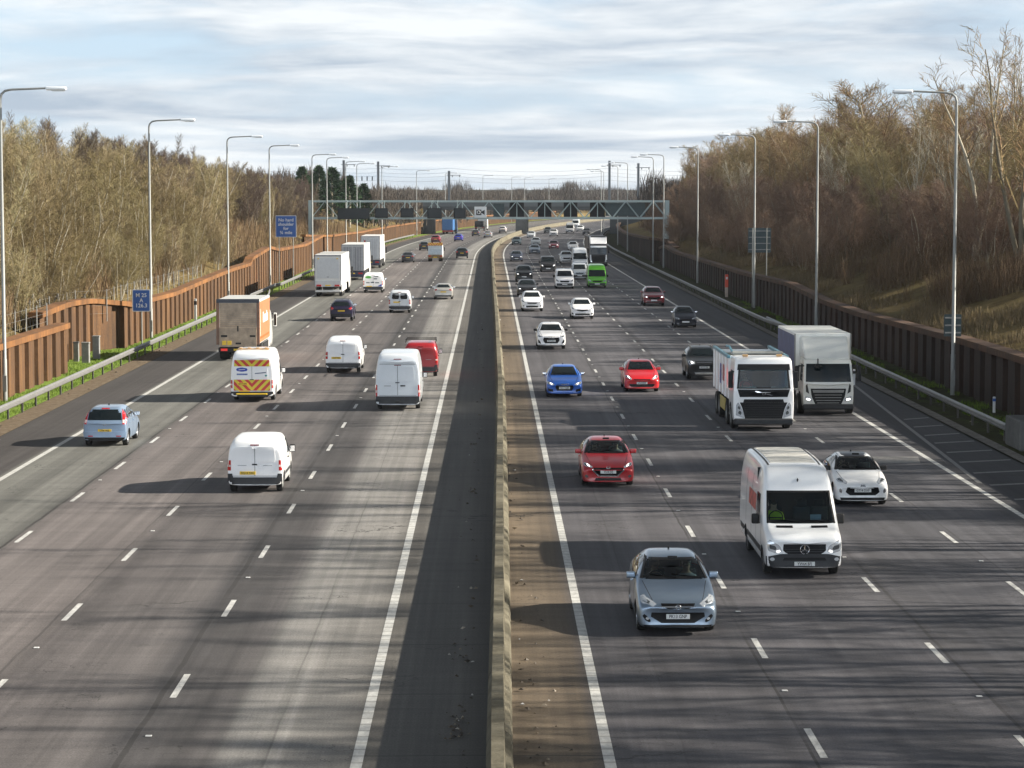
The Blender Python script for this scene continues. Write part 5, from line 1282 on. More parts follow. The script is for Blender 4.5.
# black and white tractor far behind the green van
SCA = lorry('articulated_lorry', 'black and white articulated lorry right behind the lime green van', 'lorry', 598, 265.5, 15.5, 2.5, 3.9, 1.4, 13.5, True)
v = SCA; kp = paint((.02, .02, .022)); 
v.shell(cab_st(.34, 1.55, 2.5, 3.0, 2.2, .2), kp, (), .5, rf=.14, rr=.02, bulge=.02, edge=.1)
v.decal('windscreen', 'F', [(-1.08, 1.56), (1.08, 1.56), (1.02, 2.44), (-1.02, 2.44)], GLASS, n=(10, 5), eps=.012)
v.decal('sun_visor', 'F', [(-1.06, 2.46), (1.06, 2.46), (1.04, 2.68), (-1.04, 2.68)], wp, n=(10, 2), eps=.08, thick=.08)
v.decal('grille', 'F', [(-.78, .50), (.78, .50), (.84, 1.36), (-.84, 1.36)], GRILLE, n=(10, 5), eps=.012)
v.both('corner_panel', 'F', [(.92, .70), (1.14, .72), (1.12, 1.5), (.96, 1.5)], wp, n=(4, 6), eps=.02)
v.both('headlight', 'F', [(.82, .52), (1.12, .54), (1.12, .72), (.88, .74)], LAMP, n=(4, 3), rnd=1, eps=.03)
rf = MB().add([(-1.08, 7.5, 2.92), (1.08, 7.5, 2.92), (1.12, 6.7, 3.82), (-1.12, 6.7, 3.82), (-1.15, 5.6, 2.92), (1.15, 5.6, 2.92), (1.15, 5.6, 3.9), (-1.15, 5.6, 3.9)], [(0, 1, 2, 3), (3, 2, 6, 7), (0, 3, 7, 4), (1, 5, 6, 2), (4, 7, 6, 5), (0, 4, 5, 1)])
o_ = rf.build('wind_deflector', wp, v.root); o_.modifiers.new('round', 'BEVEL').width = .08
v.box('lamp_bar', -1.0, 1.0, 6.55, 6.75, 3.80, 3.92, PLAST, .03)
for s in (1, -1): v.box('wing_mirror', s * 1.36 - .10, s * 1.36 + .10, 7.35, 7.45, 1.7, 2.4, PLAST, .05)
v.box('bumper', -1.2, 1.2, 7.58, 7.76, .26, .5, GREYPL, .05); v.plate('F', .38, None)
v.box('trailer_box', -1.25, 1.25, -7.7, 5.2, 1.05, 3.85, M('trailer_dark', (.04, .04, .045), .5), .03)
v.box('chassis', -.45, .45, -7.4, 5.4, .55, 1.0, CHASSIS)
axle_set(v, (7.75 - 1.4, 7.75 - 4.8, 7.75 - 11.5, 7.75 - 12.8), .5, (7.75 - 4.8,))

# orange box lorry seen from behind
ORG = lorry('box_lorry', 'box lorry with orange side and dirty grey roller shutter on the left', 'lorry', 241.5, 358, 8.6, 2.5, 3.6, 1.3, 6.8, False)
v = ORG; v.y0 = -4.3
brown = M('frame_brown', (.20, .11, .07), .6, var=.3); org = M('side_orange', (.38, .165, .075), .5, var=.18, vscale=1.5)
box = v.box('load_box', -1.24, 1.24, -4.3, 2.3, 1.0, 3.55, M('grey_roof', (.50, .51, .50), .6, var=.2, vscale=1.2), .02)
for s in (1, -1):
    v.box('side_panel', s * 1.246 - .006, s * 1.246 + .006, -4.2, 2.25, 1.05, 3.42, org, .002)
    v.box('corner_post', s * 1.17 - .09, s * 1.17 + .09, -4.34, -4.24, .95, 3.52, brown, .01)
    v.box('side_guard', s * 1.2 - .02, s * 1.2 + .02, -1.4, 1.6, .45, .88, CHASSIS, .01)
v.box('rear_header', -1.25, 1.25, -4.35, -4.25, 3.38, 3.60, M('header_dark', (.03, .035, .05), .5), .01)
sh = flatq(v, 'roller_shutter', -4.28, -1.06, 1.06, 1.95, 3.36, M('shutter_tan', (.44, .335, .235), .6, var=.45, vscale=2.2), th=.03)
for i in range(12): flatq(v, 'shutter_slat', -4.31, -1.05, 1.05, 2.0 + i * .113, 2.012 + i * .113, M('slat_line', (.22, .21, .2), .7), th=.004, parent=sh)
tl = flatq(v, 'tail_lift', -4.34, -1.08, 1.08, .82, 1.95, M('tail_lift_tan', (.40, .31, .22), .55, var=.45, vscale=2.5), th=.06)
for x, z, wd, hg, m_ in ((-.8, 1.05, .12, .12, PLATE_Y), (-.5, 1.05, .12, .12, PLATE_Y), (-.8, 1.45, .18, .06, PLAST), (.85, 1.45, .16, .05, PLAST), (0, 1.88, .04, .16, PLAST), (.02, 1.02, .16, .05, PLAST)):
    flatq(v, 'warning_plate' if m_ is PLATE_Y else 'latch', -4.40, x - wd, x + wd, z - hg, z + hg, m_, th=.02, parent=tl)
wl = M('side_white_letters', (.70, .68, .62), .5)
text_mesh('LOGISTICS', .72, wl, v.root, 'side_lettering', (1.256, -1.0, 2.45), '+X') if False else None
for i, (a, b) in enumerate(((-2.2, -1.75), (-1.6, -1.2), (-1.05, -.7), (-.55, -.2), (-.05, .4), (.55, .9))):
    v.box('side_lettering', 1.253, 1.258, a, b, 2.12, 2.74 if i in (0, 4) else 2.58, wl, .001)
v.box('side_lettering', 1.253, 1.258, -3.9, -3.75, 1.4, 3.0, wl, .001); v.box('side_lettering', 1.253, 1.258, -3.9, 1.9, 1.25, 1.38, M('side_orange_dark', (.35, .10, .02), .5), .001)
v.box('rear_bar', -1.15, 1.15, -4.36, -4.22, .52, .78, CHASSIS, .02)
v.pair('tail_light', .62, 1.0, -4.39, -4.34, .58, .72, BRAKE, .01)
v.box('number_plate', -.26, .26, -4.38, -4.355, .60, .71, PLATE_Y, .002)
v.box('chassis', -.45, .45, -4.1, 4.0, .55, .98, CHASSIS)
v.shell(cab_st(.34, 1.5, 2.4, 2.7, 1.95, .25), paint((.64, .64, .62)), (), .48, bulge=.02, edge=.1)
for s in (1, -1): v.box('wing_mirror', s * 1.42 - .10, s * 1.42 + .10, 3.95, 4.1, 1.55, 2.4, paint((.64, .64, .62)), .05, None, 2); v.box('mirror_glass', s * 1.42 - .08, s * 1.42 + .08, 3.942, 3.952, 1.62, 2.3, GLASS, .002); v.box('mirror_arm', min(s * 1.2, s * 1.4), max(s * 1.2, s * 1.4), 4.0, 4.05, 2.3, 2.36, PLAST, .01)
axle_set(v, (4.3 - 1.3, 4.3 - 6.8), .48, (4.3 - 6.8,))

def trailer(label, px, py, H, kind, L=15.5, cabcol=(.62, .62, .62)):
    v = lorry('articulated_lorry', label, 'lorry', px, py, L, 2.52, H, 1.4, L - 2.2, False, 'white articulated lorries in the outer lane')
    wt_ = M('trailer_white', (.64, .64, .62), .5, var=.12, vscale=.8); y0 = -L / 2; y1 = L / 2 - 3.0
    b = v.box('trailer_box', -1.25, 1.25, y0, y1, 1.10, H, wt_, .03)
    grey = M('door_grey', (.36, .37, .39), .55, var=.2); dk = M('door_bar', (.12, .12, .13), .5)
    for s in (1, -1): v.box('corner_post', s * 1.21 - .045, s * 1.21 + .045, y0 - .03, y0 + .04, 1.05, H - .01, grey, .01); v.box('side_skirt', s * 1.22 - .02, s * 1.22 + .02, y0 + 1.0, y1 - 4, .45, 1.06, wt_ if kind == 'box' else CHASSIS, .01)
    v.box('header', -1.25, 1.25, y0 - .03, y0 + .04, H - .16, H + .004, grey, .01)
    if kind == 'box':
        d = flatq(v, 'rear_door', y0, -1.02, 1.02, 1.75, H - .30, M('shutter_white', (.52, .54, .56), .45, var=.1), th=.03)
        flatq(v, 'door_handle', y0 - .03, -.10, .10, 1.84, 1.90, dk, th=.02, parent=d)
        for s in (-1, 1): flatq(v, 'marker_lamp', y0 - .03, s * .88 - .08, s * .88 + .08, H - .42, H - .32, PLATE_Y, th=.02)
        flatq(v, 'tail_lift', y0 - .01, -1.18, 1.18, .95, 1.55, M('shutter_white', (.52, .54, .56), .45, var=.1), th=.08)
        v.pair('tail_light', .62, 1.08, y0 - .14, y0 - .08, .98, 1.16, TAIL, .01); v.box('number_plate', -.24, .24, y0 - .115, y0 - .095, 1.02, 1.14, PLATE_Y, .002)
        for yy in (y0 + 4.3, y0 + 8.4): v.box('roof_strap', -1.22, 1.22, yy, yy + .35, H - .005, H + .03, dk, .005)
        v.box('rear_bar', -1.2, 1.2, y0 - .06, y0 + .1, .45, .66, wt_, .02)
    else:
        for s in (-1, 1):
            d = flatq(v, 'rear_door', y0, min(s * .02, s * 1.14), max(s * .02, s * 1.14), 1.15, H - .22, grey if kind == 'grey' else M('shutter_white', (.52, .54, .56), .45, var=.1), th=.03)
            for x in (.30, .58, .86): flatq(v, 'lock_rod', y0 - .03, s * x - .025, s * x + .025, 1.2, H - .3, dk if kind == 'grey' else grey, th=.025, parent=d)
        if kind == 'white': flatq(v, 'red_sticker', y0 - .03, -.85, -.55, H - .95, H - .55, TAIL, th=.012)
        v.box('underrun_panel', -1.2, 1.2, y0 - .02, y0 + .1, .40, 1.08, M('panel_navy', (.03, .035, .07), .6), .02)
        v.pair('tail_light', .62, 1.08, y0 - .07, y0 - .02, .72, .88, TAIL, .01); v.box('number_plate', -.24, .24, y0 - .05, y0 - .03, .74, .86, PLATE_Y, .002)
    v.box('chassis', -.45, .45, y0 + .3, L / 2 - .6, .55, 1.08, CHASSIS)
    v.shell(cab_st(.34, 1.6, 2.6, 3.3, 2.3, .2), paint(cabcol), (), .5, bulge=.02, edge=.1)
    for s in (1, -1): v.box('wing_mirror', s * 1.40 - .10, s * 1.40 + .10, L / 2 - .45, L / 2 - .33, 1.6, 2.4, PLAST, .04)
    axle_set(v, (y0 + 2.2, y0 + 3.5, y0 + 4.8, L / 2 - 1.4, L / 2 - 4.0), .5, (L / 2 - 4.0,))
    return v
trailer('white box trailer lorry with dark straps over its roof, rearmost of three in a row', 329.6, 295.5, 3.95, 'box')
trailer('white trailer lorry with grey barred rear doors, middle of three in a row', 354, 279.5, 4.0, 'grey')
trailer('tall white trailer lorry with a red sticker, first of three in a row', 371.3, 267.5, 4.15, 'white')

# pale works lorry with striped headboard
WK = lorry('works_lorry', 'pale works lorry with striped headboard in the middle of the left carriageway', 'lorry', 435.5, 261, 6.0, 2.1, 2.7, 1.0, 4.8, False)
v = WK
v.box('load_body', -1.02, 1.02, -3.0, .9, .95, 2.25, M('body_pale', (.55, .60, .62), .5, var=.2), .03)
flatq(v, 'rear_door', -3.0, -.90, .90, 1.0, 1.75, M('body_pale_blue', (.46, .53, .58), .5, var=.2), th=.03)
v.box('striped_board', -1.02, 1.02, -3.04, -2.9, 2.25, 2.66, CHEV, .01)
v.box('rear_step', -1.0, 1.0, -3.1, -2.9, .45, .92, M('ochre_step', (.20, .13, .05), .6, var=.4), .02)
v.pair('tail_light', .66, .95, -3.13, -3.08, .70, .86, TAIL, .01); v.box('number_plate', -.26, .26, -3.12, -3.10, .55, .66, PLATE_Y, .002)
v.box('chassis', -.4, .4, -2.9, 2.6, .45, .92, CHASSIS)
v.shell(cab_st(.36, 1.35, 2.0, 2.25, 1.8, .3), paint((.62, .62, .62)), (), .38, bulge=.02, edge=.1)
axle_set(v, (-3.0 + 1.2, 3.0 - 1.0), .38, (-1.8,))
for s in (1, -1): v.box('wing_mirror', s * 1.2 - .08, s * 1.2 + .08, 2.0, 2.1, 1.4, 1.9, PLAST, .03)

BL = lorry('articulated_lorry', 'blue trailer lorry under the railway bridge', 'lorry', 448, 234, 14.0, 2.55, 3.9, 1.4, 12.5, False)
v = BL
v.box('trailer_box', -1.27, 1.27, -7.0, 4.2, .95, 3.9, M('trailer_blue', (.03, .12, .30), .5, var=.2), .03)
for s in (-1, 1): flatq(v, 'rear_door', -7.0, min(s * .03, s * 1.18), max(s * .03, s * 1.18), 1.2, 3.75, M('trailer_blue_door', (.035, .14, .34), .5, var=.2), th=.03)
v.box('underrun_panel', -1.2, 1.2, -7.05, -6.9, .55, .93, M('panel_red', (.25, .05, .04), .6), .02)
v.pair('tail_light', .7, 1.1, -7.09, -7.04, .62, .8, TAIL, .01)
v.box('chassis', -.45, .45, -6.5, 6.5, .5, .94, CHASSIS)
v.shell(cab_st(.34, 1.6, 2.6, 3.2, 2.2, .2), paint((.05, .12, .3)), (), .5, bulge=.02, edge=.1)
axle_set(v, (-4.9, -3.6, 5.6, 3.2), .5)
DL = lorry('flatbed_lorry', 'dark low-loaded lorry with a white cab beyond the blue lorry', 'lorry', 480, 230.6, 12.0, 2.5, 3.5, 1.4, 10.5, False)
v = DL
v.box('flat_bed', -1.25, 1.25, -6.0, 3.2, .95, 1.2, CHASSIS, .02)
v.box('sheeted_load', -1.2, 1.1, -5.8, 2.6, 1.2, 2.5, M('sheet_dark', (.03, .032, .035), .8, var=.4), .12)
v.box('headboard', -1.2, 1.2, 3.0, 3.2, 1.2, 3.0, M('trailer_white', (.64, .64, .62), .5), .03)
v.pair('tail_light', .7, 1.1, -6.05, -6.0, .75, .9, TAIL, .01)
v.shell(cab_st(.34, 1.6, 2.6, 3.4, 2.2, .2), paint((.66, .66, .65)), (), .5, bulge=.02, edge=.1)
axle_set(v, (-4.5, -3.2, 4.6), .5)

# ------------------------------------------------------------------ cabins and people behind the clear windscreens
def seat(v, x, y, z, mat, k=1.0):
    b = MB().box(x - .24, x + .24, y - .25, y + .25, z - .14, z, .05, 2); b.box(x - .23, x + .23, y - .36, y - .22, z - .05, z + .60 * k, .05, 2)
    s = b.build('seat', mat, v.root, True, 60)
    MB().box(x - .13, x + .13, y - .36, y - .27, z + .62 * k, z + .80 * k, .04, 2).build('headrest', mat, s, True, 60)
def wheel_ring(v, x, y, z):
    b = MB(); pts = [(x + .18 * math.cos(a), y - .06 * math.sin(a), z + .17 * math.sin(a)) for a in [2 * math.pi * i / 16 for i in range(17)]]
    b.tube(pts, .016, 6, False); b.tube([(x - .17, y, z), (x + .17, y, z)], .016, 6)
    b.build('steering_wheel', PLAST, v.root, True, 60)
def person(v, x, y, z, label, top, driving=True, hair=(.03, .02, .015), trousers=(.03, .035, .05), cap=None):
    Mx = Matrix.Translation(v.root.location) @ Matrix.Rotation(v.root.rotation_euler.z, 4, 'Z')
    hx = .15 if driving else .10
    J = [(0, 0, .10), (0, -.05, .34), (0, -.06, .50), (0, -.04, .60), (0, -.01, .70), (0, -.01, .80),          # pelvis .. crown
         (.18, -.05, .47), (.26, .06, .25), (hx, .34 if driving else .22, .34 if driving else .16), (-.18, -.05, .47), (-.26, .06, .25), (-hx, .34 if driving else .22, .34 if driving else .16),
         (.10, .05, .07), (.12, .46, .12), (.12, .60, -.28), (-.10, .05, .07), (-.12, .46, .12), (-.12, .60, -.28), (.12, .74, -.30), (-.12, .74, -.30)]
    E = [(0, 1), (1, 2), (2, 3), (3, 4), (4, 5), (2, 6), (6, 7), (7, 8), (2, 9), (9, 10), (10, 11), (0, 12), (12, 13), (13, 14), (14, 18), (0, 15), (15, 16), (16, 17), (17, 19)]
    rad = [.15, .145, .13, .055, .095, .085, .075, .055, .04, .075, .055, .04, .095, .07, .05, .095, .07, .05, .04, .04]
    me = bpy.data.meshes.new('person'); me.from_pydata(J, E, [])
    o = bpy.data.objects.new('person', me); COL.objects.link(o)
    md = o.modifiers.new('skin', 'SKIN'); 
    for sv, r in zip(me.skin_vertices[0].data, rad): sv.radius = (r, r * .85)
    me.skin_vertices[0].data[0].use_root = True
    o.modifiers.new('smooth', 'SUBSURF').levels = 2
    dg = bpy.context.evaluated_depsgraph_get(); m2 = bpy.data.meshes.new_from_object(o.evaluated_get(dg)); bpy.data.objects.remove(o)
    m2.name = 'person'; m2.materials.clear()
    for m_ in (M('cloth_%d_%d_%d' % tuple(int(c * 99) for c in top), top, .8, var=.2), SKIN, M('trousers', trousers, .8)): m2.materials.append(m_)
    for p in m2.polygons:
        c = p.center; p.use_smooth = True
        p.material_index = 1 if (c.z > .565 or (abs(c.x) < .24 and c.y > .28 and .14 < c.z < .45)) else (2 if (c.z < .16 or c.y > .35) else 0)
    r = put(bpy.data.objects.new('person', m2)); r.matrix_world = Mx @ Matrix.Translation((x, y, z))
    tag(r, label, 'person', 'people at the wheel and beside the drivers')
    bm = bmesh.new(); bmesh.ops.create_uvsphere(bm, u_segments=14, v_segments=10, radius=1)
    for q in bm.verts: q.co = Vector((q.co.x * .088, q.co.y * .10 - .035, q.co.z * .085 + .745))
    hm = bpy.data.meshes.new('hair'); bm.to_mesh(hm); bm.free(); hm.materials.append(M('hair_%d' % int(hair[0] * 999), hair, .7)); hm.polygons.foreach_set('use_smooth', [True] * len(hm.polygons)); put(bpy.data.objects.new('hair', hm), r)
    f = MB(); f.box(-.012, .012, .085, .115, .685, .72, .008, 2); f.build('nose', SKIN, r, True, 60)
    e = MB(); [e.box(s * .032 - .010, s * .032 + .010, .078, .088, .725, .738, .003) for s in (-1, 1)]; e.build('eyes', PLAST, r)
    return r
SEATM = M('seat_cloth', (.035, .036, .04), .9, var=.3)
def fit_cabin(v, seat_y, seat_z, dash_y, dash_z, xs, sw, k=1.0, floor=None):
    w = v.w * .80
    v.box('dashboard', -w, w, dash_y - .02, dash_y + .42, dash_z - .35, dash_z, DARKIN, .06, None, 2)
    v.box('cabin_floor', -w, w, seat_y - .9, dash_y + .2, seat_z - .36, seat_z - .30, DARKIN, .01)
    for x in xs: seat(v, x, seat_y, seat_z, SEATM, k)
    wheel_ring(v, sw, dash_y - .18, dash_z + .02)
    v.box('interior_mirror', -.11, .11, dash_y - .05, dash_y - .02, dash_z + .50, dash_z + .56, PLAST, .01)
fit_cabin(ASTRA, -.02, .55, .42, .97, (.36, -.36), .36)
person(ASTRA, .36, -.12, .50, 'driver in dark clothes at the wheel of the silver blue hatchback', (.05, .05, .06)); person(ASTRA, -.36, -.12, .50, 'front passenger in a pale top in the silver blue hatchback', (.30, .30, .32), False, (.12, .08, .05))
fit_cabin(DS, -.06, .55, .34, .96, (.34, -.34), .34); person(DS, .34, -.16, .50, 'driver in dark clothes in the small white hatchback', (.06, .06, .08))
for v_ in [o for o in COL.objects if o.get('label', '').startswith('dark red hatchback')]:
    vv = Vehicle.__new__(Vehicle); vv.root = v_; vv.w = .90; vv.L = 4.46
    fit_cabin(vv, -.02, .54, .42, .94, (.36, -.36), .36); person(vv, .36, -.12, .48, 'driver in dark clothes in the dark red hatchback', (.05, .05, .07)); person(vv, -.36, -.12, .48, 'front passenger in the dark red hatchback', (.22, .18, .18), False)
SPRINTER.box('bulkhead', -.92, .92, .62, .66, .5, 2.55, DARKIN, .005)
fit_cabin(SPRINTER, 1.35, .95, 1.95, 1.34, (.56, -.20, -.66), .56); person(SPRINTER, .56, 1.27, .92, 'van driver in a yellow hi-vis vest at the wheel of the large white van', (.55, .75, .03))
pp = SPRINTER.box('dashboard_paper', -.55, -.27, 2.20, 2.24, 1.36, 1.50, M('paper_blue_white', (.55, .62, .75), .6), .005)
TIP.box('cab_lining', -1.12, 1.12, 2.42, 2.46, .9, 2.93, DARKIN, .005); TIP.box('cab_lining', -1.1, 1.1, 2.5, 4.05, 2.90, 2.93, DARKIN, .005)
fit_cabin(TIP, 3.25, 1.45, 3.85, 1.80, (.62, -.62), .62); person(TIP, .62, 3.17, 1.42, 'driver in a red top in the cab of the white tipper lorry', (.50, .05, .05))
# ------------------------------------------------------------------ street furniture
POLE = M('lamp_column_steel', (.23, .235, .225), .55, metal=.2, var=.12, vscale=1)
LHEAD = M('lantern_white', (.70, .72, .74), .35, coat=.5)
def lamp_column(s, u, side, label, h=14.6):
    p = P(s, u); r = empty('street_lamp', p, -hd(s)); tag(r, label, 'street lamp', 'lighting columns along the verges')
    d = -side
    MB().tube([(0, 0, 0), (0, 0, 2.0), (0, 0, 2.02), (0, 0, h - .9)], [.115, .11, .095, .065], 10).build('column', POLE, r, True, 40)
    MB().tube([(0, 0, h - .9), (0, 0, h - .5), (d * .06, 0, h - .28), (d * .22, 0, h - .13), (d * .5, 0, h - .07), (d * 2.2, 0, h)], [.062, .06, .058, .055, .05, .045], 8).build('bracket_arm', POLE, r, True, 60)
    b = MB().box(d * 2.6 - .48, d * 2.6 + .48, -.17, .17, h - .10, h + .07, .07, 3); hd_ = b.build('lantern', LHEAD, r, True, 60)
    MB().box(d * 2.7 - .30, d * 2.7 + .30, -.13, .13, h - .14, h - .09, .02).build('lamp_bowl', M('lamp_bowl', (.5, .52, .52), .2, coat=.5), hd_)
    MB().box(-.10, .10, -.12, -.05, .5, 1.25, .01).build('access_door', POLE, r)
    return r
ORD = ['nearest', 'second', 'third', 'fourth', 'fifth', 'sixth', 'seventh', 'eighth', 'ninth', 'tenth', 'eleventh', 'twelfth', 'thirteenth', 'fourteenth', 'fifteenth', 'sixteenth']
for i, s in enumerate([113, 162, 210, 250, 310, 338, 381, 407, 455, 540, 611, 703, 774, 806, 866]):
    lamp_column(s, -22.7 if i < 8 else -21.8, -1, ORD[i] + ' tall lamp column from the bridge along the left verge, arm over the lanes')
for i, s in enumerate([116, 165, 204, 260, 311, 331, 397, 447, 516, 560]):
    lamp_column(s, 22.3 if i < 8 else 19.6, 1, ORD[i] + ' tall lamp column from the bridge along the right verge, arm over the shoulder')

BLUE = M('sign_blue', (.0096, .0720, .2880), .45, var=.08); SIGNW = M('sign_white', (.5760, .5840, .5840), .45); SBACK = M('sign_back_grey', (.042, .062, .066), .55, metal=.3, var=.2)
def rpanel(w_, h_, th=.02, r=.06, z=0, x=0):
    pts = []
    for cx_, cz_, a0 in ((w_ / 2 - r, h_ / 2 - r, 0), (-w_ / 2 + r, h_ / 2 - r, 90), (-w_ / 2 + r, -h_ / 2 + r, 180), (w_ / 2 - r, -h_ / 2 + r, 270)):
        for k in range(5): a = R(a0 + k * 22.5); pts.append((x + cx_ + r * math.cos(a), z + cz_ + r * math.sin(a)))
    return pts
def blue_sign(p, w_, h_, zc, lines, size, label, posts):
    r = empty('road_sign', p); tag(r, label, 'road sign')
    b = MB().prism(rpanel(w_, h_, z=zc), 'y', -.03, 0).build('panel', SIGNW, r)
    f = MB().prism(rpanel(w_ - .09, h_ - .09, z=zc, r=.045), 'y', -.036, -.026).build('blue_face', BLUE, b)
    text_mesh(lines, size, SIGNW, b, 'lettering', (0, -.039, zc), '-Y', 1.0)
    for x in posts: MB().tube([(x, .06, -.3), (x, .06, zc + h_ / 2 - .1)], .045, 8).build('post', POLE, r, True)
# marker sign by the second lamp column
q = at(142, 340); q = P(151, -21.75)
blue_sign(q, 1.12, 1.38, 3.05, 'M 25\nA\n126.3', .34, 'small blue location sign reading M 25 A 126.3 in front of the rusty wall', (0,))
blue_sign(P(258, -21.7), 2.2, 2.3, 6.15, 'No hard\nshoulder\nfor\n\u00be mile', .47, 'square blue sign saying no hard shoulder for three quarters of a mile', (.75, -.75))
# backs of signs on the other side
def sign_back(p, w_, h_, zc, label, posts, bars=3):
    r = empty('road_sign', p); tag(r, label, 'road sign')
    MB().prism(rpanel(w_, h_, z=zc), 'y', 0, .02).build('panel', SBACK, r)
    for i in range(bars):
        z = zc - h_ / 2 + h_ * (i + .5) / bars; MB().box(-w_ / 2 + .05, w_ / 2 - .05, -.05, -.002, z - .035, z + .035, .005).build('stiffener', STEEL, r)
    for x in posts: MB().tube([(x, -.10, -.3), (x, -.10, zc + h_ / 2)], .045, 8).build('post', POLE, r, True)
sign_back(P(117.0, 22.45), .85, 1.08, 3.35, 'small grey sign back fixed to the nearest lamp column on the right', (), 3)
sign_back(P(206, 22.95), 1.95, 2.1, 5.7, 'large grey sign back behind the dark wall on the right bank', (-.6, .6), 4)

# bollards and cabinets in the left recess
CONB = M('bollard_grey', (.20, .20, .19), .8, var=.3)
for px, py, wd, hg, lab in ((76.5, 362, .30, 1.15, 'slim dark-topped grey cabinet post, leftmost of three in the wall recess'), (86, 363.5, .42, 1.2, 'grey concrete bollard in the middle of the wall recess'), (96.5, 359, .40, 1.35, 'taller grey concrete bollard, nearest the zigzag of the wall')):
    p = at(px, py); r = empty('bollard', p); tag(r, lab, 'bollard', 'bollards in the wall recess')
    MB().box(-wd / 2, wd / 2, -wd / 2, wd / 2, -.1, hg, .03, 2).build('body', CONB, r); MB().box(-wd / 2 - .02, wd / 2 + .02, -wd / 2 - .02, wd / 2 + .02, hg - .06, hg + .03, .02).build('cap', M('bollard_cap', (.07, .07, .07), .7) if wd < .35 else CONB, r)
# marker posts
def marker(p, label, band, hg=1.1, wd=.14, top=None):
    r = empty('marker_post', p); tag(r, label, 'marker post')
    MB().box(-wd / 2, wd / 2, -.05, .05, -.1, hg, .02).build('post', SIGNW if top is None else top, r)
    MB().box(-wd / 2 - .006, wd / 2 + .006, -.056, .056, hg * .72, hg * .90, .01).build('band', band, r)
OR = M('marker_orange', (.60, .07, .03), .5)
def tall_marker(p, label):
    r = empty('emergency_marker', p); tag(r, label, 'marker post', 'orange topped marker posts')
    MB().box(-.14, .14, -.10, .10, -.1, .95, .03).build('plinth', M('plinth_pale', (.45, .36, .30), .6, var=.2), r); h = MB().box(-.15, .15, -.13, .13, .95, 2.15, .04, 2).build('orange_box', OR, r)
    MB().box(-.09, .09, -.138, -.128, 1.7, 1.92, .005).build('white_label', SIGNW, h)
tall_marker(at(726.5, 297.5), 'orange roadside marker box on a pale plinth before the dark right wall')
tall_marker(at(254, 292), 'orange roadside marker post before the rusty wall on the left')
marker(at(195.5, 321), 'white marker post with dark top on the grass before the orange wall', PLAST, 1.7, .2)
marker(at(994, 413.5), 'small white marker post with a blue band behind the right crash barrier', BLUE, .75, .12)
marker(at(854, 385), 'small pale marker post beside the right crash barrier', PLAST, .8, .12)
marker(P(305, -21.9), 'pale marker post near the trailers on the left', PLAST, 1.9, .16, M('plinth_pale', (.45, .36, .30), .6))

# wire fence on the bank above the left wall
wf = empty('wire_fence', P(100, -23.7)); tag(wf, 'wire mesh fence with thin steel posts on the bank above the left wall', 'wire fence'); wo = wf.location.copy()
FST = M('fence_post_steel', (.22, .215, .20), .6, var=.3)
src = None
def fu(s): return -23.75 if s < 131 else (-25.2 if s < 150 else -23.75)
for i in range(38):
    s = 92 + i * 2.9; p = P(s, fu(s), bank_z(-1, abs(fu(s)), s) - .1) - wo
    if src is None: src = MB().tube([(0, 0, 0), (0, 0, 2.0)], .035, 6).build('fence_post', FST, wf); src.location = p
    else: q = src.copy(); COL.objects.link(q); q.parent = wf; q.location = p
wm = MB()
for i in range(37):
    s = 92 + i * 2.9
    for z in (.5, 1.0, 1.45, 1.9):
        a = P(s, fu(s), bank_z(-1, abs(fu(s)), s) - .1 + z) - wo; b = P(s + 2.9, fu(s + 2.9), bank_z(-1, abs(fu(s + 2.9)), s + 2.9) - .1 + z) - wo
        wm.tube([a, b], .007, 3, False)
wm.build('wires', FST, wf)
for px, py, wd, hg in ((53, 298, 1.0, 2.2), (113, 291, 1.0, 1.5), (77, 290, .9, 1.9)):
    s = {53: 133, 113: 150, 77: 141}[px]; u = -25.6
    g = empty('gate_frame', P(s, u, bank_z(-1, abs(u), s) - .1)); tag(g, {53: 'tall steel frame at the step of the left wall', 113: 'small braced steel frame above the wall zigzag', 77: 'braced steel frame between the two others above the left wall'}[px], 'steel frame', 'steel frames above the left wall')
    MB().tube([(-wd / 2, 0, 0), (-wd / 2, 0, hg), (wd / 2, 0, hg), (wd / 2, 0, 0)], .04, 6).build('frame', FST, g)
    MB().tube([(-wd / 2, 0, .2), (wd / 2, 0, hg)], .03, 6).build('brace', FST, g)
    MB().tube([(-wd / 2, 0, hg * .5), (wd / 2, 0, hg * .5)], .03, 6).build('cross_rail', FST, g)

# ------------------------------------------------------------------ gantry
GAN = M('gantry_grey_green', (.30, .36, .355), .5, metal=.2, var=.15, vscale=.6); SIGNBLK = M('matrix_sign_black', (.006, .007, .009), .6, spec=.2)
s_g = 352; yl = (at(319, 262).x); XL, XR = -26.0, 25.7; Z0, Z1 = 6.0, 8.45
ga = empty('sign_gantry', (0, s_g, 0)); tag(ga, 'grey steel lattice gantry with dark message signs spanning both carriageways', 'gantry')
def gbox(name, *a, parent=None, mat=GAN, bev=.01): return MB().box(*a, bev).build(name, mat, parent or ga)
for x in (XL, XR):
    for y in (-.9, .9): gbox('leg', x - .28, x + .28, y - .2, y + .2, -.2 if x < 0 else -.2, Z1 + .15)
for y in (-.9, .9):
    for z in (Z0, Z1): gbox('chord', XL, XR, y - .12, y + .12, z - .14, z + .14)
n = 26; step = (XR - XL) / n
for y in (-.9, .9):
    dm = MB()
    for i in range(n):
        x0 = XL + i * step; a, b = ((x0, y, Z0), (x0 + step, y, Z1)) if i % 2 == 0 else ((x0, y, Z1), (x0 + step, y, Z0))
        if y < 0 and x0 < -9: continue
        dm.tube([a, b], .075, 6)
    dm.build('lattice_bracing', GAN, ga)
cm = MB()
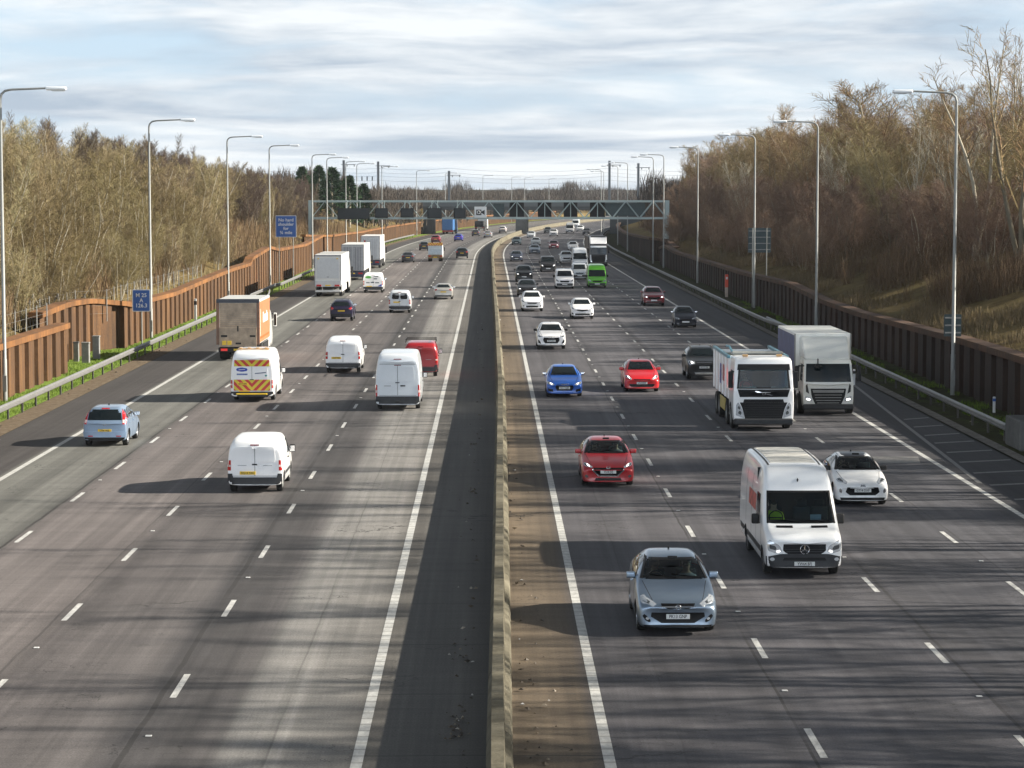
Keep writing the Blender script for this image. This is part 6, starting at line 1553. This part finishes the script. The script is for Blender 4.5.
for i in range(n // 2 + 1):
    for z in (Z0, Z1): cm.box(XL + i * step * 2 - .05, XL + i * step * 2 + .05, -.9, .9, z - .05, z + .05)
cm.build('cross_members', GAN, ga)
gbox('walkway', XL, XR, -.75, .75, Z0 + .145, Z0 + .19, mat=STEEL, bev=0)
def gx(px): return (px - 490) * (s_g - 1.2) / FPX
for a, b, t_, u_ in ((338, 370, 208, 219), (375.5, 388.5, 208, 217.5), (401, 414, 208, 217), (427.5, 442, 208, 218), (454, 466, 208, 218)):
    z1, z0 = CAM_H - (t_ - 192) * s_g / FPX, CAM_H - (u_ - 192) * s_g / FPX
    sg = gbox('message_sign', gx(a), gx(b), -1.45, -1.1, z0, z1, mat=SIGNBLK, bev=.03)
    gbox('sign_face', gx(a) + .12, gx(b) - .12, -1.47, -1.452, z0 + .1, z1 - .1, parent=sg, mat=M('matrix_face', (.008, .012, .015), .4, spec=.3), bev=.002)
    for k in (.3, .7): gbox('sign_bracket', gx(a + (b - a) * k) - .05, gx(a + (b - a) * k) + .05, -1.2, -1.0, z0 - .1, Z1 + .1, parent=sg)
# white camera sign
a, b = gx(474.5), gx(486.5); z1, z0 = CAM_H - (206.5 - 192) * s_g / FPX, CAM_H - (217.5 - 192) * s_g / FPX
cs = gbox('camera_sign', a, b, -1.45, -1.40, z0, z1, mat=SIGNW, bev=.01); mx_, mz_ = (a + b) / 2, (z0 + z1) / 2
CB = M('sign_ink', (.01, .01, .012), .5)
gbox('camera_pictogram', mx_ - .62, mx_ + .15, -1.462, -1.452, mz_ - .42, mz_ + .38, parent=cs, mat=CB, bev=.003); MB().prism([(mx_ + .15, mz_ - .1), (mx_ + .62, mz_ - .4), (mx_ + .62, mz_ + .36), (mx_ + .15, mz_ + .08)], 'y', -1.462, -1.452).build('camera_pictogram', CB, cs)
b_ = MB(); b_.tube([(mx_ - .25 + .22 * math.cos(t * .45), -1.468, mz_ + .22 * math.sin(t * .45)) for t in range(15)], .05, 6, False); b_.build('lens_ring', SIGNW, cs)
# sign boxes facing the other carriageway, seen from behind
for px, wd in ((517, 2.1), (545, 2.0), (571, 2.0), (598, 2.2)):
    x = gx(px); sg = gbox('message_sign', x - wd / 2, x + wd / 2, 1.1, 1.5, Z0 + .15, Z1 - .15, mat=SIGNBLK, bev=.03); gbox('sign_bracket', x - .06, x + .06, .9, 1.12, Z0, Z1, parent=sg)
for x in (gx(628),): gbox('message_sign', x - 3.2, x + 2.6, 1.1, 1.45, Z0 + .35, Z1 - .25, mat=SBACK, bev=.03)
gbox('sign_back', gx(499) - .8, gx(499) + .8, 1.1, 1.3, Z0 + .15, Z1 - .3, mat=SBACK, bev=.02)
gbox('equipment_cabinet', XR - .2, XR + .5, -1.35, -.95, 4.2, 4.7, mat=SIGNBLK)

# ------------------------------------------------------------------ railway bridge with its overhead line
sb = 571; DK = M('bridge_deck_dark', (.055, .06, .06), .7, var=.25, vscale=.3)
rb = empty('railway_bridge', P(sb, 0)); tag(rb, 'low dark railway bridge crossing the motorway behind the gantry', 'bridge'); rb.rotation_euler.z = -hd(sb)
def rbox(name, *a, mat=DK, parent=None): return MB().box(*a, .02).build(name, mat, parent or rb)
rbox('deck', -23, 60, -3.5, 3.5, 5.6, 7.0)
for y in (-3.6, 3.45): rbox('parapet', -23, 60, y, y + .15, 6.4, 7.5, mat=M('parapet_grey', (.10, .11, .11), .7, var=.2, vscale=.3))
rbox('pier', -1.2, 1.5, -3.0, 3.0, 0, 5.7, mat=CONCG)
rbox('abutment', -23, -20.6, -3.4, 3.4, 0, 5.7, mat=DK); rbox('abutment', 20.9, 30, -3.4, 3.4, 0, 5.7, mat=DK)
em = MB().prism([(-9, -.1), (9, -.1), (4, 5.9), (-4, 5.9)], 'x', -160, -22.9).build('embankment', BANKM); em.location = rb.location; em.rotation_euler.z = -hd(sb); tag(em, kind='structure')
MAST = M('mast_grey', (.10, .11, .12), .6)
def mast(px, ztop, lab):
    X = (px - 490) * sb / FPX; p = Vector((X, sb + 4, 0)); r = empty('railway_mast', p); tag(r, lab, 'railway mast', 'railway masts along the bridge')
    MB().box(-.28, .28, -.2, .2, 5.4, ztop, .02).build('mast_column', MAST, r)
    MB().box(-.6, 2.8, -.06, .06, ztop - 1.1, ztop - .95, .01).build('cantilever_arm', MAST, r)
    i_ = MB(); [i_.tube([(dx, 0, ztop - 1.5), (dx, 0, ztop - 1.0)], .14, 6) for dx in (.8, 2.5)]; i_.build('insulator', MAST, r)
for i, (px, zt) in enumerate(((343.5, 17.3), (378, 17.0), (449, 14.8), (610, 17.2), (639, 16.6))):
    mast(px, zt, ['thick grey railway mast beside the dark conifers', 'thick grey railway mast right of the conifers', 'shorter railway mast above the middle of the left carriageway', 'tall railway mast standing clear of the right wood', 'railway mast half lost in the edge of the right wood'][i])
wr = empty('overhead_wires', (0, sb + 4, 0)); tag(wr, 'thin overhead railway wires strung between the masts', 'wires')
for z, y in ((15.4, 0), (13.6, .3), (12.6, .3), (14.4, -1.2)):
    b = MB()
    for x0, x1 in ((-70, -34.7), (-34.7, -26.4), (-26.4, -9.7), (-9.7, 28), (28, 60)):
        b.tube([(x0 + (x1 - x0) * k / 8, y, z - .9 * (4 * (k / 8) * (1 - k / 8)) * min(1, (x1 - x0) / 40)) for k in range(9)], .022, 4, False)
    b.build('wire', MAST, wr)
ins = MB()
for i in range(6): 
    x = (346 + i * 5.2 - 490) * sb / FPX; ins.tube([(x, .3, 12.5), (x, .3, 13.5)], .16, 6)
ins.build('insulators', MAST, wr)
# ------------------------------------------------------------------ bare winter woods
def bark_mat(name, stops, green=.0):
    m, t, p = base_mat(name)
    oi = t.node('ShaderNodeObjectInfo').outputs['Random']; isl = t.node('ShaderNodeNewGeometry').outputs['Random Per Island']
    f = t.math('ADD', t.math('MULTIPLY', oi, .6), t.math('MULTIPLY', isl, .4))
    c = t.ramp(f, stops); t.l.new(c, p.inputs['Base Color']); p.inputs['Roughness'].default_value = .85; p.inputs['Specular IOR Level'].default_value = .15
    return m
BARKL = bark_mat('bark_tan', [(0, (.1415, .1034, .0642)), (.35, (.2246, .1723, .0980)), (.6, (.3161, .2550, .1462)), (.8, (.2162, .1981, .0892)), (1, (.3992, .3445, .2406))])
BARKO = bark_mat('bark_olive', [(0, (.1014, .0761, .0420)), (.4, (.1638, .1244, .0630)), (.7, (.1950, .1640, .0750)), (1, (.2652, .2196, .1350))])
BARKRED = bark_mat('bark_reddish', [(0, (.1030, .0669, .0520)), (.5, (.1802, .1190, .0855)), (1, (.2574, .1859, .1301))])
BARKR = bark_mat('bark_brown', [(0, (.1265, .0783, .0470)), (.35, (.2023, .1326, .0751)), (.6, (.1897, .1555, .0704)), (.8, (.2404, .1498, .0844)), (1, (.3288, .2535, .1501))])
TRUNKL = bark_mat('trunk_pale', [(0, (.2022, .1718, .1213)), (.5, (.3235, .2933, .2225)), (1, (.4650, .4346, .3638))])
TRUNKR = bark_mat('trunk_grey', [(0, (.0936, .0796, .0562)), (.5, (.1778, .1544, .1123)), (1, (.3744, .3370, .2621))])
def tri_tube(vs, fs, pts, rads, n):
    b = len(vs)
    d = (pts[-1] - pts[0]).normalized(); a = d.orthogonal().normalized(); c = d.cross(a)
    for p, r in zip(pts, rads):
        for k in range(n):
            t = 2 * math.pi * k / n; vs.append(p + (a * math.cos(t) + c * math.sin(t)) * r)
    for i in range(len(pts) - 1):
        for k in range(n): fs.append((b + i * n + k, b + i * n + (k + 1) % n, b + (i + 1) * n + (k + 1) % n, b + (i + 1) * n + k))
def twig(vs, fs, p, q, r, rg):
    d = (q - p); a = d.orthogonal().normalized(); a.rotate(Matrix.Rotation(rg.random() * 6.28, 3, d.normalized())); c = d.normalized().cross(a)
    L_ = d.length; m = p.lerp(q, .5) + (a * rg.gauss(0, .06) + c * rg.gauss(0, .06)) * L_; b = len(vs)
    for o, k in ((p, r), (m, r * .7)): vs += [o + a * k, o - a * k * .5 + c * k * .87, o - a * k * .5 - c * k * .87]
    vs.append(q)
    for i in range(3): fs.append((b + i, b + (i + 1) % 3, b + 3 + (i + 1) % 3, b + 3 + i)); fs.append((b + 3 + i, b + 3 + (i + 1) % 3, b + 6))
def cone_dir(d, ang, rg):
    a = d.orthogonal().normalized(); a.rotate(Matrix.Rotation(rg.random() * 6.28318, 3, d)); return (d * math.cos(ang) + a * math.sin(ang)).normalized()
def grow(seed, H, stems, lean, ang, nb, ntw, base_r, up=.35, first=.12, tw=.012, lenk=.42):
    """multi-stemmed bare tree: trunk mesh and crown mesh of branches and twigs"""
    rg = random.Random(seed); tv, tf, cv, cf = [], [], [], []
    for st in range(stems):
        a = 6.28 * st / stems + rg.random(); ln = lean * (.4 + .8 * rg.random()) * (0 if stems == 1 else 1)
        d = Vector((math.cos(a) * ln, math.sin(a) * ln, 1)).normalized(); h = H * (.72 + .28 * rg.random()); p = Vector((math.cos(a), math.sin(a), 0)) * (.12 * stems * .5 if stems > 1 else 0) + Vector((0, 0, -.3))
        pts = [p.copy()]; n = 7
        for i in range(n):
            d = (d + Vector((rg.gauss(0, .09), rg.gauss(0, .09), .08))).normalized(); p = p + d * h / n; pts.append(p.copy())
        rb_ = base_r * (.7 + .5 * rg.random()); rads = [rb_ * (1 - .9 * i / n) + .012 for i in range(n + 1)]
        tri_tube(tv, tf, pts, rads, 6)
        for b in range(nb):
            f = first + (1 - first) * ((b + rg.random()) / nb) ** .85; k = min(n - 1, int(f * n)); fr = f * n - k; o = pts[k].lerp(pts[k + 1], fr); sd_ = (pts[k + 1] - pts[k]).normalized()
            L = H * lenk * (1.05 - .75 * f) * (.6 + .6 * rg.random()); bd = cone_dir(sd_, ang * (.8 + .5 * rg.random()), rg); bp = [o]; q = o.copy(); m = 4
            for i in range(m):
                bd = (bd + Vector((rg.gauss(0, .12), rg.gauss(0, .12), up * .35))).normalized(); q = q + bd * L / m; bp.append(q.copy())
            r0 = max(.014, rads[k] * .42); tri_tube(cv, cf, bp, [r0, r0 * .75, r0 * .55, r0 * .38, .008], 3)
            for t in range(ntw):
                g = .12 + .88 * (t + rg.random()) / ntw; kk = min(m - 1, int(g * m)); oo = bp[kk].lerp(bp[kk + 1], g * m - kk); td = cone_dir((bp[kk + 1] - bp[kk]).normalized(), .55 + .5 * rg.random(), rg)
                td = (td + Vector((0, 0, up * .8))).normalized(); l = L * .36 * (1.15 - .7 * g) * (.5 + .8 * rg.random()) + .25; e = oo + td * l
                twig(cv, cf, oo, e, tw * 1.3, rg)
                for w_ in range(3):
                    x = oo.lerp(e, .25 + .25 * w_ + .1 * rg.random()); twig(cv, cf, x, x + (cone_dir(td, .6 + .3 * rg.random(), rg) + Vector((0, 0, up * .6))).normalized() * l * (.35 + .3 * rg.random()), tw, rg)
    return (tv, tf), (cv, cf)
def tree_proto(seed, tm, cmat, **k):
    (tv, tf), (cv, cf) = grow(seed, **k)
    a = bpy.data.meshes.new('trunk'); a.from_pydata([tuple(v) for v in tv], [], tf); a.materials.append(tm); a.polygons.foreach_set('use_smooth', [True] * len(tf))
    b = bpy.data.meshes.new('crown'); b.from_pydata([tuple(v) for v in cv], [], cf); b.materials.append(cmat)
    return a, b
def plant_tree(name, proto, loc, rz, sc, label, cat, group):
    r = empty(name, loc, rz); r.scale = (sc[0], sc[0], sc[1]); tag(r, label, cat, group)
    for nm, me in (('trunk', proto[0]), ('crown', proto[1])):
        o = bpy.data.objects.new(nm, me); o.parent = r; COL.objects.link(o)
    return r
BARKD = bark_mat('bark_purple_brown', [(0, (.0624, .0425, .0375)), (.4, (.0975, .0688, .0562)), (.7, (.1040, .0825, .0525)), (1, (.1560, .1250, .0938))])
kl = dict(H=9.5, lean=.30, ang=.52, nb=15, ntw=17, base_r=.056, up=.40, first=.08, tw=.0095, lenk=.36)
LEFT = [[tree_proto(11 + i, TRUNKL, BARKL, stems=5 + i, **kl) for i in range(3)], [tree_proto(21 + i, TRUNKL, BARKO, stems=6 + i, **{**kl, 'ang': .62}) for i in range(2)], [tree_proto(31 + i, TRUNKR, BARKD, stems=5 + i, **{**kl, 'ang': .42, 'up': .55, 'tw': .010}) for i in range(2)]]
kr = dict(H=11.0, lean=.28, ang=.66, nb=17, ntw=18, base_r=.085, up=.26, first=.10, tw=.0105, lenk=.40)
RIGHT = [[tree_proto(41 + i, TRUNKR, BARKR, stems=3 + i, **kr) for i in range(3)], [tree_proto(51 + i, TRUNKR, BARKO, stems=2 + i, **kr) for i in range(2)], [tree_proto(61 + i, TRUNKR, BARKRED, stems=5 + i, **{**kr, 'H': 9.5, 'base_r': .05}) for i in range(2)]]
TALL = [tree_proto(71 + i, TRUNKR, BARKR, H=15.0, stems=1, lean=0, ang=.78, nb=40, ntw=24, base_r=.20, up=.28, first=.22, tw=.013, lenk=.42) for i in range(3)]
OPEN = [tree_proto(81 + i, TRUNKR, BARKR, H=17.0, stems=2 + i, lean=.10, ang=.62, nb=15, ntw=6, base_r=.15, up=.3, first=.25, tw=.014, lenk=.34) for i in range(3)]
def zt(side, u, s): return bank_z(side, abs(u), s)
rt = random.Random(5)
def wood(side, rows, protos, name, label, group, hk):
    for u0, s0, s1, sp, hmul in rows:
        s = s0 + rt.random() * sp
        while s < s1:
            u = side * (u0 + rt.gauss(0, 1.3)); k = hk(s) * hmul * (.90 + .20 * rt.random())
            if abs(u) < 25.5: u = side * 25.5
            if side < 0 and 236 < s < 330 and u0 < 32: s += sp; continue
            z = zt(side, u, s); p = P(s, u, z - .1)
            nz = noise.noise(Vector((s * .022, u0 * .09, side * 9.0))) + rt.gauss(0, .13)
            if side < 0: kind = 2 if (rt.random() < (s - 230) / 150 or (u0 > 37 and s > 200 and rt.random() < .5)) else (1 if nz < -.12 else 0)
            else: kind = 2 if u0 < 36 else (1 if nz > .10 else (2 if nz < -.22 else 0))
            plant_tree(name if u0 > 30 else 'bare_shrub', rt.choice(protos[kind]), p, rt.random() * 6.28, (k * (1.05 + .35 * rt.random()), k), label if u0 > 30 else ('bare many-stemmed shrub along the front edge of the left wood' if side < 0 else 'bare reddish shrub along the front edge of the right wood'), 'tree' if u0 > 30 else 'shrub', group if u0 > 30 else ('bare shrubs along the left wood edge' if side < 0 else 'bare shrubs along the right wood edge'))
            s += sp * (.7 + .6 * rt.random())
wood(-1, [(26.3, 128, 300, 6.0, .52), (29.5, 124, 380, 6.0, .74), (33.5, 126, 430, 6.0, .90), (38.5, 132, 470, 7.5, .98), (45, 150, 500, 9.0, 1.04)], LEFT, 'bare_tree', 'bare many-stemmed tree in the sunlit tan wood on the left bank', 'bare trees of the left wood', lambda s: interp([(120, .90), (180, .95), (270, 1.04), (320, .96), (383, .78), (500, .66)], s))
wood(1, [(28, 200, 420, 8.0, .42), (33, 150, 420, 8.0, .66), (38, 122, 470, 8.0, .92), (44, 128, 500, 8.0, 1.02), (51, 150, 500, 10.0, 1.08)], RIGHT, 'bare_tree', 'bare brown tree in the shaded wood on the right bank', 'bare trees of the right wood', lambda s: interp([(120, .86), (200, .92), (250, 1.08), (330, 1.12), (460, 1.16)], s))
for px, s, u, k, lab in ((870, 246, 41, 1.22, 'broad bare tree whose pale crown rises above the right wood'), (972, 168, 33.6, 1.02, 'tall dark bare tree near the right edge, rising clear of the wood'), (955, 190, 40, .88, 'bare tree with an upright crown behind the nearest right lamp'), (1040, 150, 33.3, 1.12, 'big bare tree at the right edge with branches reaching in from outside'), (1000, 215, 46, .92, 'slim bare tree standing behind the tall dark one'), (745, 330, 38, .98, 'bare tree with a leaning pale stem above the middle of the right wood'), (800, 290, 42, 1.0, 'bare open-crowned tree left of the broad pale one')):
    plant_tree('bare_tree', TALL[int(px) % 3] if px < 900 else OPEN[int(px) % 3], P(s, u, zt(1, u, s) - .1), px, (k * (1.6 if px == 870 else 1.15), k), lab, 'tree', 'tall bare trees of the right wood')
# trees along the right bank beside and behind the bridge: out of frame, they throw the streaks of shade over the road
for i in range(56):
    s = 4 + i * 2.15 + rt.random() * 3; u = 29 + (i % 4) * 6 + rt.random() * 4
    plant_tree('bare_tree', rt.choice(OPEN + OPEN + TALL[:1]), P(s, u, zt(1, u, s) - .1), rt.random() * 6, (1.1, (.85 + .35 * rt.random())), 'unseen shade-casting bare tree on the right bank beside the bridge', 'tree', 'unseen shade-casting bare trees on the right bank beside the bridge')
# birch-like pale leaning stems in the right wood
for (px, s, u, tilt) in ((770, 330, 33, -.45), (800, 300, 32, .5), (905, 235, 34, -.12), (930, 200, 35, .08), (1010, 175, 34, .05)):
    r = plant_tree('birch_tree', OPEN[px % 3], P(s, u, zt(1, u, s)), px, (.55, .72), {770: 'thin pale birch leaning over low in the right wood', 800: 'second pale birch leaning the other way in the right wood', 905: 'slim pale-stemmed birch left of the nearest right lamp', 930: 'upright pale birch behind the nearest right lamp', 1010: 'pale birch stem at the right edge of the wood'}[px], 'tree', 'pale birches in the right wood')
    r.rotation_euler = (0, tilt * .8, px); [setattr(c, 'data', c.data) for c in r.children]
    r.children[0].data = r.children[0].data.copy(); r.children[0].data.materials[0] = TRUNKL

# conifers on the left, far
NEED = bark_mat('needles', [(0, (.012, .030, .014)), (.5, (.025, .055, .022)), (1, (.045, .085, .035))])
def conifer(seed):
    rg = random.Random(seed); vs, fs, tv, tf = [], [], [], []
    H = 10; tri_tube(tv, tf, [Vector((0, 0, -.3)), Vector((.1, 0, 5)), Vector((0, .1, 10))], [.22, .14, .02], 6)
    for i in range(1700):
        f = rg.random() ** .8; z = 1.2 + f * (H - 1.2); R_ = (1 - f) ** .7 * 2.6 + .25; a = rg.random() * 6.28; lump = .75 + .4 * math.sin(a * 3 + z * 1.7) * math.sin(z * 2.3)
        r = R_ * lump * (.35 + .65 * rg.random() ** .5); c = Vector((math.cos(a) * r, math.sin(a) * r, z + rg.gauss(0, .15))); l = .28 + .25 * rg.random()
        d = Vector((math.cos(a), math.sin(a), .35 + rg.gauss(0, .3))).normalized() * l; sd_ = d.orthogonal().normalized() * l * .35; sd_.rotate(Matrix.Rotation(rg.random() * 6.28, 3, d.normalized()))
        b = len(vs); vs += [c - d * .5 - sd_, c - d * .5 + sd_, c + d]; fs.append((b, b + 1, b + 2))
    a = bpy.data.meshes.new('trunk'); a.from_pydata([tuple(v) for v in tv], [], tf); a.materials.append(TRUNKR)
    b = bpy.data.meshes.new('crown'); b.from_pydata([tuple(v) for v in vs], [], fs); b.materials.append(NEED); return a, b
CON = [conifer(3), conifer(8)]
for i, (px, s, top) in enumerate(((364, 470, 184), (350, 455, 176), (333, 450, 168), (320, 470, 166), (303, 480, 167))):
    X = (px - 490) * s / FPX; ztop = CAM_H + (192 - top) * s / FPX; z0 = zt(-1, X - cx(s), s); k = max(.3, (ztop - z0) / 10)
    plant_tree('conifer_tree', CON[i % 2], (X, s, z0 - .1), i * 1.3, (k * 1.35, k), 'dark green conifer in the clump at the far end of the left wood', 'tree', 'dark conifers beyond the left wood')

# scrub, brambles and dead grass on the banks: nobody could count the stems
def scrub(name, side, n, srange, urange, hr, mat, tw, up):
    rg = random.Random(side * 3 + n); vs, fs = [], []
    for i in range(n):
        s = srange[0] + (srange[1] - srange[0]) * rg.random() ** 1.5; w_ = urange[0] + (urange[1] - urange[0]) * rg.random()
        u = side * (abs(wall_u(side, s)) + .5 + w_); p = P(s, u, zt(side, u, s) - .05)
        dens = noise.noise(Vector((u * .22, s * .12, 4.0)))
        if dens < -.12 + .25 * rg.random(): continue
        h = (hr[0] + (hr[1] - hr[0]) * rg.random()) * (.7 + .8 * max(0, dens)); a = rg.random() * 6.28; ln = (1 - up) * h * (.5 + rg.random())
        m = p + Vector((math.cos(a) * ln * .4, math.sin(a) * ln * .4, h * .75)); q = p + Vector((math.cos(a) * ln, math.sin(a) * ln, h * (.6 + .5 * rg.random())))
        d = (m - p); sd_ = Vector((-math.sin(a + .8), math.cos(a + .8), 0)) * tw
        b = len(vs); vs += [p - sd_, p + sd_, m + sd_ * .7, m - sd_ * .7, q]; fs += [(b, b + 1, b + 2, b + 3), (b + 3, b + 2, b + 4)]
    o = mesh_obj(name, vs, fs, mat); tag(o, kind='stuff')
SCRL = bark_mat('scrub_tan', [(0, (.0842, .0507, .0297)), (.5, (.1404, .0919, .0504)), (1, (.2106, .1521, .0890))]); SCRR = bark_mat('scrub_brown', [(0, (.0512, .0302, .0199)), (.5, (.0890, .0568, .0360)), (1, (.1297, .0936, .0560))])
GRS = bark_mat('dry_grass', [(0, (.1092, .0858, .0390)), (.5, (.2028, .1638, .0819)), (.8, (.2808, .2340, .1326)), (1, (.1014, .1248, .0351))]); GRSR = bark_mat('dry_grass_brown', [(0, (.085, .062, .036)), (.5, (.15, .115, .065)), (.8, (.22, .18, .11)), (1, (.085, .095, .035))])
scrub('undergrowth', -1, 90000, (118, 430), (2.0, 17), (1.0, 3.4), SCRL, .014, .55)
scrub('undergrowth', 1, 150000, (140, 480), (3.5, 26), (.7, 3.6), SCRR, .012, .42)
scrub('dead_grass', -1, 26000, (85, 330), (-.1, 9), (.35, .95), GRS, .016, .6)
scrub('dead_grass', 1, 90000, (95, 360), (-.1, 15), (.35, 1.0), GRSR, .016, .6)
# green blades on the left verge
rg = random.Random(99); vs, fs = [], []
for i in range(32000):
    s = 66 + 160 * rg.random() ** 1.6; u = -20.9 - 1.95 * rg.random() if not (131 < s < 150) else -20.9 - 3.4 * rg.random(); p = P(s, u, .03); h = .05 + .14 * rg.random(); a = rg.random() * 6.28
    if noise.noise(Vector((u * .9, s * .35, 1.0))) < -.15: continue
    d = Vector((math.cos(a), math.sin(a), 0)); b = len(vs); vs += [p - d * .014, p + d * .014, p + Vector((d.y * h * .5, -d.x * h * .5, h))]; fs.append((b, b + 1, b + 2))
tag(mesh_obj('grass', vs, fs, bark_mat('grass_blade', [(0, (.055, .095, .014)), (.6, (.12, .19, .027)), (1, (.20, .25, .06))])), kind='stuff')
rg = random.Random(98); vs, fs = [], []
for i in range(15000):
    s = 85 + 130 * rg.random() ** 1.6; u = 20.6 + 2.1 * rg.random(); p = P(s, u, .04); h = .05 + .2 * rg.random(); a = rg.random() * 6.28
    if noise.noise(Vector((u * .9, s * .25, 7.0))) < .02: continue
    d = Vector((math.cos(a), math.sin(a), 0)); b = len(vs); vs += [p - d * .016, p + d * .016, p + Vector((d.y * h * .5, -d.x * h * .5, h))]; fs.append((b, b + 1, b + 2))
tag(mesh_obj('grass', vs, fs, bpy.data.materials['grass_blade']), kind='stuff')

# far woods that read as one mass
def far_wood(name, spots, mat, seed):
    rg = random.Random(seed); vs, fs = [], []
    for (x, y, z, H, W_) in spots:
        for i in range(230):
            f = rg.random(); a = rg.random() * 6.28; r = W_ * (1 - .5 * f) * rg.random() ** .5; p = Vector((x + math.cos(a) * r, y + math.sin(a) * r, z + f * H * .75)); h = H * (.14 + .22 * rg.random())
            q = p + Vector((rg.gauss(0, .2) * h, rg.gauss(0, .2) * h, h)); twig(vs, fs, p, q, .05 + .05 * rg.random(), rg)
    tag(mesh_obj(name, vs, fs, mat), kind='stuff')
FARM_ = bark_mat('far_bark', [(0, (.0390, .0328, .0312)), (.5, (.0663, .0546, .0468)), (1, (.1014, .0858, .0663))])
sp_ = []
for i in range(130):
    y = 900 + 500 * rt.random(); px = 330 + 330 * rt.random(); x = (px - 490) * y / FPX; H = 5 + 4 * rt.random()
    if 470 > px > 440 or 560 < px < 590: H *= 1.35
    sp_.append((x, y, 2.5 + (y - 900) * .006, H, 7))
far_wood('far_wood', sp_, FARM_, 4)
sp_ = []
for i in range(240):
    s = 470 + 560 * rt.random(); u = -(24.5 + 42 * rt.random() ** 1.6); p = P(s, u); sp_.append((p.x, p.y, zt(-1, u, s), (4 + 3.5 * rt.random()) * (1 if s > 560 else 1.25), 3.6))
far_wood('far_wood', sp_, FARM_, 5)
sp_ = []
for i in range(170):
    s = 470 + 500 * rt.random(); u = 29 + 45 * rt.random(); p = P(s, u); sp_.append((p.x, p.y, zt(1, u, s), 6.5 + 4.5 * rt.random(), 4.2))
far_wood('far_wood', sp_, FARM_, 6)
# rising ground far beyond
hs = []
tag(mesh_obj('hills', [(-900, 1500, -1), (900, 1500, -1), (900, 1800, 9), (300, 1750, 11), (-100, 1760, 9), (-500, 1780, 12), (-900, 1800, 10), (-900, 2400, 8), (900, 2400, 8)], [(0, 1, 2, 3, 4, 5, 6), (6, 5, 4, 3, 2, 8, 7)], M('hill_dark', (.05, .055, .045), .95, var=.4, vscale=.02)), kind='structure')
# ------------------------------------------------------------------ the air between here and the far trees
hm, ht, hp = base_mat('haze_air'); ht.n.remove(hp)
pv = ht.node('ShaderNodeVolumePrincipled'); pv.inputs['Color'].default_value = (.86, .92, 1.0, 1); pv.inputs['Density'].default_value = .00006; pv.inputs['Anisotropy'].default_value = .2
ht.l.new(pv.outputs[0], ht.n['Material Output'].inputs['Volume'])
hz_ = MB().box(-4200, 4200, -450, 7200, -1.2, 40).build('haze', hm); tag(hz_, kind='stuff')
SC.cycles.volume_bounces = 0
